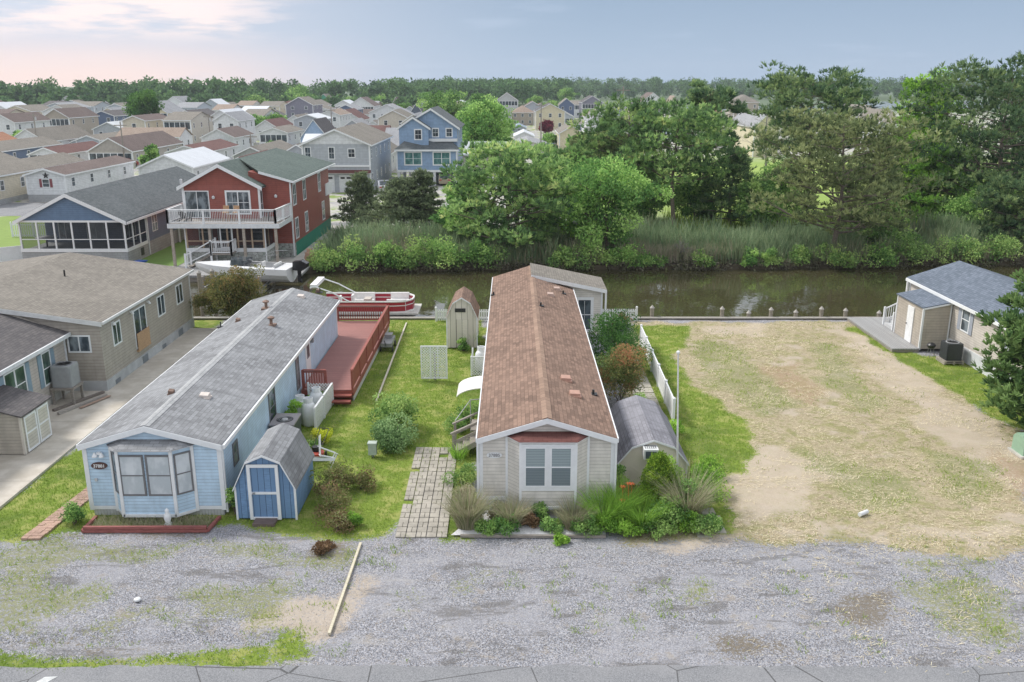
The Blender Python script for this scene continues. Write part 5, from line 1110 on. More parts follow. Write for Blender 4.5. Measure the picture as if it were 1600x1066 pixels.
mb.build('bimini_frame', WHITE, pb); mb = MB(); mb.box(-.35, .05, -1.2, 1.2, 2.25, 2.45); mb.build('folded_canopy', plain((.75, .75, .76)), pb); mb = MB(); mb.box(-.6, -.05, -.25, .25, .3, 1.3); mb.build('outboard_motor', DARK, pb)
t = thing('dock_cart', 'dark hand cart with small wheels in the grass right of the red deck', 'cart', (-6.55, 45.8, 0)); mb = MB(); mb.box(-6.85, -6.3, 45.0, 46.6, .3, .5); mb.box(-6.8, -6.4, 46, 46.5, .5, .7); mb.build('tray', GREYM, t)
for x in (-6.9, -6.28):
    for y in (45.2, 46.3): mb = MB(); mb.tube((x - .03, y, .16), (x + .03, y, .16), .16, .16, 14); mb.build('wheel', DARK, t)
mb = MB(); mb.path([(-6.6, 45, .4), (-6.6, 44.5, .8)], .02); mb.build('handle', DARK, t)
# ---------------------------------------------------------------- screened blue house (far left bank)
C_NAVY = (.13, .21, .335); NAVY = siding(C_NAVY, .16); NAVY2 = siding((.15, .19, .28), .16)
x0, x1, y0, y1, zb, ze, zr, xr = -38.0, -29.8, 68.7, 92, 1.15, 3.5, 5.5, -34.0
H = thing('house', 'dark blue house with full width screened porch facing the canal', 'house', (xr, y0, 0))
mb = MB(); mb.box(x0, x1, y0, y0 + 4, 0, zb); mb.box(x0, x1, y0 + 4.001, y1, 0, zb); mb.build('foundation', CBLOCK, H)
mb = MB(); mb.box(x0, x1, y0 + 4, y1, zb, ze); mb.build('wall', NAVY2, H)
mb = MB(); mb.ext([(x0, y0, ze), (x1, y0, ze), (xr, y0, zr - .02)], (0, .1, 0)); mb.build('gable', NAVY, H); mb = MB(); mb.ext([(x0, y1 - .1, ze), (x1, y1 - .1, ze), (xr, y1 - .1, zr - .02)], (0, .1, 0)); mb.build('gable', NAVY, H)
mb = MB(); gable_roof(mb, x0, x1, y0, y1, ze, zr, xr, ov=.25, ovy=.25, th=.09); mb.build('roof', R_CH, H)
mb = MB(); fascia(mb, x0, x1, y0 - .25, ze, zr, xr, ov=.25, w=.3); mb.box(x1 + .25, x1 + .33, y0 - .2, y1 + .2, ze - .28, ze - .1); mb.box(x0, x1, y0 - .05, y0, ze - .15, ze); mb.box(x0 - .02, x1 + .05, y0 - .06, y0 + .05, zb - .1, zb + .16); mb.box(x1 - .02, x1 + .05, y0 + .06, y0 + 4, zb - .1, zb + .16)
for i in range(7): xx = x0 + .06 + (x1 - x0 - .12) * i / 6; mb.box(xx - .06, xx + .06, y0 - .04, y0 + .06, zb + .15, ze - .1)
mb.box(x0, x1, y0 - .02, y0 + .02, zb + .85, zb + .91)
for i in range(1, 4): yy = y0 + i * 1.33; mb.box(x1 - .05, x1 + .04, yy - .05, yy + .05, zb + .15, ze - .1)
mb.box(x1 - .02, x1 + .02, y0 + .06, y0 + 4, zb + .85, zb + .91); mb.box(x1 + .03, x1 + .1, y0 + 4.1, y0 + 4.18, .1, ze - .2); mb.build('porch_frame', WHITE, H)
def screenm():
    t = MT('screen_mesh'); tr = t.n('ShaderNodeBsdfTransparent'); d = t.n('ShaderNodeBsdfDiffuse'); d.inputs[0].default_value = (.05, .055, .06, 1); m = t.n('ShaderNodeMixShader'); m.inputs[0].default_value = .62
    t.t.links.new(tr.outputs[0], m.inputs[1]); t.t.links.new(d.outputs[0], m.inputs[2]); t.t.links.new(m.outputs[0], t.o.inputs[0]); return t.m
SCR = screenm(); mb = MB(); mb.face([(x0, y0 + .02, zb + .1), (x1, y0 + .02, zb + .1), (x1, y0 + .02, ze - .1), (x0, y0 + .02, ze - .1)]); mb.face([(x1 - .02, y0 + .05, zb + .1), (x1 - .02, y0 + 4, zb + .1), (x1 - .02, y0 + 4, ze - .1), (x1 - .02, y0 + .05, ze - .1)]); mb.build('screen', SCR, H)
for i, xx in enumerate((-36.4, -33.9, -31.2)): window(H, (xx, y0 + 3.99, 2.3), (0, -1), 1.5 if i == 1 else 1.1, 1.9, 'slider', gl=GLB if i == 1 else GLC)
for y in (74.5, 82, 88): window(H, (x1 + .002, y, 2.5), (1, 0), 1.1, 1.4, 'twingrid')
mb = MB(); mb.box(x1, x1 + .02, 71.2, 71.8, .3, .9); mb.build('foundation_vent', DARK, H); mb = MB(); mb.box(-36.3, -35.8, y0 - .02, y0, .15, .4); mb.build('foundation_vent', DARK, H)
for px in (239, 272): p = at(px, 290, 4.5); mb = MB(); mb.box(p[0] - .1, p[0] + .1, 86, 86.2, 4, 4.9); mb.build('vent_pipe', WHITE, H)
for xx in (-37.6, -30.5): mb = MB(); mb.lathe(xx, y0 - .1, [(.03, 3.75), (.13, 3.6), (.1, 3.58)], 8); mb.build('floodlight', WHITE, H)
t = thing('patio_furniture', 'round table with dark chairs inside the blue house screened porch', 'table', (-36.9, 70.5, zb)); mb = MB(); mb.lathe(-36.9, 70.5, [(.8, zb + .72), (.82, zb + .76)], 20); mb.build('tabletop', LGREY, t); mb = MB(); mb.tube((-36.9, 70.5, zb), (-36.9, 70.5, zb + .72), .07); mb.build('leg', DARK, t)
picket('picket_fence', 'white picket fence beyond the lawn left of the blue porch house', (-46, 82), (-36, 82), 1.3, .2); picket('vinyl_fence', 'white vinyl fence beside the dock left of the blue porch house', (-44, 66), (-38.6, 70), 1.3, .16, solid=True)
chair('garden_chair', 'mint green garden chair below the screened porch', -33.6, 67.0, 0, 3.3, plain((.30, .52, .46)), 'pastel chairs by the dock'); chair('garden_chair', 'pale yellow garden chair below the screened porch', -32.5, 66.9, 0, 3.0, plain((.62, .58, .42)), 'pastel chairs by the dock')
mb = MB(); 
t = thing('kayak', 'blue kayak lying on the ground beside the blue house foundation', 'kayak', (-29.2, 68.2, 0)); mb = MB(); mb.path([(-29.9, 67.4, .15), (-29.4, 68, .22), (-28.9, 68.6, .25), (-28.5, 69.1, .3)], [.04, .22, .22, .04], 12); mb.build('hull', plain((.03, .10, .40), .35), t)
t = thing('air_conditioner', 'dark air conditioner on a white stand beside the blue house', 'air conditioner', (-28.9, 80, 1.4)); mb = MB(); mb.box(-29.5, -28.4, 79.4, 80.5, 1.42, 2.5); mb.build('casing', DARK, t)
t = thing('platform', 'white timber stand under the dark air conditioner of the blue house', 'stand', (-28.9, 80, 0)); mb = MB(); mb.box(-29.7, -28.2, 79.2, 80.7, 1.25, 1.4); mb.build('platform_top', WHITE, t)
for a, b in ((-29.6, 79.3), (-28.3, 79.3), (-28.3, 80.6), (-29.6, 80.6)): mb = MB(); mb.box(a - .06, a + .06, b - .06, b + .06, 0, 1.25); mb.build('leg', WHITE, t)
# ---------------------------------------------------------------- red two storey house
C_RED = (.30, .085, .065); RED = siding(C_RED, .16); STV = stonew(); H = thing('house', 'red two storey house with white railed balcony and screened porch on stone base', 'house', (-22, 71.3, 0))
x0, x1, x2, y0, y1, zr, ze, xr = -26.0, -20.0, -17.7, 71.3, 89, 7.5, 5.9, -23.0
mb = MB(); mb.box(x0, x1, y0, y1, 1.1, ze); mb.ext([(x0, y0, ze), (x1, y0, ze), (xr, y0, zr - .02)], (0, y1 - y0, 0)); mb.ext([(x1 - 1, y0 + .9, 1.1), (x2, y0 + .9, 1.1), (x2, y0 + .9, 6.15), (x1 - 1, y0 + .9, 6.9)], (0, y1 - y0 - 2.5, 0)); mb.build('wall', RED, H)
mb = MB(); mb.box(-25.2, -19.1, 68.8, y0, 0, 1.15); mb.box(-19.99, x2 - .01, y0 + .88, y0 + 1.6, 0, 1.12); mb.box(x0, x1, y0, y1, 0, 1.1); mb.build('foundation', STV, H)
mb = MB(); mb.box(x1, x2 + .01, y0 + 1.61, y1 - 1.6, -.1, 1.1); mb.build('green_skirting', plain((.01, .22, .14), .6), H)
mb = MB(); gable_roof(mb, x0, x1, y0, y1, ze, zr, xr, ov=.35, ovy=.35, th=.1)
mb.ext([(xr + .2, y0 + 3.4, 7.42), (x2 + .3, y0 + .6, 6.05), (x2 + .3, y0 + .6, 6.16), (xr + .2, y0 + 3.4, 7.53)], (0, 0, 0), cap=False)
mb.face([(-22.9, 76.5, 7.56), (x1 - .1, y0 + .6, 6.95), (x2 + .3, y0 + .6, 6.16), (x2 + .3, y1 + .3, 6.16), (-22.9, y1 + .3, 7.56)]); mb.face([(-22.9, 76.5, 7.46), (x1 - .1, y0 + .6, 6.85), (x2 + .3, y0 + .6, 6.04), (x2 + .3, y1 + .3, 6.04), (-22.9, y1 + .3, 7.46)][::-1]); mb.build('roof', R_GRN, H)
mb = MB(); fascia(mb, x0, x1, y0 - .35, ze, zr, xr, ov=.35, w=.3, th=.1); mb.box(x2 + .3, x2 + .38, y0 + .6, y1 + .3, 5.98, 6.14); mb.ext([(x1 - .1, y0 + .58, 6.75), (x2 + .35, y0 + .58, 5.98), (x2 + .35, y0 + .58, 6.16), (x1 - .1, y0 + .58, 6.95)], (0, -.03, 0))
for x in (x0, x1): mb.box(x - .08, x + .08, y0 - .03, y0 + .08, 3.3, ze)
mb.box(x2 - .08, x2 + .03, y0 + .86, y0 + 1.0, .1, 6.0); mb.box(x1 - .05, x1 + .35, y0 - .3, y0 + .6, ze - .2, ze - .1); mb.build('trim', WHITE, H)
window(H, (-24.95, y0 - .004, 4.4), (0, -1), 1.95, 2.15, 'slider', gl=GLC); window(H, (-21.7, y0 - .004, 4.55), (0, -1), 2.0, 1.9, 'twingrid', t=.14, gl=GLC)
window(H, (x1 + .002, y0 + .45, 4.4), (1, 0), .75, 2.1, 'single')
for y, z in ((73.3, 4.95), (76.9, 4.95), (83.0, 4.95), (73.5, 2.2), (77.1, 2.2), (84.2, 2.2)): window(H, (x2 + .002, y, z), (1, 0), 1.15, 1.75, 'twin', t=.1)
mb = MB(); mb.box(x2, x2 + .1, 85.5, 88.4, 3.4, 4.5); mb.build('rear_balcony', WHITE, H)
for x, y in ((-23.6, y0), (-18.9, y0 + .9)): mb = MB(); mb.lathe(x, y - .12, [(.03, 5.1), (.13, 5.0), (.1, 4.85)], 8); mb.build('wall_lamp', WHITE2, H)
mb = MB(); mb.box(-26.2, -17.75, 68.0, y0 - .36, 3.2, 3.32); mb.box(x1 + .02, -17.75, y0 - .36, y0 + .88, 3.2, 3.32); fl = mb.build('balcony_floor', GWOOD, H); mb = MB(); mb.box(-26.25, -17.72, 67.95, 68.0, 3.0, 3.36); mb.box(-17.75, -17.7, 68.01, 72.1, 3.0, 3.36); mb.build('balcony_fascia', WHITE2, fl)
rail(H, (-26.2, 68.05), (-18.0, 68.05), 3.36, 1.05, WHITE, .13, .14, cap=.14, np_=3, bw=.022); rail(H, (-18.0, 68.05), (-17.75, 72.0), 3.36, 1.05, WHITE, .13, .14, cap=.14, np_=2, bw=.022); rail(H, (-26.2, 68.05), (-26.2, 71.2), 3.36, 1.05, WHITE, .13, .14, np_=1, bw=.022)
for x in (-26.0, -23.1, -20.5, -18.05): mb = MB(); mb.box(x - .1, x + .1, 67.98 + .06, 68.2, 0, 3.2); mb.build('post', wood((.38, .33, .28)), H)
mb = MB()
for x in (-25.15, -23.9, -22.0, -21.2, -20.1, -19.2): mb.box(x - .06, x + .06, 68.8, 68.9, 1.15, 3.19)
mb.box(-25.2, -19.1, 68.81, 68.88, 1.85, 1.92); mb.box(-19.2, -19.1, 69.9, 70.0, 1.15, 3.19); mb.build('porch_frame', wood((.48, .36, .26)), H); mb = MB(); mb.box(-25.25, -19.05, 68.74, 68.8, 1.05, 1.35); mb.box(-19.1, -19.04, 68.8, 71.3, 1.05, 1.35)
mb.box(-25.28, -25.2, 68.76, 68.84, 0, 3.2); mb.box(-19.1, -19.02, 68.7, 68.78, 0, 3.2); mb.build('porch_trim', WHITE, H)
mb = MB(); mb.face([(-25.2, 68.85, 1.2), (-19.1, 68.85, 1.2), (-19.1, 68.85, 3.2), (-25.2, 68.85, 3.2)]); mb.face([(-19.12, 68.9, 1.2), (-19.12, 71.3, 1.2), (-19.12, 71.3, 3.2), (-19.12, 68.9, 3.2)]); mb.build('screen', SCR, H)
for x in (-24.5, -23.0, -20.3): window(H, (x, y0 - .004, 2.2), (0, -1), 1.1, 1.4, 'single')
mb = MB()
for a in ((-22.55, -22.45, 1.3, 3.0), (-21.65, -21.55, 1.3, 3.0), (-22.45, -21.65, 2.9, 3.0), (-22.45, -21.65, 1.3, 1.45)): mb.box(a[0], a[1], 68.68, 68.74, a[2], a[3])
mb.build('screen_door', WHITE, H)
t = thing('wooden_steps', 'white railed stairs rising to the red house screened porch', 'steps', (-23, 67, 0)); mb = MB(); mb.box(-22.9, -21.3, 67.4, 68.66, 1.05, 1.15); mb.build('landing', GWOOD, t)
for i in range(6): mb = MB(); mb.box(-22.9 - .3 * (i + 1), -22.9 - .3 * i, 67.4, 68.6, .98 - .17 * i, 1.03 - .17 * i); mb.build('step', GWOOD, t)
for y in (67.42, 68.6): mb = MB(); mb.bar((-24.9, y, 1.0), (-22.9, y, 2.1), .09, .07); mb.bar((-24.9, y, .35), (-22.9, y, 1.3), .07, .06); mb.box(-24.97, -24.83, y - .06, y + .06, 0, 1.15); mb.box(-22.97, -22.83, y - .06, y + .06, 0, 2.2); mb.build('railing', WHITE, t)
rail(t, (-22.9, 67.42), (-21.35, 67.42), 1.15, .95, WHITE, .13, .12, np_=1, bw=.022); rail(t, (-21.35, 67.42), (-21.35, 68.6), 1.15, .95, WHITE, .13, .12, np_=1, bw=.022)
for i, x in enumerate((-22.1, -21.3)):
    t = thing('bar_stool', ('left', 'right')[i] + ' orange wooden bar stool on the red house balcony', 'stool', (x, 69.2, 3.33), group='bar stools on the balcony'); mb = MB(); mb.box(x - .22, x + .22, 69, 69.44, 4.02, 4.08); mb.build('seat', TAN, t); mb = MB(); mb.box(x - .22, x + .22, 69.4, 69.44, 4.08, 4.55); mb.build('backrest', TAN, t)
    for a, b in ((-.19, 69.03), (.19, 69.03), (-.19, 69.4), (.19, 69.4)): mb = MB(); mb.box(x + a - .025, x + a + .025, b - .025, b + .025, 3.33, 4.02); mb.build('leg', TAN, t)
t = thing('patio_table', 'dark round patio table with chairs at the right of the red house balcony', 'table', (-18.9, 69.5, 3.33)); mb = MB(); mb.lathe(-18.9, 69.6, [(.5, 4.05), (.52, 4.08)], 20); mb.build('tabletop', DARK, t); mb = MB(); mb.tube((-18.9, 69.6, 3.33), (-18.9, 69.6, 4.05), .06); mb.build('leg', DARK, t)
chair('patio_chair', 'dark patio chair at the left end of the red house balcony', -25.3, 69.4, 3.33, 2.6, DARK)
t = thing('flower_pot', 'stack of terracotta garden pots on the patio right of the red house', 'pot', (-15.9, 69.6, 0)); mb = MB(); mb.lathe(-15.9, 69.6, [(.2, .05), (.4, .15), (.45, .5), (.35, .75), (.4, .85), (.28, .85), (.2, 1.0), (.26, 1.15)], 16); mb.build('pot_body', plain((.42, .26, .18)), t, smooth=True)
# ---------------------------------------------------------------- neighbourhood beyond the canal
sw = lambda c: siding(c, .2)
cW, cC, cT, cG, cN, cB, cL, cP, cY = (.70, .72, .74), (.62, .57, .46), (.42, .37, .31), (.42, .45, .50), (.12, .17, .28), (.30, .42, .60), (.45, .50, .56), (.24, .24, .30), (.66, .60, .42)
rG, rB, rM, rD, rT, rO, rW = R_TAUPE, shingle((.19, .15, .14), (.14, .11, .10), blot=.3), shingle((.19, .105, .095), (.13, .075, .07), blot=.3), R_DK, shingle((.36, .29, .24), (.27, .21, .17), blot=.2), shingle((.42, .22, .14), (.33, .17, .11), blot=.2), plain((.62, .65, .69), .5)
rL = shingle((.34, .35, .37), (.27, .275, .29), blot=.3)
FOOT = []
def hp(pl, pr, pb, pe, pk, ln, wall, roof, label, axis='Y', name='house', **k):
    """front wall from photo columns pl..pr with foot row pb, eave row pe, ridge row pk"""
    Y = at(0, pb)[1]; a = aty(pl, pb, Y)[0]; b = aty(pr, pb, Y)[0]; ze = aty((pl + pr) / 2, pe, Y)[2]
    yk = Y if axis == 'Y' else Y + ln / 2
    zk = aty((pl + pr) / 2, pk, yk)[2]; zk = max(zk, ze + .6)
    FOOT.append((a, b, Y, Y + ln)); return house(name, label, 'house', a, b, Y, ln, ze, zk, sw(wall), roof, axis, group=None, **k)
# large ones across the water
Y = 118.5; H = house('house', 'pale grey three storey house with white gable and two garage doors', 'house', -27.2, -18.5, Y, 21, 6.15, 8.0, sw((.42, .45, .49)), R_TAUPE, 'Y', 2, front=None, gable=sw(cW), ov=.4)
for px, gy in ((481, 251), (518, 251), (549, 248)): p = aty(px, gy - 12, Y); window(H, (p[0], Y - .005, 5.0), (0, -1), 1.0 if px > 540 else .85, 1.2 if px > 540 else 1.6, 'grid', t=.1)
mb = MB(); mb.box(-27.3, -18.4, Y - .12, Y - .01, 3.25, 3.5); mb.box(-27.2, -18.5, Y - .35, Y - .01, 2.35, 2.5); mb.build('band', WHITE, H); mb = MB(); mb.ext([(-27.3, Y - .9, 2.5), (-27.3, Y - .02, 2.85), (-27.3, Y - .02, 2.51)], (8.9, 0, 0)); mb.build('garage_roof', R_RED, H)
for a in (-26.6, -22.6):
    mb = MB(); mb.box(a, a + 3.4, Y - .1, Y - .02, 0, 2.2)
    d_ = mb.build('garage_door', WHITE2, H); mb = MB()
    for i in range(4): mb.box(a + .2 + i * .8, a + .75 + i * .8, Y - .12, Y - .101, 1.7, 1.95)
    mb.build('door_glass', DARK, d_)
FOOT.append((-27.5, -18, 118, 140))
Y = 126.3; H = thing('house', 'bright blue stilt house with two gables and car parked beneath', 'house', (-11.8, Y, 0)); SB = siding((.26, .38, .56), .2); x0, x1 = -15.95, -7.65
mb = MB(); mb.box(x0, x1, Y, Y + 15, 1.95, 4.95); mb.box(x0 + .4, x1 - .01, Y + 2.2, Y + 15.01, 4.96, 7.9); mb.ext([(x0 + .6, Y + 2.2, 7.9), (x1, Y + 2.2, 7.9), (-11.3, Y + 2.2, 10.3)], (0, 12.8, 0)); mb.box(x0 + .3, -11.6, Y + .9, Y + 2.19, 4.9, 7.9); mb.ext([(x0 + .3, Y + .9, 7.9), (-11.6, Y + .9, 7.9), (-13.7, Y + .9, 9.2)], (0, 3, 0)); mb.build('wall', SB, H)
mb = MB(); gable_roof(mb, x0 + .4, x1, Y + 2.2, Y + 15, 7.9, 10.35, -11.3, ov=.4, ovy=.4); gable_roof(mb, x0 + .3, -11.6, Y + .9, Y + 5, 7.9, 9.25, -13.7, ov=.35, ovy=.3)
mb.face([(x0 - .3, Y - .35, 4.95), (x1 + .3, Y - .35, 4.95), (x1 - .9, Y + 2.2, 6.0), (x0 + 1, Y + .9, 6.0)]); mb.face([(x1 + .3, Y - .35, 4.95), (x1 + .3, Y + 2.2, 4.95), (x1 - .9, Y + 2.2, 6.0)]); mb.face([(x0 - .3, Y + 2.2, 4.95), (x0 - .3, Y - .35, 4.95), (x0 + 1, Y + .9, 6.0)]); mb.build('roof', R_CH, H)
mb = MB(); fascia(mb, x0 + .4, x1, Y + 1.8, 7.9, 10.35, -11.3, ov=.4, w=.3); fascia(mb, x0 + .3, -11.6, Y + .6, 7.9, 9.25, -13.7, ov=.35, w=.3); mb.box(x0 - .3, x1 + .3, Y - .4, Y - .35, 4.7, 4.94); mb.box(x0 - .05, x1 + .05, Y - .08, Y - .01, 1.85, 2.15)
for x in (x0, x1): mb.box(x - .1, x + .1, Y - .04, Y + .1, 2, 4.9)
mb.box(-11.7, x1, Y + 1.6, Y + 2.1, 5.9, 6.3); mb.build('trim', WHITE, H)
for x in (-13.7, -9.75): window(H, (x, Y - .004, 3.7), (0, -1), 2.5, 1.9, 'twin', t=.16, gl=glassm((.06, .16, .16), (.14, .28, .27)))
window(H, (-13.0, Y + .895, 6.9), (0, -1), 1.1, 1.5, 'grid', t=.14); window(H, (-10.7, Y + 2.195, 7.1), (0, -1), 1.0, 1.3, 'grid', t=.14); window(H, (-8.8, Y + 2.195, 7.1), (0, -1), 1.0, 1.3, 'grid', t=.14)
for y in (3, 8, 12): window(H, (x1 + .002, Y + y, 3.6), (1, 0), 1, 1.5); window(H, (x1 + .002, Y + y, 6.6), (1, 0), 1, 1.5)
mb = MB()
for x in (x0 + .2, -13.2, -10.8, x1 - .2):
    for y in (Y + .2, Y + 7, Y + 14): mb.box(x - .2, x + .2, y - .2, y + .2, 0, 1.95)
mb.build('stilts', WHITE2, H); mb = MB(); mb.box(x0 + .5, x1 - .5, Y + 14.2, Y + 14.6, 0, 1.95); mb.build('rear_wall', siding((.2, .28, .38), .2), H); FOOT.append((-17, -7, 126, 142))
def car(label, x, y, rz, col, z=.03, group=None, pickup=False):
    t = thing('parked_car', label, 'car', (x, y, z), rz, group, local=True); mb = MB()
    pr = [(-2.2, .3), (2.2, .3), (2.25, .75), (1.9, .95), (1.0, 1.0), (.4, 1.5), (-1.3, 1.55), (-2.0, 1.05), (-2.25, .95)]
    mb.ext([(a, -.85, b) for a, b in pr], (0, 1.7, 0)); mb.build('body', plain(col, .25, .3, var=.03), t); mb = MB(); mb.ext([(a, -.86, b) for a, b in ((.85, 1.02), (.35, 1.42), (-1.2, 1.46), (-1.75, 1.06))], (0, 1.72, 0)); mb.ext([(.98, -.7, 1.03), (.98, .7, 1.03), (.44, .65, 1.5), (.44, -.65, 1.5)], (.02, 0, .01)); mb.ext([(-2.0, -.7, 1.07), (-2.0, .7, 1.07), (-1.34, .65, 1.52), (-1.34, -.65, 1.52)], (-.02, 0, .01)); mb.build('windows', GLS, t)
    for a in (-1.4, 1.4):
        for b in (-.87, .87): mb = MB(); mb.tube((a, b - .08, .33), (a, b + .08, .33), .33, .33, 16); mb.build('wheel', DARK, t)
    for b in (-.6, .6): mb = MB(); mb.box(2.2, 2.26, b - .18, b + .18, .62, .76); mb.build('headlight', WHITE, t); mb = MB(); mb.box(-2.28, -2.2, b - .15, b + .15, .75, .9); mb.build('tail_light', plain((.4, .02, .02), .3), t)
    return t
car('tan car parked under the bright blue stilt house', -9.3, 127.6, math.pi / 2, (.42, .37, .27))
car('dark car parked under the bright blue stilt house behind its posts', -12.4, 131.5, -math.pi / 2, (.05, .06, .09))
hs = [
 (46, 106, 316, 273, 264, 20, cW, rB, 'white long home with a dark star on its gable and maroon shutters', dict(front=None, z0=.9, skirt=CBLOCK)),
 (-80, -6, 322, 276, 262, 23, cC, rG, 'cream long home at the left edge left of the star gable home', dict(z0=.6, skirt=CBLOCK)),
 (-70, -8, 262, 238, 226, 24, cN, rG, 'navy sided home with white windows at the left edge', dict()),
 (48, 98, 262, 241, 231, 18, cW, rM, 'white home with a pale blue porch front and maroon roof above the star gable home', dict(front='porch')),
 (141, 209, 262, 236, 216, 24, (.44, .41, .37), rB, 'taupe home with a dark windowed porch and long brown roof', dict(front='porch', gable=sw((.40, .37, .34)))),
 (262, 322, 262, 238, 228, 19, cW, rM, 'white home with dark screened porch and maroon roof above the blue porch house', dict(front='porch')),
 (366, 422, 263, 243, 230, 20, (.36, .38, .37), rG, 'grey green home with pale windows behind the red house roof', dict()),
 (15, 74, 236, 221, 202, 22, cW, rG, 'white gabled home with a broad grey roof at the upper left', dict()),
 (112, 150, 232, 222, 214, 16, cL, rB, 'small light grey gabled home left of the long brown roof', dict()),
 (10, 47, 193, 174, 167, 13, cT, rO, 'tan two storey building with an orange brown roof at far left', dict(axis='X', floors=2)),
 (88, 128, 179, 160, 150, 16, cW, rG, 'large white two storey gabled house before the left woods', dict(floors=2)),
 (160, 204, 190, 177, 161, 18, cW, rG, 'white gabled house with navy lower front left of the big maple', dict()),
 (120, 170, 206, 196, 187, 10, cW, rG, 'long white low home with grey roof below the navy fronted house', dict(axis='X')),
 (256, 303, 209, 195, 181, 10, (.40, .29, .22), rB, 'tan brick home with dark brown roof right of the big maple', dict(axis='X')),
 (283, 320, 197, 184, 175, 14, cW, rG, 'white gabled cottage directly behind the tan brick home', dict()),
 (265, 296, 178, 168, 159, 14, cW, rG, 'far white cottage before the woods above the tan brick home', dict()),
 (306, 350, 206, 196, 182, 17, cY, rM, 'pale yellow gabled home with a maroon roof', dict()),
 (322, 363, 186, 172, 161, 22, cL, rG, 'pale blue grey two storey gabled house behind the yellow home', dict(floors=2)),
 (449, 491, 206, 164, 152, 14, cP, rG, 'tall purple grey four storey house with white windows', dict(floors=4, wins=[2, 2, 2, 2])),
 (470, 514, 232, 216, 187, 14, cB, rD, 'light blue steep gabled house with a dark roof behind the pale grey house', dict(side=1)),
 (720, 746, 243, 231, 222, 12, cL, rW, 'grey trailer with white metal roof right of the bright blue stilt house', dict()),
 (796, 855, 243, 228, 219, 14, (.60, .58, .54), rL, 'beige trailer with light grey roof and blue doors in the middle distance', dict()),
 (804, 834, 222, 213, 206, 13, cW, rW, 'white roofed trailer just behind the beige trailer in the middle', dict()),
 (800, 822, 206, 200, 195, 12, cL, plain((.25, .34, .44)), 'little trailer with a blue metal roof behind the white roofed trailer', dict()),
 (799, 834, 196, 176, 165, 12, (.40, .35, .29), rT, 'tan two storey house with hipped brown roof', dict(axis='H', floors=2)),
 (775, 809, 190, 157, 145, 14, (.50, .52, .52), rG, 'grey gabled three storey house with white columned porches', dict(floors=3, front='porch')),
 (874, 912, 238, 208, 197, 16, cY, rG, 'cream gabled house with grey roof left of the tall pines', dict(side=-1)),
 (873, 897, 188, 164, 154, 12, cN, rG, 'navy gabled house with a white porch', dict(floors=2)),
 (909, 941, 189, 160, 150, 16, cP, rD, 'dark grey gabled house with white double porches', dict(floors=2, front='porch', side=-1)),
 (896, 931, 204, 194, 188, 8, cN, rG, 'low navy trailer below the dark grey gabled house', dict(axis='X')),
 (994, 1045, 178, 165, 145, 22, cW, rB, 'white gabled house with brown roof rising above the left pines', dict()),
 (1046, 1061, 172, 161, 150, 16, cT, rT, 'tan gabled house right of the white gabled one above the pines', dict()),
 (1098, 1128, 178, 165, 143, 13, (.45, .25, .16), rO, 'orange roofed house partly behind a pine', dict()),
 (1146, 1184, 188, 160, 148, 14, cT, rG, 'grey roofed tan house right of the orange roofed one', dict(axis='H', floors=2)),
 (1176, 1214, 246, 197, 178, 20, cY, rL, 'cream two storey house with outside stairs between the pines', dict(floors=2, side=1)),
 (1336, 1372, 215, 182, 165, 18, cY, rG, 'pale yellow gabled house with porch between the right pines', dict(floors=2)),
 (1374, 1402, 222, 190, 172, 16, (.56, .50, .40), rG, 'beige gabled house close to the right of the pale yellow one', dict(floors=2)),
 (1395, 1450, 240, 212, 198, 18, cW, rL, 'white low house with grey roof behind the light green tree', dict()),
 (1046, 1088, 222, 212, 203, 14, cL, plain((.30, .38, .46)), 'pale trailer with a blue grey metal roof behind the pines', dict()),
 (566, 600, 208, 200, 189, 14, cW, rG, 'white gabled trailer behind the pale grey house roof', dict()),
 (508, 530, 192, 183, 173, 14, (.50, .52, .50), rG, 'grey green small gabled house right of the tall purple house', dict()),
 (498, 516, 180, 156, 147, 12, (.10, .40, .26), rG, 'green wrapped unfinished house under construction', dict(floors=3)),
 (612, 626, 182, 165, 152, 14, cT, rB, 'tan brown steep roofed house left of the round tree', dict()),
 (640, 662, 196, 178, 162, 10, (.10, .13, .18), rD, 'dark gabled house frame behind the bright blue house', dict()),
]
for (a, b, c, d, e, ln, w, r, lb, k) in hs:
    h = hp(a, b, c, d, e, ln, w, r, lb, far=True, **k)
    if 'star on' in lb:
        Y = h.location.y; x = h.location.x; mb = MB(); mb.ext([(x + .1 + (.42 if i % 2 else .17) * math.sin(i * math.pi / 5 + math.pi), Y - .02, 3.15 + (.42 if i % 2 else .17) * -math.cos(i * math.pi / 5 + math.pi) * -1) for i in range(10)], (0, -.05, 0)); mb.build('star', DARK, h)
        window(h, (x, Y - .004, 2.25), (0, -1), .9, 1.0, 'single'); shutters(h, (x, Y, 2.25), (0, -1), .9, 1.0, plain((.22, .06, .07)))
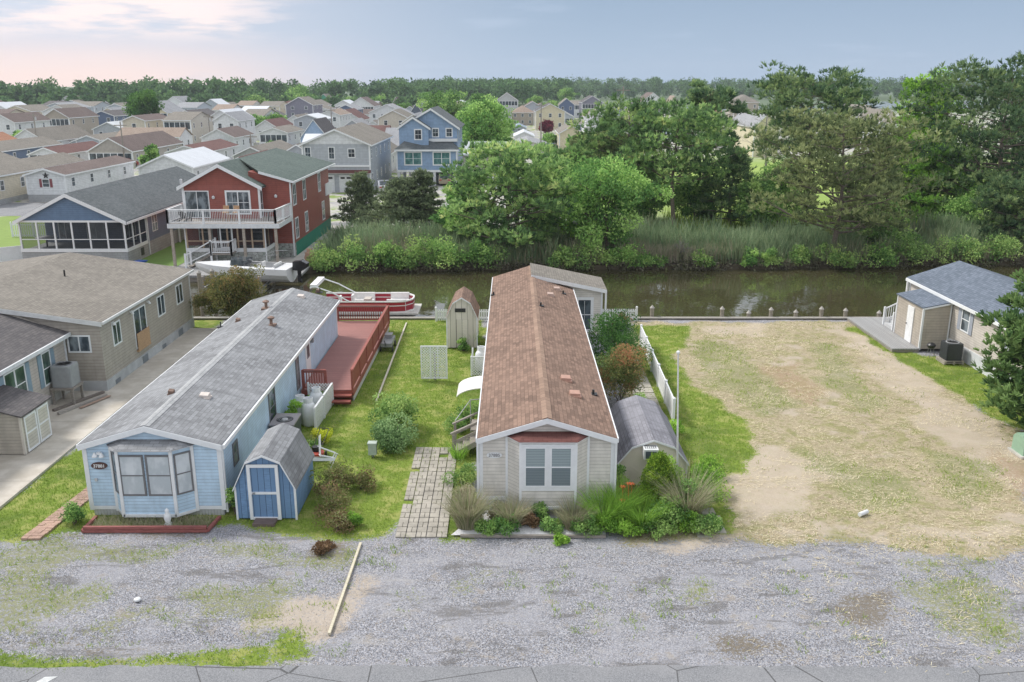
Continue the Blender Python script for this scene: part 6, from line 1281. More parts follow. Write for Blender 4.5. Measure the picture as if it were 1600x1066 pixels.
# teal roof, and the rest of the trailer park
t = thing('house', 'small house with vivid turquoise metal roof among trees', 'house', aty(778, 182, 300)); p = at(778, 182); t.location = (p[0], p[1], 0); mb = MB(); mb.box(p[0] - 3.6, p[0] + 3.6, p[1], p[1] + 10, 0, 4.5); mb.build('wall', sw(cW), t); mb = MB(); gable_roof(mb, p[0] - 3.6, p[0] + 3.6, p[1], p[1] + 10, 4.5, 7.5, ov=.4); mb.build('roof', plain((.03, .42, .52), .4), t)
R = rng(2024); NAMEC = {'white': cW, 'cream': cC, 'tan': cT, 'grey': cG, 'pale blue': cL, 'yellow': cY, 'dark blue': cN, 'beige': (.55, .51, .45)}
ROOFN = {'grey': rG, 'brown': rB, 'maroon': rM, 'dark': rD, 'light tan': rT, 'white metal': rW, 'pale grey': rL, 'orange brown': rO}
def free(a, b, c, d, m=1.6): return all(b + m < q[0] or a - m > q[1] or d + m * 1.5 < q[2] or c - m * 1.5 > q[3] for q in FOOT)
def pxof(x, y, z=0):
    c = y * math.cos(PT) + (HC - z) * math.sin(PT); return 800 + FPX * x / c, 533 - FPX * (y * math.sin(PT) - (HC - z) * math.cos(PT)) / c
cnt = 0; seen = {}
wn, rn = list(NAMEC), list(ROOFN)
pw_ = [.42, .12, .08, .12, .12, .05, .03, .06]; pr_ = [.28, .12, .06, .12, .06, .14, .20, .02]
for yy in list(range(122, 250, 22)) + list(range(258, 460, 27)):
    x = -.62 * yy - 5
    while x < yy * .17:
        w_ = R.uniform(4.6, 7.5) if yy < 260 else R.uniform(6, 11); ln = R.uniform(13, 18); gap = R.uniform(2.5, 6)
        px, py = pxof(x, yy)
        y_ = yy + R.uniform(-1.5, 1.5)
        if free(x, x + w_, y_, y_ + ln) and cnt < 150 and not (470 < px < 760 and yy < 142) and not (790 < px < 910 and yy < 260) and px < 985 :
            wc = wn[R.choice(8, p=pw_)]; rc = rn[R.choice(8, p=pr_)]; two = yy > 200 and R.uniform() < .5
            ze = (5.4 if two else 2.9) + R.uniform(-.2, .4); ax = 'Y' if R.uniform() < .72 else 'X'
            if ax == 'X' and not two: w_, ln = min(14, w_ * 1.8), 7.5
            if not free(x, x + w_, y_, y_ + ln): x += 3; continue
            zone_ = 'far left' if px < 110 else 'left' if px < 260 else 'centre left' if px < 430 else 'centre' if px < 640 else 'middle' if px < 800 else 'centre right'
            row = 'nearest rows' if yy < 170 else 'second rows' if yy < 235 else 'farther rows' if yy < 330 else 'rows before woods'
            ft = 'porch' if R.uniform() < .25 else 'windows'
            lb = f"{wc} {'two storey' if two else 'low'} {'gabled' if ax == 'Y' else 'broadside'} home, {rc} roof, {zone_}, {row}"
            seen[lb] = seen.get(lb, 0) + 1
            if seen[lb] > 1: x += 1.0; continue
            FOOT.append((x, x + w_, y_, y_ + ln)); cnt += 1
            house('house', lb, 'house', x, x + w_, y_, ln, ze, ze + w_ * R.uniform(.16, .34) if ax == 'Y' else ze + 1.6, sw(NAMEC[wc]), ROOFN[rc], ax, 2 if two else 1, front=ft, far=True, ov=.3)
            x += w_ + gap
        else: x += 2.5
print('fill houses', cnt)
CC = [((.7, .7, .72), 'white'), ((.05, .05, .06), 'black'), ((.3, .04, .04), 'red'), ((.25, .27, .3), 'grey'), ((.08, .14, .3), 'blue'), ((.45, .46, .48), 'silver')]
for i, (px, py, ci, lb) in enumerate(((196, 262, 2, 'red car parked beside the young tree left of the white screened porch'), (560, 262, 1, 'black car parked behind the pale grey house'), (600, 300, 0, 'white car parked between the pale grey and bright blue houses'), (862, 235, 4, 'blue car by the cream gabled house'), (745, 262, 5, 'silver car below the big maple in the middle'), (30, 300, 3, 'grey car in the driveway at the left edge'), (870, 252, 0, 'white car in the lane left of the pines'), (352, 268, 5, 'silver car between the screened white home and red house'))):
    p = at(px, py)
    car(lb, p[0], p[1], .3 * (i % 3) + 1.2, CC[ci][0])
for i, (px, pb, pt) in enumerate(((970, 262, 135), (196, 262, 190), (845, 240, 160))):
    p = at(px, pb); z = aty(px, pt, p[1])[2]; t = thing('utility_pole', ('bare wooden utility pole above the left pines', 'old utility pole with crossarm over the brown roofs at left', 'thin utility pole left of the cream gabled house')[i], 'utility pole', (p[0], p[1], 0)); mb = MB(); mb.tube((p[0], p[1], 0), (p[0], p[1], z), .16, .1); mb.build('pole', GWOOD, t); mb = MB(); mb.box(p[0] - 1.1, p[0] + 1.1, p[1] - .08, p[1] + .08, z - .7, z - .55); mb.build('crossarm', GWOOD, t)
def bankv(X): return np.interp(X, [b[0] for b in bk], [b[1] for b in bk])
R = rng(31); prev = None
for i, (px, pb, pt) in enumerate(((60, 236, 176), (330, 232, 178), (395, 262, 208), (520, 225, 168), (655, 262, 196), (700, 205, 150))):
    p = at(px, pb); z = aty(px, pt, p[1])[2]; t = thing('utility_pole', ('first', 'second', 'third', 'fourth', 'fifth', 'sixth')[i] + ' wooden utility pole from the left among the trailers', 'utility pole', (p[0], p[1], 0), group='utility poles among the trailers'); mb = MB(); mb.tube((p[0], p[1], 0), (p[0], p[1], z), .16, .1); mb.build('pole', GWOOD, t); mb = MB(); mb.box(p[0] - 1.1, p[0] + 1.1, p[1] - .08, p[1] + .08, z - .7, z - .55); mb.build('crossarm', GWOOD, t); mb = MB(); mb.tube((p[0] + .35, p[1], z - 1.6), (p[0] + .35, p[1], z - .9), .2); mb.build('transformer', LGREY, t)
# ---------------------------------------------------------------- trees of the far bank (photo column, foot row, top row)
def tp(name, label, cat_, px, pb, pt, wpx, kind, seed, group=None, **k):
    p = at(px, pb); Yb = float(bankv(p[0])) + 1.0 if -15.5 < p[0] < 60 else 0
    if 60 < p[1] < Yb: p = aty(px, pb, Yb); p = (p[0], Yb, 0)
    h = aty(px, pt, p[1])[2]; r = wpx / 2 / FPX * (p[1] * math.cos(PT) + HC * math.sin(PT))
    return grow(name, label, cat_, p[0], p[1], h, r, kind, seed, group=group, **k)
PG = 'pines on the far bank'
tp('pine_tree', 'broad olive green pine in front of the water left of centre', 'tree', 792, 402, 232, 215, 'pine', 11, PG, lo=.08, dens=1.6)
tp('pine_tree', 'tall bronze tinged pine leaning over the water in the middle right', 'tree', 1300, 418, 180, 265, 'pine', 12, PG, mat=G_PINEB, lo=.2, dens=1.35, leaf=.34)
tp('pine_tree', 'large dark green pine with flat crown between the two far house clusters', 'tree', 1256, 330, 110, 190, 'pine', 13, PG, lo=.38, mat=G_PINED, dens=1.45, leaf=.42)
tp('pine_tree', 'huge dark pine filling the upper right corner of the far bank', 'tree', 1548, 362, 104, 290, 'pine', 14, PG, lo=.15, mat=G_PINED, dens=1.9, leaf=.4)
tp('pine_tree', 'medium pine with tall bare trunk right of the leafy centre tree', 'tree', 1050, 362, 172, 190, 'pine', 15, PG, lo=.42, dens=1.25, leaf=.36)
tp('pine_tree', 'rounded bright tipped pine behind the leafy centre tree', 'tree', 975, 350, 160, 165, 'pine', 16, PG, lo=.35, dens=1.2, leaf=.38)
tp('pine_tree', 'narrow dark pine rising above the middle pines in front of the orange roof', 'tree', 1098, 330, 126, 95, 'pine', 17, PG, lo=.45, mat=G_PINED, dens=1., leaf=.42)
tp('pine_tree', 'small bright green young pine right of the bronze pine', 'tree', 1472, 355, 230, 100, 'pine', 18, PG, lo=.04, mat=leafm('pine_bright', [(.05, .12, .03), (.10, .20, .045), (.16, .29, .06)]), dens=1.1, leaf=.36)
tp('pine_tree', 'slim pine with open branches standing behind the small bright pine', 'tree', 1392, 330, 205, 110, 'pine', 19, PG, lo=.3, dens=.9, leaf=.38)
tp('pine_tree', 'short pine at the far bank behind the roof of the right hand home', 'tree', 1590, 395, 285, 120, 'pine', 20, PG, lo=.1, mat=G_PINED, dens=1.)
tp('pine_tree', 'yellow green pine between the leafy tree and the olive pine', 'tree', 935, 340, 205, 120, 'pine', 21, PG, lo=.2, dens=1., leaf=.38, mat=G_PINEB)
tp('cedar_tree', 'dark spreading cedar in the gap left of the bronze pine', 'tree', 1140, 355, 228, 130, 'cedar', 22, lo=.08, mat=G_PINED, leaf=.35, dens=1.1)
tp('cedar_tree', 'wide grey green cedar right of the red house', 'tree', 628, 372, 278, 150, 'cedar', 23, 'cedars by the reeds', lo=.05, dens=1.5)
tp('cedar_tree', 'narrow pointed cedar closest to the red house', 'tree', 566, 358, 268, 85, 'cedar', 24, 'cedars by the reeds', lo=.05, dens=1.2)
tp('cedar_tree', 'small cedar tuft with thin leader in front of the bright blue house', 'tree', 662, 372, 262, 80, 'cedar', 25, 'cedars by the reeds', lo=.2)
tp('leafy_tree', 'bushy mid green leafy tree leaning at the water left of centre pine trunks', 'tree', 945, 405, 250, 150, 'leaf', 26, lo=.12, dens=1.5, mat=G_DEC)
tp('leafy_tree', 'dense green leafy tree behind the olive pine', 'tree', 860, 380, 245, 140, 'leaf', 27, lo=.1, dens=1.3)
tp('leafy_tree', 'bright lime green tree left of the huge dark pine', 'tree', 1432, 345, 128, 110, 'leaf', 28, lo=.3, dens=1.3, mat=G_LIM, leaf=.3)
tp('leafy_tree', 'low green tree under the flat crowned dark pine', 'tree', 1215, 352, 255, 110, 'leaf', 29, lo=.1, dens=1., mat=G_DEC)
tp('leafy_tree', 'dark leafy tree beneath the huge pine at the right', 'tree', 1530, 372, 290, 130, 'leaf', 30, lo=.05, dens=1.1)
tp('leafy_tree', 'pale green shrubby tree beside the bronze pine trunk', 'tree', 1370, 395, 320, 90, 'leaf', 31, lo=.1, dens=.9, mat=G_SHR)
tp('bare_tree', 'bare grey dead tree between the pines', 'tree', 1192, 290, 165, 100, 'bare', 32); tp('bare_tree', 'bare bleached sapling at the water edge left of the bronze pine', 'tree', 1062, 422, 385, 40, 'bare', 33)
tp('leafy_tree', 'big light green maple right of the bright blue stilt house', 'tree', 757, 262, 160, 105, 'leaf', 34, lo=.25, dens=1.5, leaf=.42); tp('leafy_tree', 'wide green tree behind the bright blue house roof', 'tree', 695, 215, 147, 90, 'leaf', 35, lo=.2, dens=1.3, leaf=.5)
tp('leafy_tree', 'green tree beside the turquoise roof', 'tree', 748, 205, 150, 60, 'leaf', 36, lo=.2, leaf=.5); tp('leafy_tree', 'large dark green maple standing over the roofs at left', 'tree', 230, 216, 147, 62, 'leaf', 37, lo=.2, dens=1.4, leaf=.5, mat=leafm('maple', [(.025, .07, .02), (.05, .12, .03), (.09, .18, .045)]))
ft = [('round green tree left of the bright blue house', 628, 192, 164, 36), ('small round tree left of the big maple', 177, 202, 176, 20), ('little green tree right of the tan brick home', 285, 227, 203, 24), ('young green tree with thin trunk by the white screened porch', 238, 268, 232, 24), ('yellowish bush like tree before the white screened porch', 306, 268, 240, 28),
 ('dark hedge tree left of the tall purple house', 400, 212, 183, 50), ('green hedge tree touching the tall purple house', 432, 210, 180, 44), ('tall green tree left of the tall purple house', 405, 186, 152, 44), ('green tree behind the tall purple house roof', 468, 180, 136, 60), ('bushy green tree above the navy gabled house', 884, 172, 138, 36),
 ('round green tree left of the navy gabled house', 862, 187, 160, 34), ('green shrub tree by the cream gabled house', 857, 232, 212, 26), ('small tree before the far left white house', 60, 176, 157, 24), ('low green tree behind the far left roofs', 160, 168, 147, 30), ('pale green tree before the left woods', 215, 166, 135, 40), ('rounded tree at the left woods edge', 300, 172, 144, 56), ('dark shrub tree left of the yellow home', 86, 196, 186, 26), ('green tree beside the lane left of the pines', 905, 262, 215, 60), ('bright green tree at the foot of the cream house', 935, 290, 222, 70), ('light green tree right of the flat crowned pine', 1325, 190, 135, 40)]
for i, (lb, px, pb, pt, w) in enumerate(ft): tp('leafy_tree', lb, 'tree', px, pb, pt, w, 'leaf', 50 + i, lo=.12, dens=.75, leaf=.55)
tp('leafy_tree', 'dark red purple leaved tree between the trailers in the middle', 'tree', 853, 208, 190, 26, 'leaf', 80, lo=.15, dens=.7, mat=G_PUR, leaf=.5)
for i, (lb, px, pb, pt, w, kd, mt_) in enumerate((('dense dark green pine thicket tree between the middle pines', 1010, 345, 275, 90, 'leaf', G_DEC), ('dark green understory tree behind the bronze pine', 1265, 338, 235, 130, 'leaf', G_DEC), ('olive understory tree left of the small bright pine', 1420, 340, 262, 100, 'pine', G_PINE), ('dark pine behind the small bright pine', 1500, 330, 190, 110, 'pine', G_PINED), ('green bush like tree below the middle pines', 1085, 350, 275, 90, 'leaf', G_DEC), ('pine behind the dense leafy tree left of centre', 880, 350, 228, 110, 'pine', G_PINE),
    ('leafy tree at the left flank of the olive pine', 722, 385, 290, 80, 'leaf', G_DEC), ('tall dark pine right behind the huge corner pine', 1590, 330, 150, 120, 'pine', G_PINED), ('bronze tinted young pine right of the bronze pine', 1345, 372, 250, 90, 'pine', G_PINEB), ('bright green low tree left of the cedar gap', 1180, 360, 290, 80, 'leaf', G_SHR), ('low green tree at the right frame edge by the reeds', 1590, 385, 300, 90, 'leaf', G_SHR), ('yellow green sapling between the leafy trees over the water', 905, 395, 310, 50, 'leaf', G_LIM))):
    if 'right flank' in lb or 'understory tree behind the bronze' in lb or 'dark pine behind the small' in lb: continue
    tp('bank_tree', lb, 'tree', px, pb, pt, w, kd, 120 + i, 'thicket trees on the far bank', lo=.08, dens=1.1, leaf=.3 if kd == 'leaf' else .4, mat=mt_)
tw = [(70, 200, 172), (115, 225, 206), (205, 240, 224), (320, 190, 164), (475, 215, 196), (60, 165, 148), (185, 168, 150), (280, 168, 148), (425, 168, 146), (700, 180, 152), (30, 232, 205), (95, 255, 238), (150, 180, 160), (335, 215, 196), (255, 175, 150), (375, 175, 152), (520, 170, 140), (545, 175, 150), (590, 178, 150), (610, 170, 146), (660, 172, 146), (835, 178, 152), (430, 240, 222), (130, 212, 196), (350, 240, 224), (20, 170, 150), (575, 235, 219), (985, 190, 160), (450, 262, 244), (650, 215, 192)]
wn_ = ['first', 'second', 'third', 'fourth', 'fifth', 'sixth', 'seventh', 'eighth', 'ninth', 'tenth', 'eleventh', 'twelfth', 'thirteenth', 'fourteenth', 'fifteenth', 'sixteenth', 'seventeenth', 'eighteenth', 'nineteenth', 'twentieth', 'twenty-first', 'twenty-second', 'twenty-third', 'twenty-fourth', 'twenty-fifth', 'twenty-sixth', 'twenty-seventh', 'twenty-eighth', 'twenty-ninth', 'last']
for i, (px, pb, pt) in enumerate(sorted(tw)): tp('leafy_tree', f'{wn_[i]} yard tree counted from the left, ' + ('small and green between low roofs' if pb > 215 else 'round and bushy among roofs' if pb > 185 else 'dark green near the woods'), 'tree', px, pb, pt, (pb - pt) * 1.25, 'leaf', 150 + i, lo=.1, dens=.6, leaf=.6, group='yard trees among the houses')
# far woods: one mass
R = rng(5); Cs, Rr = [], []
def wood_band(n, xa, xb, ya, yb, h0, h1, pxl=None):
    for _ in range(n):
        y = R.uniform(ya, yb); x = R.uniform(xa, xb) * y; h = R.uniform(h0, h1); r = h * R.uniform(.22, .34)
        for _k in range(5): Cs.append((x + R.normal(0, r * .5), y + R.normal(0, r * .3), h * R.uniform(.35, .9))); Rr.append(r * R.uniform(.6, .95))
        Cs.append((x, y, h - r * .5)); Rr.append(r * .7)
wood_band(150, -.62, -.28, 450, 520, 8, 17); wood_band(130, -.29, .02, 520, 620, 9, 17); wood_band(60, -.62, -.1, 400, 440, 6, 10)
wood_band(110, -.12, .06, 600, 700, 12, 18)
wood_band(480, -.1, .62, 900, 1150, 13, 21); wood_band(130, .0, .62, 840, 900, 8, 13)
Cs, Rr = np.array(Cs), np.array(Rr); D = clumps(R, Cs, Rr, 55, 1.5, .8, asp=.7)
stuff(setmesh('far_woods', D[0], D[1], G_FAR, None, D[2]), 'hazy wooded treeline along the horizon beyond the houses', 'woods')
n = 9000; P = np.stack([R.uniform(-.62, .62, n) * 560, R.uniform(440, 600, n), R.uniform(0, 3, n)], 1)
# ---------------------------------------------------------------- reeds, bank shrubs
def bankv(X): return np.interp(X, [b[0] for b in bk], [b[1] for b in bk])
R = rng(6); n = 52000; X = R.uniform(-15.5, 60, n); dep = R.uniform(0, 1, n) ** 1.2 * np.where(X < 2, 10, 10.5); Yr = bankv(X) + .25 + dep
hgt = (1.25 + .55 * vnoise(X, Yr, 3, 3) + .6 * vnoise(X, Yr, .8, 4) + .6 * np.clip(dep / 4, 0, 1)) * R.uniform(.7, 1.2, n); keep = vnoise(X, Yr, 2.2, 9) + .7 * vnoise(X, Yr, .7, 10) > -.38
P = np.stack([X, Yr, np.zeros(n)], 1)[keep]; tnt = np.clip(.25 + .5 * np.clip(dep / 3, 0, 1) + R.normal(0, .2, n) + .4 * vnoise(X, Yr, 4, 12), 0, 1)[keep]
D = blades(R, P, hgt[keep], .11, .34, seg=2, tint=tnt); stuff(setmesh('reeds', D[0], D[1], G_REED, None, D[2]), 'tall blue green reeds with tan stalks along the far bank', 'reeds')
n = 5000; X = R.uniform(16, 60, n); P = np.stack([X, R.uniform(82, 96, n), np.zeros(n)], 1); D = blades(R, P, 1.0, .1, .3, seg=1); stuff(setmesh('marsh_grass', D[0], D[1], G_GRASS, None, D[2]), 'bright marsh grass behind the reeds at right', 'grass')
bsh = [(505, 415, 60, 34), (545, 428, 66, 48), (590, 428, 60, 42), (612, 430, 50, 36), (645, 428, 70, 52), (690, 425, 60, 50), (735, 420, 60, 44), (760, 412, 50, 40), (880, 422, 50, 30), (925, 420, 60, 40), (1015, 424, 30, 22), (1040, 424, 22, 18), (1112, 424, 36, 30), (1190, 426, 34, 28), (1222, 425, 36, 30), (1330, 427, 80, 32), (1400, 420, 60, 34), (1440, 415, 70, 50), (1500, 408, 70, 44), (1560, 405, 60, 40), (1265, 422, 40, 30), (980, 415, 50, 34)]
wds = ['leftmost', 'second', 'third', 'fourth', 'fifth', 'sixth', 'seventh', 'eighth', 'ninth', 'tenth', 'eleventh', 'twelfth', 'thirteenth', 'fourteenth', 'fifteenth', 'sixteenth', 'seventeenth', 'eighteenth', 'nineteenth', 'twentieth', 'twenty-first', 'rightmost']
for i, (px, pb, w, h) in enumerate(sorted(bsh)):
    p = at(px, pb); k = p[1] / FPX * 1.0; bush('marsh_shrub', f'{wds[i]} leafy green marsh shrub from the left along the far water edge', 'shrub', p[0], float(bankv(p[0])) + .35, h * k * 1.15, w * k * .62, 300 + i, G_SHR if i % 4 != 2 else G_DEC, per=130, n=18, leaf=.19, group='marsh shrubs along the far bank', z=-.3)
R = rng(66); n = 170; C = np.stack([R.uniform(-15, 46, n), np.zeros(n), R.uniform(-.55, .25, n)], 1); C[:, 1] = bankv(C[:, 0]) + R.uniform(.0, .35, n); D = clumps(R, C, R.uniform(.35, .7, n), 70, .22, .6, .3)
stuff(setmesh('bank_brush', D[0], D[1], leafm('brush', [(.09, .085, .06), (.17, .16, .12), (.12, .15, .06)], boost=1.3), None, D[2]), 'brown twiggy brush at the foot of the reeds', 'brush')
# ---------------------------------------------------------------- garden plants near the camera
bush('shrub', 'large round green shrub in the middle of the lawn left of the paver path', 'shrub', -4.55, 32.1, 1.35, 1.1, 401, leafm('shrub_mid', [(.05, .10, .04), (.11, .19, .08), (.20, .30, .14)]), per=260, n=26, leaf=.085)
bush('shrub', 'taller darker twiggy shrub behind the round green shrub on the lawn', 'shrub', -4.7, 33.9, 1.9, 1.15, 402, G_SHR, per=220, n=26, leaf=.10)
bush('crape_myrtle', 'red tipped crape myrtle in front of the darker one beside the brown roof', 'tree', 4.7, 37.2, 3.6, 1.35, 403, leafm('crape_red', [(.05, .08, .03), (.09, .12, .04), (.16, .14, .06), (.26, .11, .065)]), per=330, n=34, leaf=.09, ry=1.4); bush('crape_myrtle', 'dark green crape myrtle behind the red tipped one beside the brown roof', 'tree', 4.9, 42.0, 3.5, 1.8, 404, leafm('dk', [(.02, .06, .018), (.045, .11, .03), (.08, .17, .045)]), per=330, n=34, leaf=.1, ry=2.4)
grow('crape_myrtle', 'bronze leaved tree at the canal beyond the light blue roof', 'tree', -16.1, 50.3, 3.1, 1.75, 'leaf', 405, lo=.2, dens=1.5, mat=leafm('bronze_leaf', [(.05, .065, .03), (.11, .12, .045), (.17, .16, .06), (.25, .16, .08)], boost=1.6), leaf=.11)
bush('shrub', 'wispy crape branch shrub by the rear addition door', 'shrub', 6.2, 49.6, 1.6, .7, 406, G_RED, per=50, n=14, leaf=.1)
grow('pine_tree', 'bushy bright green pine cut by the right edge above the transformer box', 'tree', 21.9, 33.4, 6.8, 2.75, 'pine', 407, lo=.03, dens=2.0, leaf=.26, mat=leafm('pine_right', [(.03, .07, .03), (.07, .13, .045), (.12, .20, .07), (.17, .26, .10)]), trunk=.12)
# thuja
R = rng(408); n = 230; f = R.uniform(0, 1, n); a = R.uniform(0, 6.3, n); r_ = .80 * (1 - f) ** .75 * (.5 + f * .6) * 1.3 + .03; C = np.stack([4.8 + np.cos(a) * r_ * .85, 26.9 + np.sin(a) * r_ * .85, .15 + f * 1.75], 1)
D = clumps(R, C, np.full(n, .17), 150, .055, 1.1, -.5); t = thing('conifer_shrub', 'dense bright green conical conifer before the lumpy roofed shed', 'shrub', (4.8, 26.9, 0)); setmesh('foliage', D[0], D[1], leafm('thuja', [(.04, .09, .015), (.11, .19, .025), (.22, .31, .045)]), t, D[2]); mb = MB(); mb.tube((4.8, 26.9, 0), (4.8, 26.9, 1.6), .05, .02); mb.build('trunk', BARK, t)
og = 'ornamental grasses in front of the beige home'
for i, (x, y, h, r, n, lb) in enumerate(((-1.4, 25.75, 1.05, 1.0, 1500, 'widest tan green ornamental grass beside the paver path'), (.0, 25.75, .85, .7, 1000, 'ornamental grass clump left of the bay window'), (1.95, 25.6, .85, .8, 1100, 'ornamental grass clump below the right side of the bay window'), (5.6, 26.1, 1.6, .9, 900, 'tall plumed grass behind the leafy plants at right'))):
    grassclump('ornamental_grass', lb, x, y, h, r, 420 + i, G_TAN, n, og, lean=.65, w=.022)
for i, (x, y, h, n, lb) in enumerate(((2.9, 25.8, 1.1, 900, 'bright green sword leaved daylily clump right of the bay window'), (3.5, 26.2, 1.15, 900, 'daylily clump with orange flowers'), (4.1, 25.6, 1.0, 900, 'arching green lily leaves in front of the conical conifer'), (-2.0, 31.2, .7, 160, 'strappy green leaves at the foot of the wooden steps'), (-2.1, 46.2, .9, 200, 'tall green stems beside the cream barn shed'))):
    grassclump('daylily', lb, x, y, h, .8, 440 + i, G_LIM, n, 'lily clumps', w=.022, lean=.7, cat_='plant')
t = thing('lily_flowers', 'orange daylily blooms above the green leaves', 'flowers', (3.6, 26.3, 0)); R = rng(445); mb = MB()
for (x, y, z) in ((3.72, 26.2, 1.25), (3.55, 26.3, 1.1), (3.5, 25.9, .82), (3.85, 26.4, 1.15)):
    mb.tube((x, y, 0), (x, y, z), .008, .006, 4)
    for k in range(6): w = k * 1.047; mb.face([(x, y, z), (x + .07 * math.cos(w - .3), y + .07 * math.sin(w - .3), z + .06), (x + .13 * math.cos(w), y + .13 * math.sin(w), z + .04), (x + .07 * math.cos(w + .3), y + .07 * math.sin(w + .3), z + .06)])
mb.build('petals', plain((.85, .16, .03), .5), t)
pb_ = [(-.2, 25.45, .55, .45, G_DEC, 'low leafy weeds spilling over the edging below the left grasses'), (1.3, 25.4, .45, .4, G_SHR, 'grey green weeds at the timber edging under the bay'), (2.3, 25.35, .6, .5, G_DEC, 'green weeds between the last grass clump and the daylilies'), (3.6, 25.3, .6, .5, G_LIM, 'bright leaves spilling onto the gravel below the daylilies'), (4.6, 25.3, .7, .5, G_DEC, 'dark leafy growth at the gravel edge below the conical conifer'),
 (5.3, 27.6, 1.5, .6, G_LIM, 'tall light green growth before the right half of the lumpy roofed shed'), (6.6, 28.2, 1.2, .7, G_LIM, 'leafy bright growth beside the front right corner of the lumpy shed'), (5.9, 25.2, .6, .5, G_SHR, 'grey green clump at the right end of the gravel edge'), (6.9, 29.5, .9, .6, G_LIM, 'light green weeds at the right foot of the lumpy roofed shed'), (3.55, 27.6, 1.3, .4, G_SHR, 'tall weeds in the gap between the beige home and lumpy shed'), (2.5, 26.1, .6, .4, G_DEC, 'leafy weed hiding the skirting right of the bay'), (4.5, 40, 1.6, .9, G_DEC, 'low dark shrub beneath the crape myrtles'), (5.2, 35.4, 1.0, .7, G_DEC, 'dark green shrub behind the lumpy roofed shed'), (6.3, 25.6, .5, .4, G_DEC, 'small leafy plant beside the stepping slabs'), (-.4, 26.3, .45, .4, G_TAN, 'dry stalks against the white skirting'), (-.75, 25.4, .5, .38, G_DEC, 'small bright leafy plant between the ornamental grasses'), (.85, 25.9, .85, .28, G_DEC, 'upright leafy weed below the bay window'), (.6, 25.7, .6, .3, G_BROWN, 'dark dried stalks under the bay window'), (4.0, 26.9, 1.25, .38, G_BROWN, 'dark dried stems beside the daylilies'), (5.0, 25.6, 1.0, .65, G_DEC, 'broad leaved green plant in front of the conifer'), (5.5, 25.4, .7, .4, G_LIM, 'light green leafy plant right of the broad leaved one'), (6.3, 27.0, 1.6, .95, G_LIM, 'airy bright green shrub at the right end of the planting bed'), (5.8, 26.6, 1.5, .75, G_SHR, 'grey green leafy shrub behind the plumed grass'), (3.1, 25.4, .55, .5, G_LIM, 'low light green leaves at the timber edge'), (1.5, 24.7, .3, .22, G_LIM, 'small weed growing in the gravel before the bed'),
 (-1.75, 29.0, .8, .6, G_SHR, 'pale flowering weed shrub along the left wall of the beige home'), (-1.6, 27.6, .5, .4, G_TAN, 'dry weeds beside the paver path'), (-1.7, 34.6, 1.2, .7, G_DEC, 'dark green shrub left of the wooden steps'), (-2.3, 33.9, .8, .5, G_SHR, 'loose green shrub on the lawn by the steps'), (6.5, 33.5, .7, .5, G_LIM, 'light weeds at the end of the white vinyl fence'),
 (-14.0, 26.0, .75, .42, G_DEC, 'small leafy green shrub left of the light blue home'), (-9.05, 26.7, 1.1, .3, G_DEC, 'dark green vine between the light blue home and blue shed'), (-6.2, 28.3, 1.1, .75, G_WEED, 'reddish brown weedy shrub behind the blue shed corner'), (-5.9, 26.9, .85, .8, G_WEED, 'tangled grey green weeds right of the blue shed'), (-5.2, 28.6, .6, .6, G_WEED, 'dead brown brush on the lawn edge right of the blue shed'), (-5.5, 25.5, .7, .62, G_WEED, 'brown dead shrub on the gravel edge by the lawn'), (-5.0, 25.8, .5, .3, G_LIM, 'bright green weed beside the brown dead shrub'), (-5.7, 24.2, .25, .4, G_BROWN, 'low patch of dead twigs on the gravel'),
 (-7.4, 32.6, .8, .45, leafm('yel', [(.22, .28, .03), (.38, .42, .05)]), 'yellow green shrub beside the dark air conditioner'), (-8.9, 34.3, 1.2, .4, G_LIM, 'tall green weeds between the tanks and the blue wall'), (-8.5, 36.3, 1.1, .4, G_LIM, 'broad leaves growing over the lattice screen'), (-7.6, 31.5, .5, .4, G_SHR, 'small weeds around the push mower'), (-2.6, 45.3, .7, .35, G_DEC, 'green weeds at the corner of the cream barn shed'), (-.8, 45.9, 1.4, .35, G_DEC, 'tall dark weeds between the cream shed and the beige home')]
for i, (x, y, h, r, m, lb) in enumerate(pb_): bush('plant', lb, 'plant', x, y, h * 1.15, r * 1.1, 460 + i, m, per=150, n=14, leaf=.07 if h < 1 else .085, stems=h > .5)
# ---------------------------------------------------------------- ground cover geometry
def samp(n, seed, field, thr, xr=(gx0, gx1), yr=(gy0, gy1)):
    R = rng(seed); X = R.uniform(*xr, n); Yv = R.uniform(*yr, n); i = ((Yv - gy0) / gs).astype(int).clip(0, nyg - 1); j = ((X - gx0) / gs).astype(int).clip(0, nxg - 1)
    k = field[i, j] > thr + R.uniform(-.15, .25, n); ok = np.abs(X) < Yv * .62 + 2; return X[k & ok], Yv[k & ok], ZG[i, j][k & ok], R
zpath = zt
X, Yv, Z, R = samp(420000, 90, zg, .5)
k = ~((X > -13.6) & (X < -9.4) & (Yv > 26.6) & (Yv < 46.3)) & ~((X > -1) & (X < 3.2) & (Yv > 26.8)) & ~((X < -16.9) & (Yv > 24.5)) & ~((X > -9.3) & (X < -7) & (Yv > 37.3)) & ~((X > -3.8) & (X < -2.0) & (Yv < 32.2) & (Yv > 25) & (R.uniform(0, 1, len(X)) > .10))
Z = Z + .05 * ((X > -3.8) & (X < -2.0) & (Yv < 32.2) & (Yv > 25)); X, Yv, Z = X[k], Yv[k], Z[k]; tn = np.clip(.45 + .35 * fbm(X, Yv, 1.8, 41) + .25 * fbm(X, Yv, 6, 44) + R.normal(0, .16, len(X)), 0, 1)
D = blades(R, np.stack([X, Yv, Z], 1), .075, .022, .6, seg=1, tint=tn); stuff(setmesh('lawn_grass', D[0], D[1], G_GRASS, None, D[2]), 'short mown green grass of the lawns', 'grass')
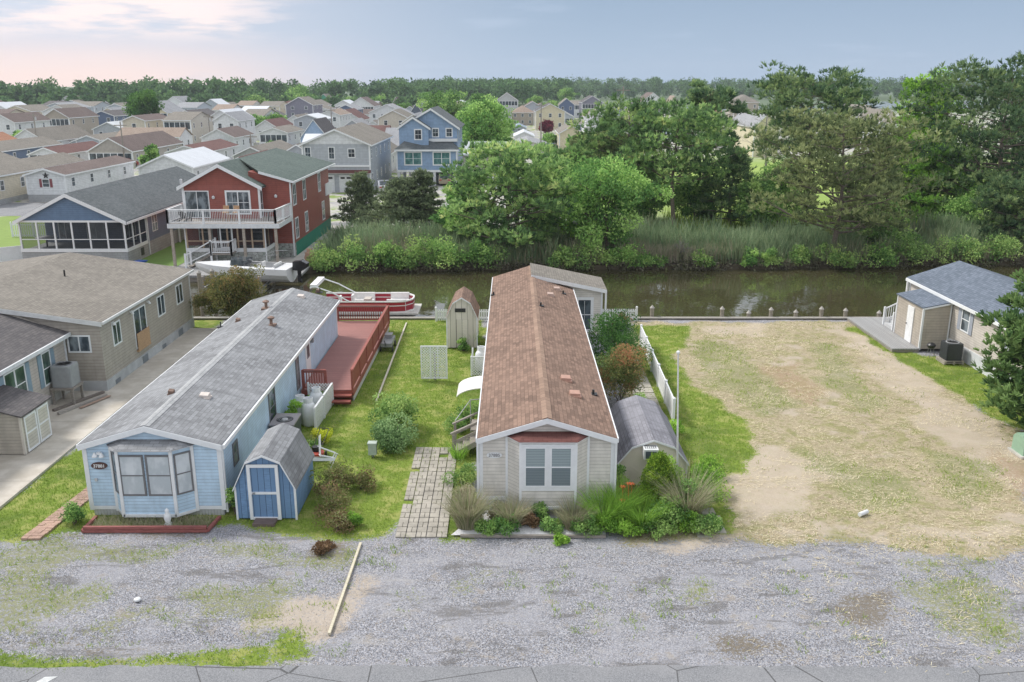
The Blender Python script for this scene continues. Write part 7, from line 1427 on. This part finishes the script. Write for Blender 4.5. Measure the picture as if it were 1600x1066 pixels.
X, Yv, Z, R = samp(260000, 91, zw, .35); X2, Y2, Z2, R2 = samp(30000, 92, 1 - zl * .6, .2, (-16, 14), (18.7, 25.2)); q = vnoise(X2, Y2, .3, 5) + .6 * vnoise(X2, Y2, 2.0, 6) > .6
X = np.concatenate([X, X2[q]]); Yv = np.concatenate([Yv, Y2[q]]); Z = np.concatenate([Z, Z2[q]]); q = vnoise(X, Yv, .4, 15) + .5 * vnoise(X, Yv, .15, 16) > .05; X, Yv, Z = X[q], Yv[q], Z[q]
D = blades(R, np.stack([X, Yv, Z], 1), .09, .02, .9, seg=1, tint=np.clip(.6 + .4 * fbm(X, Yv, .8, 4), 0, 1)); stuff(setmesh('gravel_weeds', D[0], D[1], G_GRASS, None, D[2]), 'low weeds growing through the gravel', 'weeds')
X, Yv, Z, R = samp(300000, 93, np.maximum(zl, zb * .3), .45); X2, Y2, Z2, R2 = samp(8000, 94, np.ones_like(zl), .1, (7, 17), (18.8, 26)); q = (vnoise(X2, Y2, .9, 7) + .8 * vnoise(X2, Y2, .25, 8) + (X2 - 12) * .07 + R2.normal(0, .25, len(X2))) > .55
q1 = (vnoise(X, Yv, 1.0, 17) + .5 * vnoise(X, Yv, .3, 18) > -.15) & (X > 6 + .02 * (Yv - 25)) & (zg[((Yv - gy0) / gs).astype(int).clip(0, nyg - 1), ((X - gx0) / gs).astype(int).clip(0, nxg - 1)] < .35); X = np.concatenate([X[q1], X2[q]]); Yv = np.concatenate([Yv[q1], Y2[q]]); Z = np.concatenate([Z[q1], Z2[q]]); n = len(X)
a = vnoise(X, Yv, 1.5, 19) * 3 + R.normal(0, .7, n); L = R.uniform(.06, .17, n); w = .0045; dx, dy = np.cos(a) * L, np.sin(a) * L; zz = Z + R.uniform(.005, .035, n); z2 = zz + R.uniform(-.005, .03, n); ox, oy = -np.sin(a) * w, np.cos(a) * w
V = np.stack([np.stack([X - ox, Yv - oy, zz], 1), np.stack([X + ox, Yv + oy, zz], 1), np.stack([X + dx + ox, Yv + dy + oy, z2], 1), np.stack([X + dx - ox, Yv + dy - oy, z2], 1)], 1).reshape(-1, 3)
stuff(setmesh('loose_straw', V, np.arange(4 * n).reshape(n, 4), G_STRAW, None, np.repeat(R.uniform(0, 1, n), 4)), 'scattered pale straw over the bare seeded lot', 'straw')
X, Yv, Z, R = samp(150000, 95, zl, .5); q = fbm(X, Yv, 2.2, 61) + .7 * vnoise(X, Yv, .25, 62) > .46; X, Yv, Z = X[q], Yv[q], Z[q]; D = blades(R, np.stack([X, Yv, Z], 1), .07, .022, .7, seg=1); stuff(setmesh('sprouting_grass', D[0], D[1], G_GRASS, None, D[2]), 'sparse new grass sprouting through straw', 'grass')
n = 2600; R = rng(96); X = R.uniform(-13.3, -9.6, n); Yv = R.uniform(25.4, 26.3, n); D = blades(R, np.stack([X, Yv, 0 * X], 1), .2, .02, .8, seg=2); stuff(setmesh('bed_weeds', D[0], D[1], G_TAN, None, D[2]), 'dry weeds filling the timber bordered bed', 'weeds')
n = 16000; R = rng(97); X = R.uniform(-16, 17, n); Yv = R.uniform(18.75, 25.3, n); s = R.uniform(.007, .015, n) ; sv = np.array([[-1, -.7, 0], [1, -.8, 0], [.8, .9, 0], [-.9, .8, 0], [0, 0, .9]]); ang = R.uniform(0, 6.3, n)
ca, sa = np.cos(ang)[:, None], np.sin(ang)[:, None]; PX = sv[None, :, 0] * ca - sv[None, :, 1] * sa; PY = sv[None, :, 0] * sa + sv[None, :, 1] * ca; ii = ((Yv - gy0) / gs).astype(int); jj = ((X - gx0) / gs).astype(int)
V = np.stack([X[:, None] + PX * s[:, None], Yv[:, None] + PY * s[:, None], ZG[ii, jj][:, None] + .004 + sv[None, :, 2] * s[:, None]], -1).reshape(-1, 3); b = np.arange(n)[:, None] * 5; F = np.concatenate([b + np.array([[0, 1, 4]]), b + np.array([[1, 2, 4]]), b + np.array([[2, 3, 4]]), b + np.array([[3, 0, 4]])])
stuff(setmesh('gravel_stones', V, F, leafm('gravel_stone', [(.12, .125, .14), (.25, .26, .29), (.42, .43, .46), (.30, .27, .23)], 0.0, boost=1.0), None, np.repeat(R.uniform(0, 1, n), 5)), 'loose grey and white gravel stones of the parking area', 'gravel')
structure(MB().face([(-11.2, 17.95, .036), (-10.9, 18.0, .036), (-10.75, 18.22, .036), (-11.05, 18.2, .036)]).build('road_marking', plain((.6, .62, .62), .8, var=.3, nsc=9)))
# ---------------------------------------------------------------- haze
mb = MB(); mb.box(-1500, 1500, -80, 1500, -3, 45); hz = mb.build('haze', []); m = bpy.data.materials.new('haze_air'); m.use_nodes = True; m.node_tree.nodes.clear(); o_ = m.node_tree.nodes.new('ShaderNodeOutputMaterial'); v_ = m.node_tree.nodes.new('ShaderNodeVolumePrincipled')
v_.inputs['Color'].default_value = (.80, .87, .97, 1); v_.inputs['Density'].default_value = .00019; v_.inputs['Anisotropy'].default_value = .2; m.node_tree.links.new(v_.outputs[0], o_.inputs['Volume']); hz.data.materials.append(m); stuff(hz, 'pale blue summer haze filling the distance', 'haze')
for o in list(bpy.data.objects):
    if '_l' in o: del o['_l']
    if 'tag_' in o: del o['tag_']
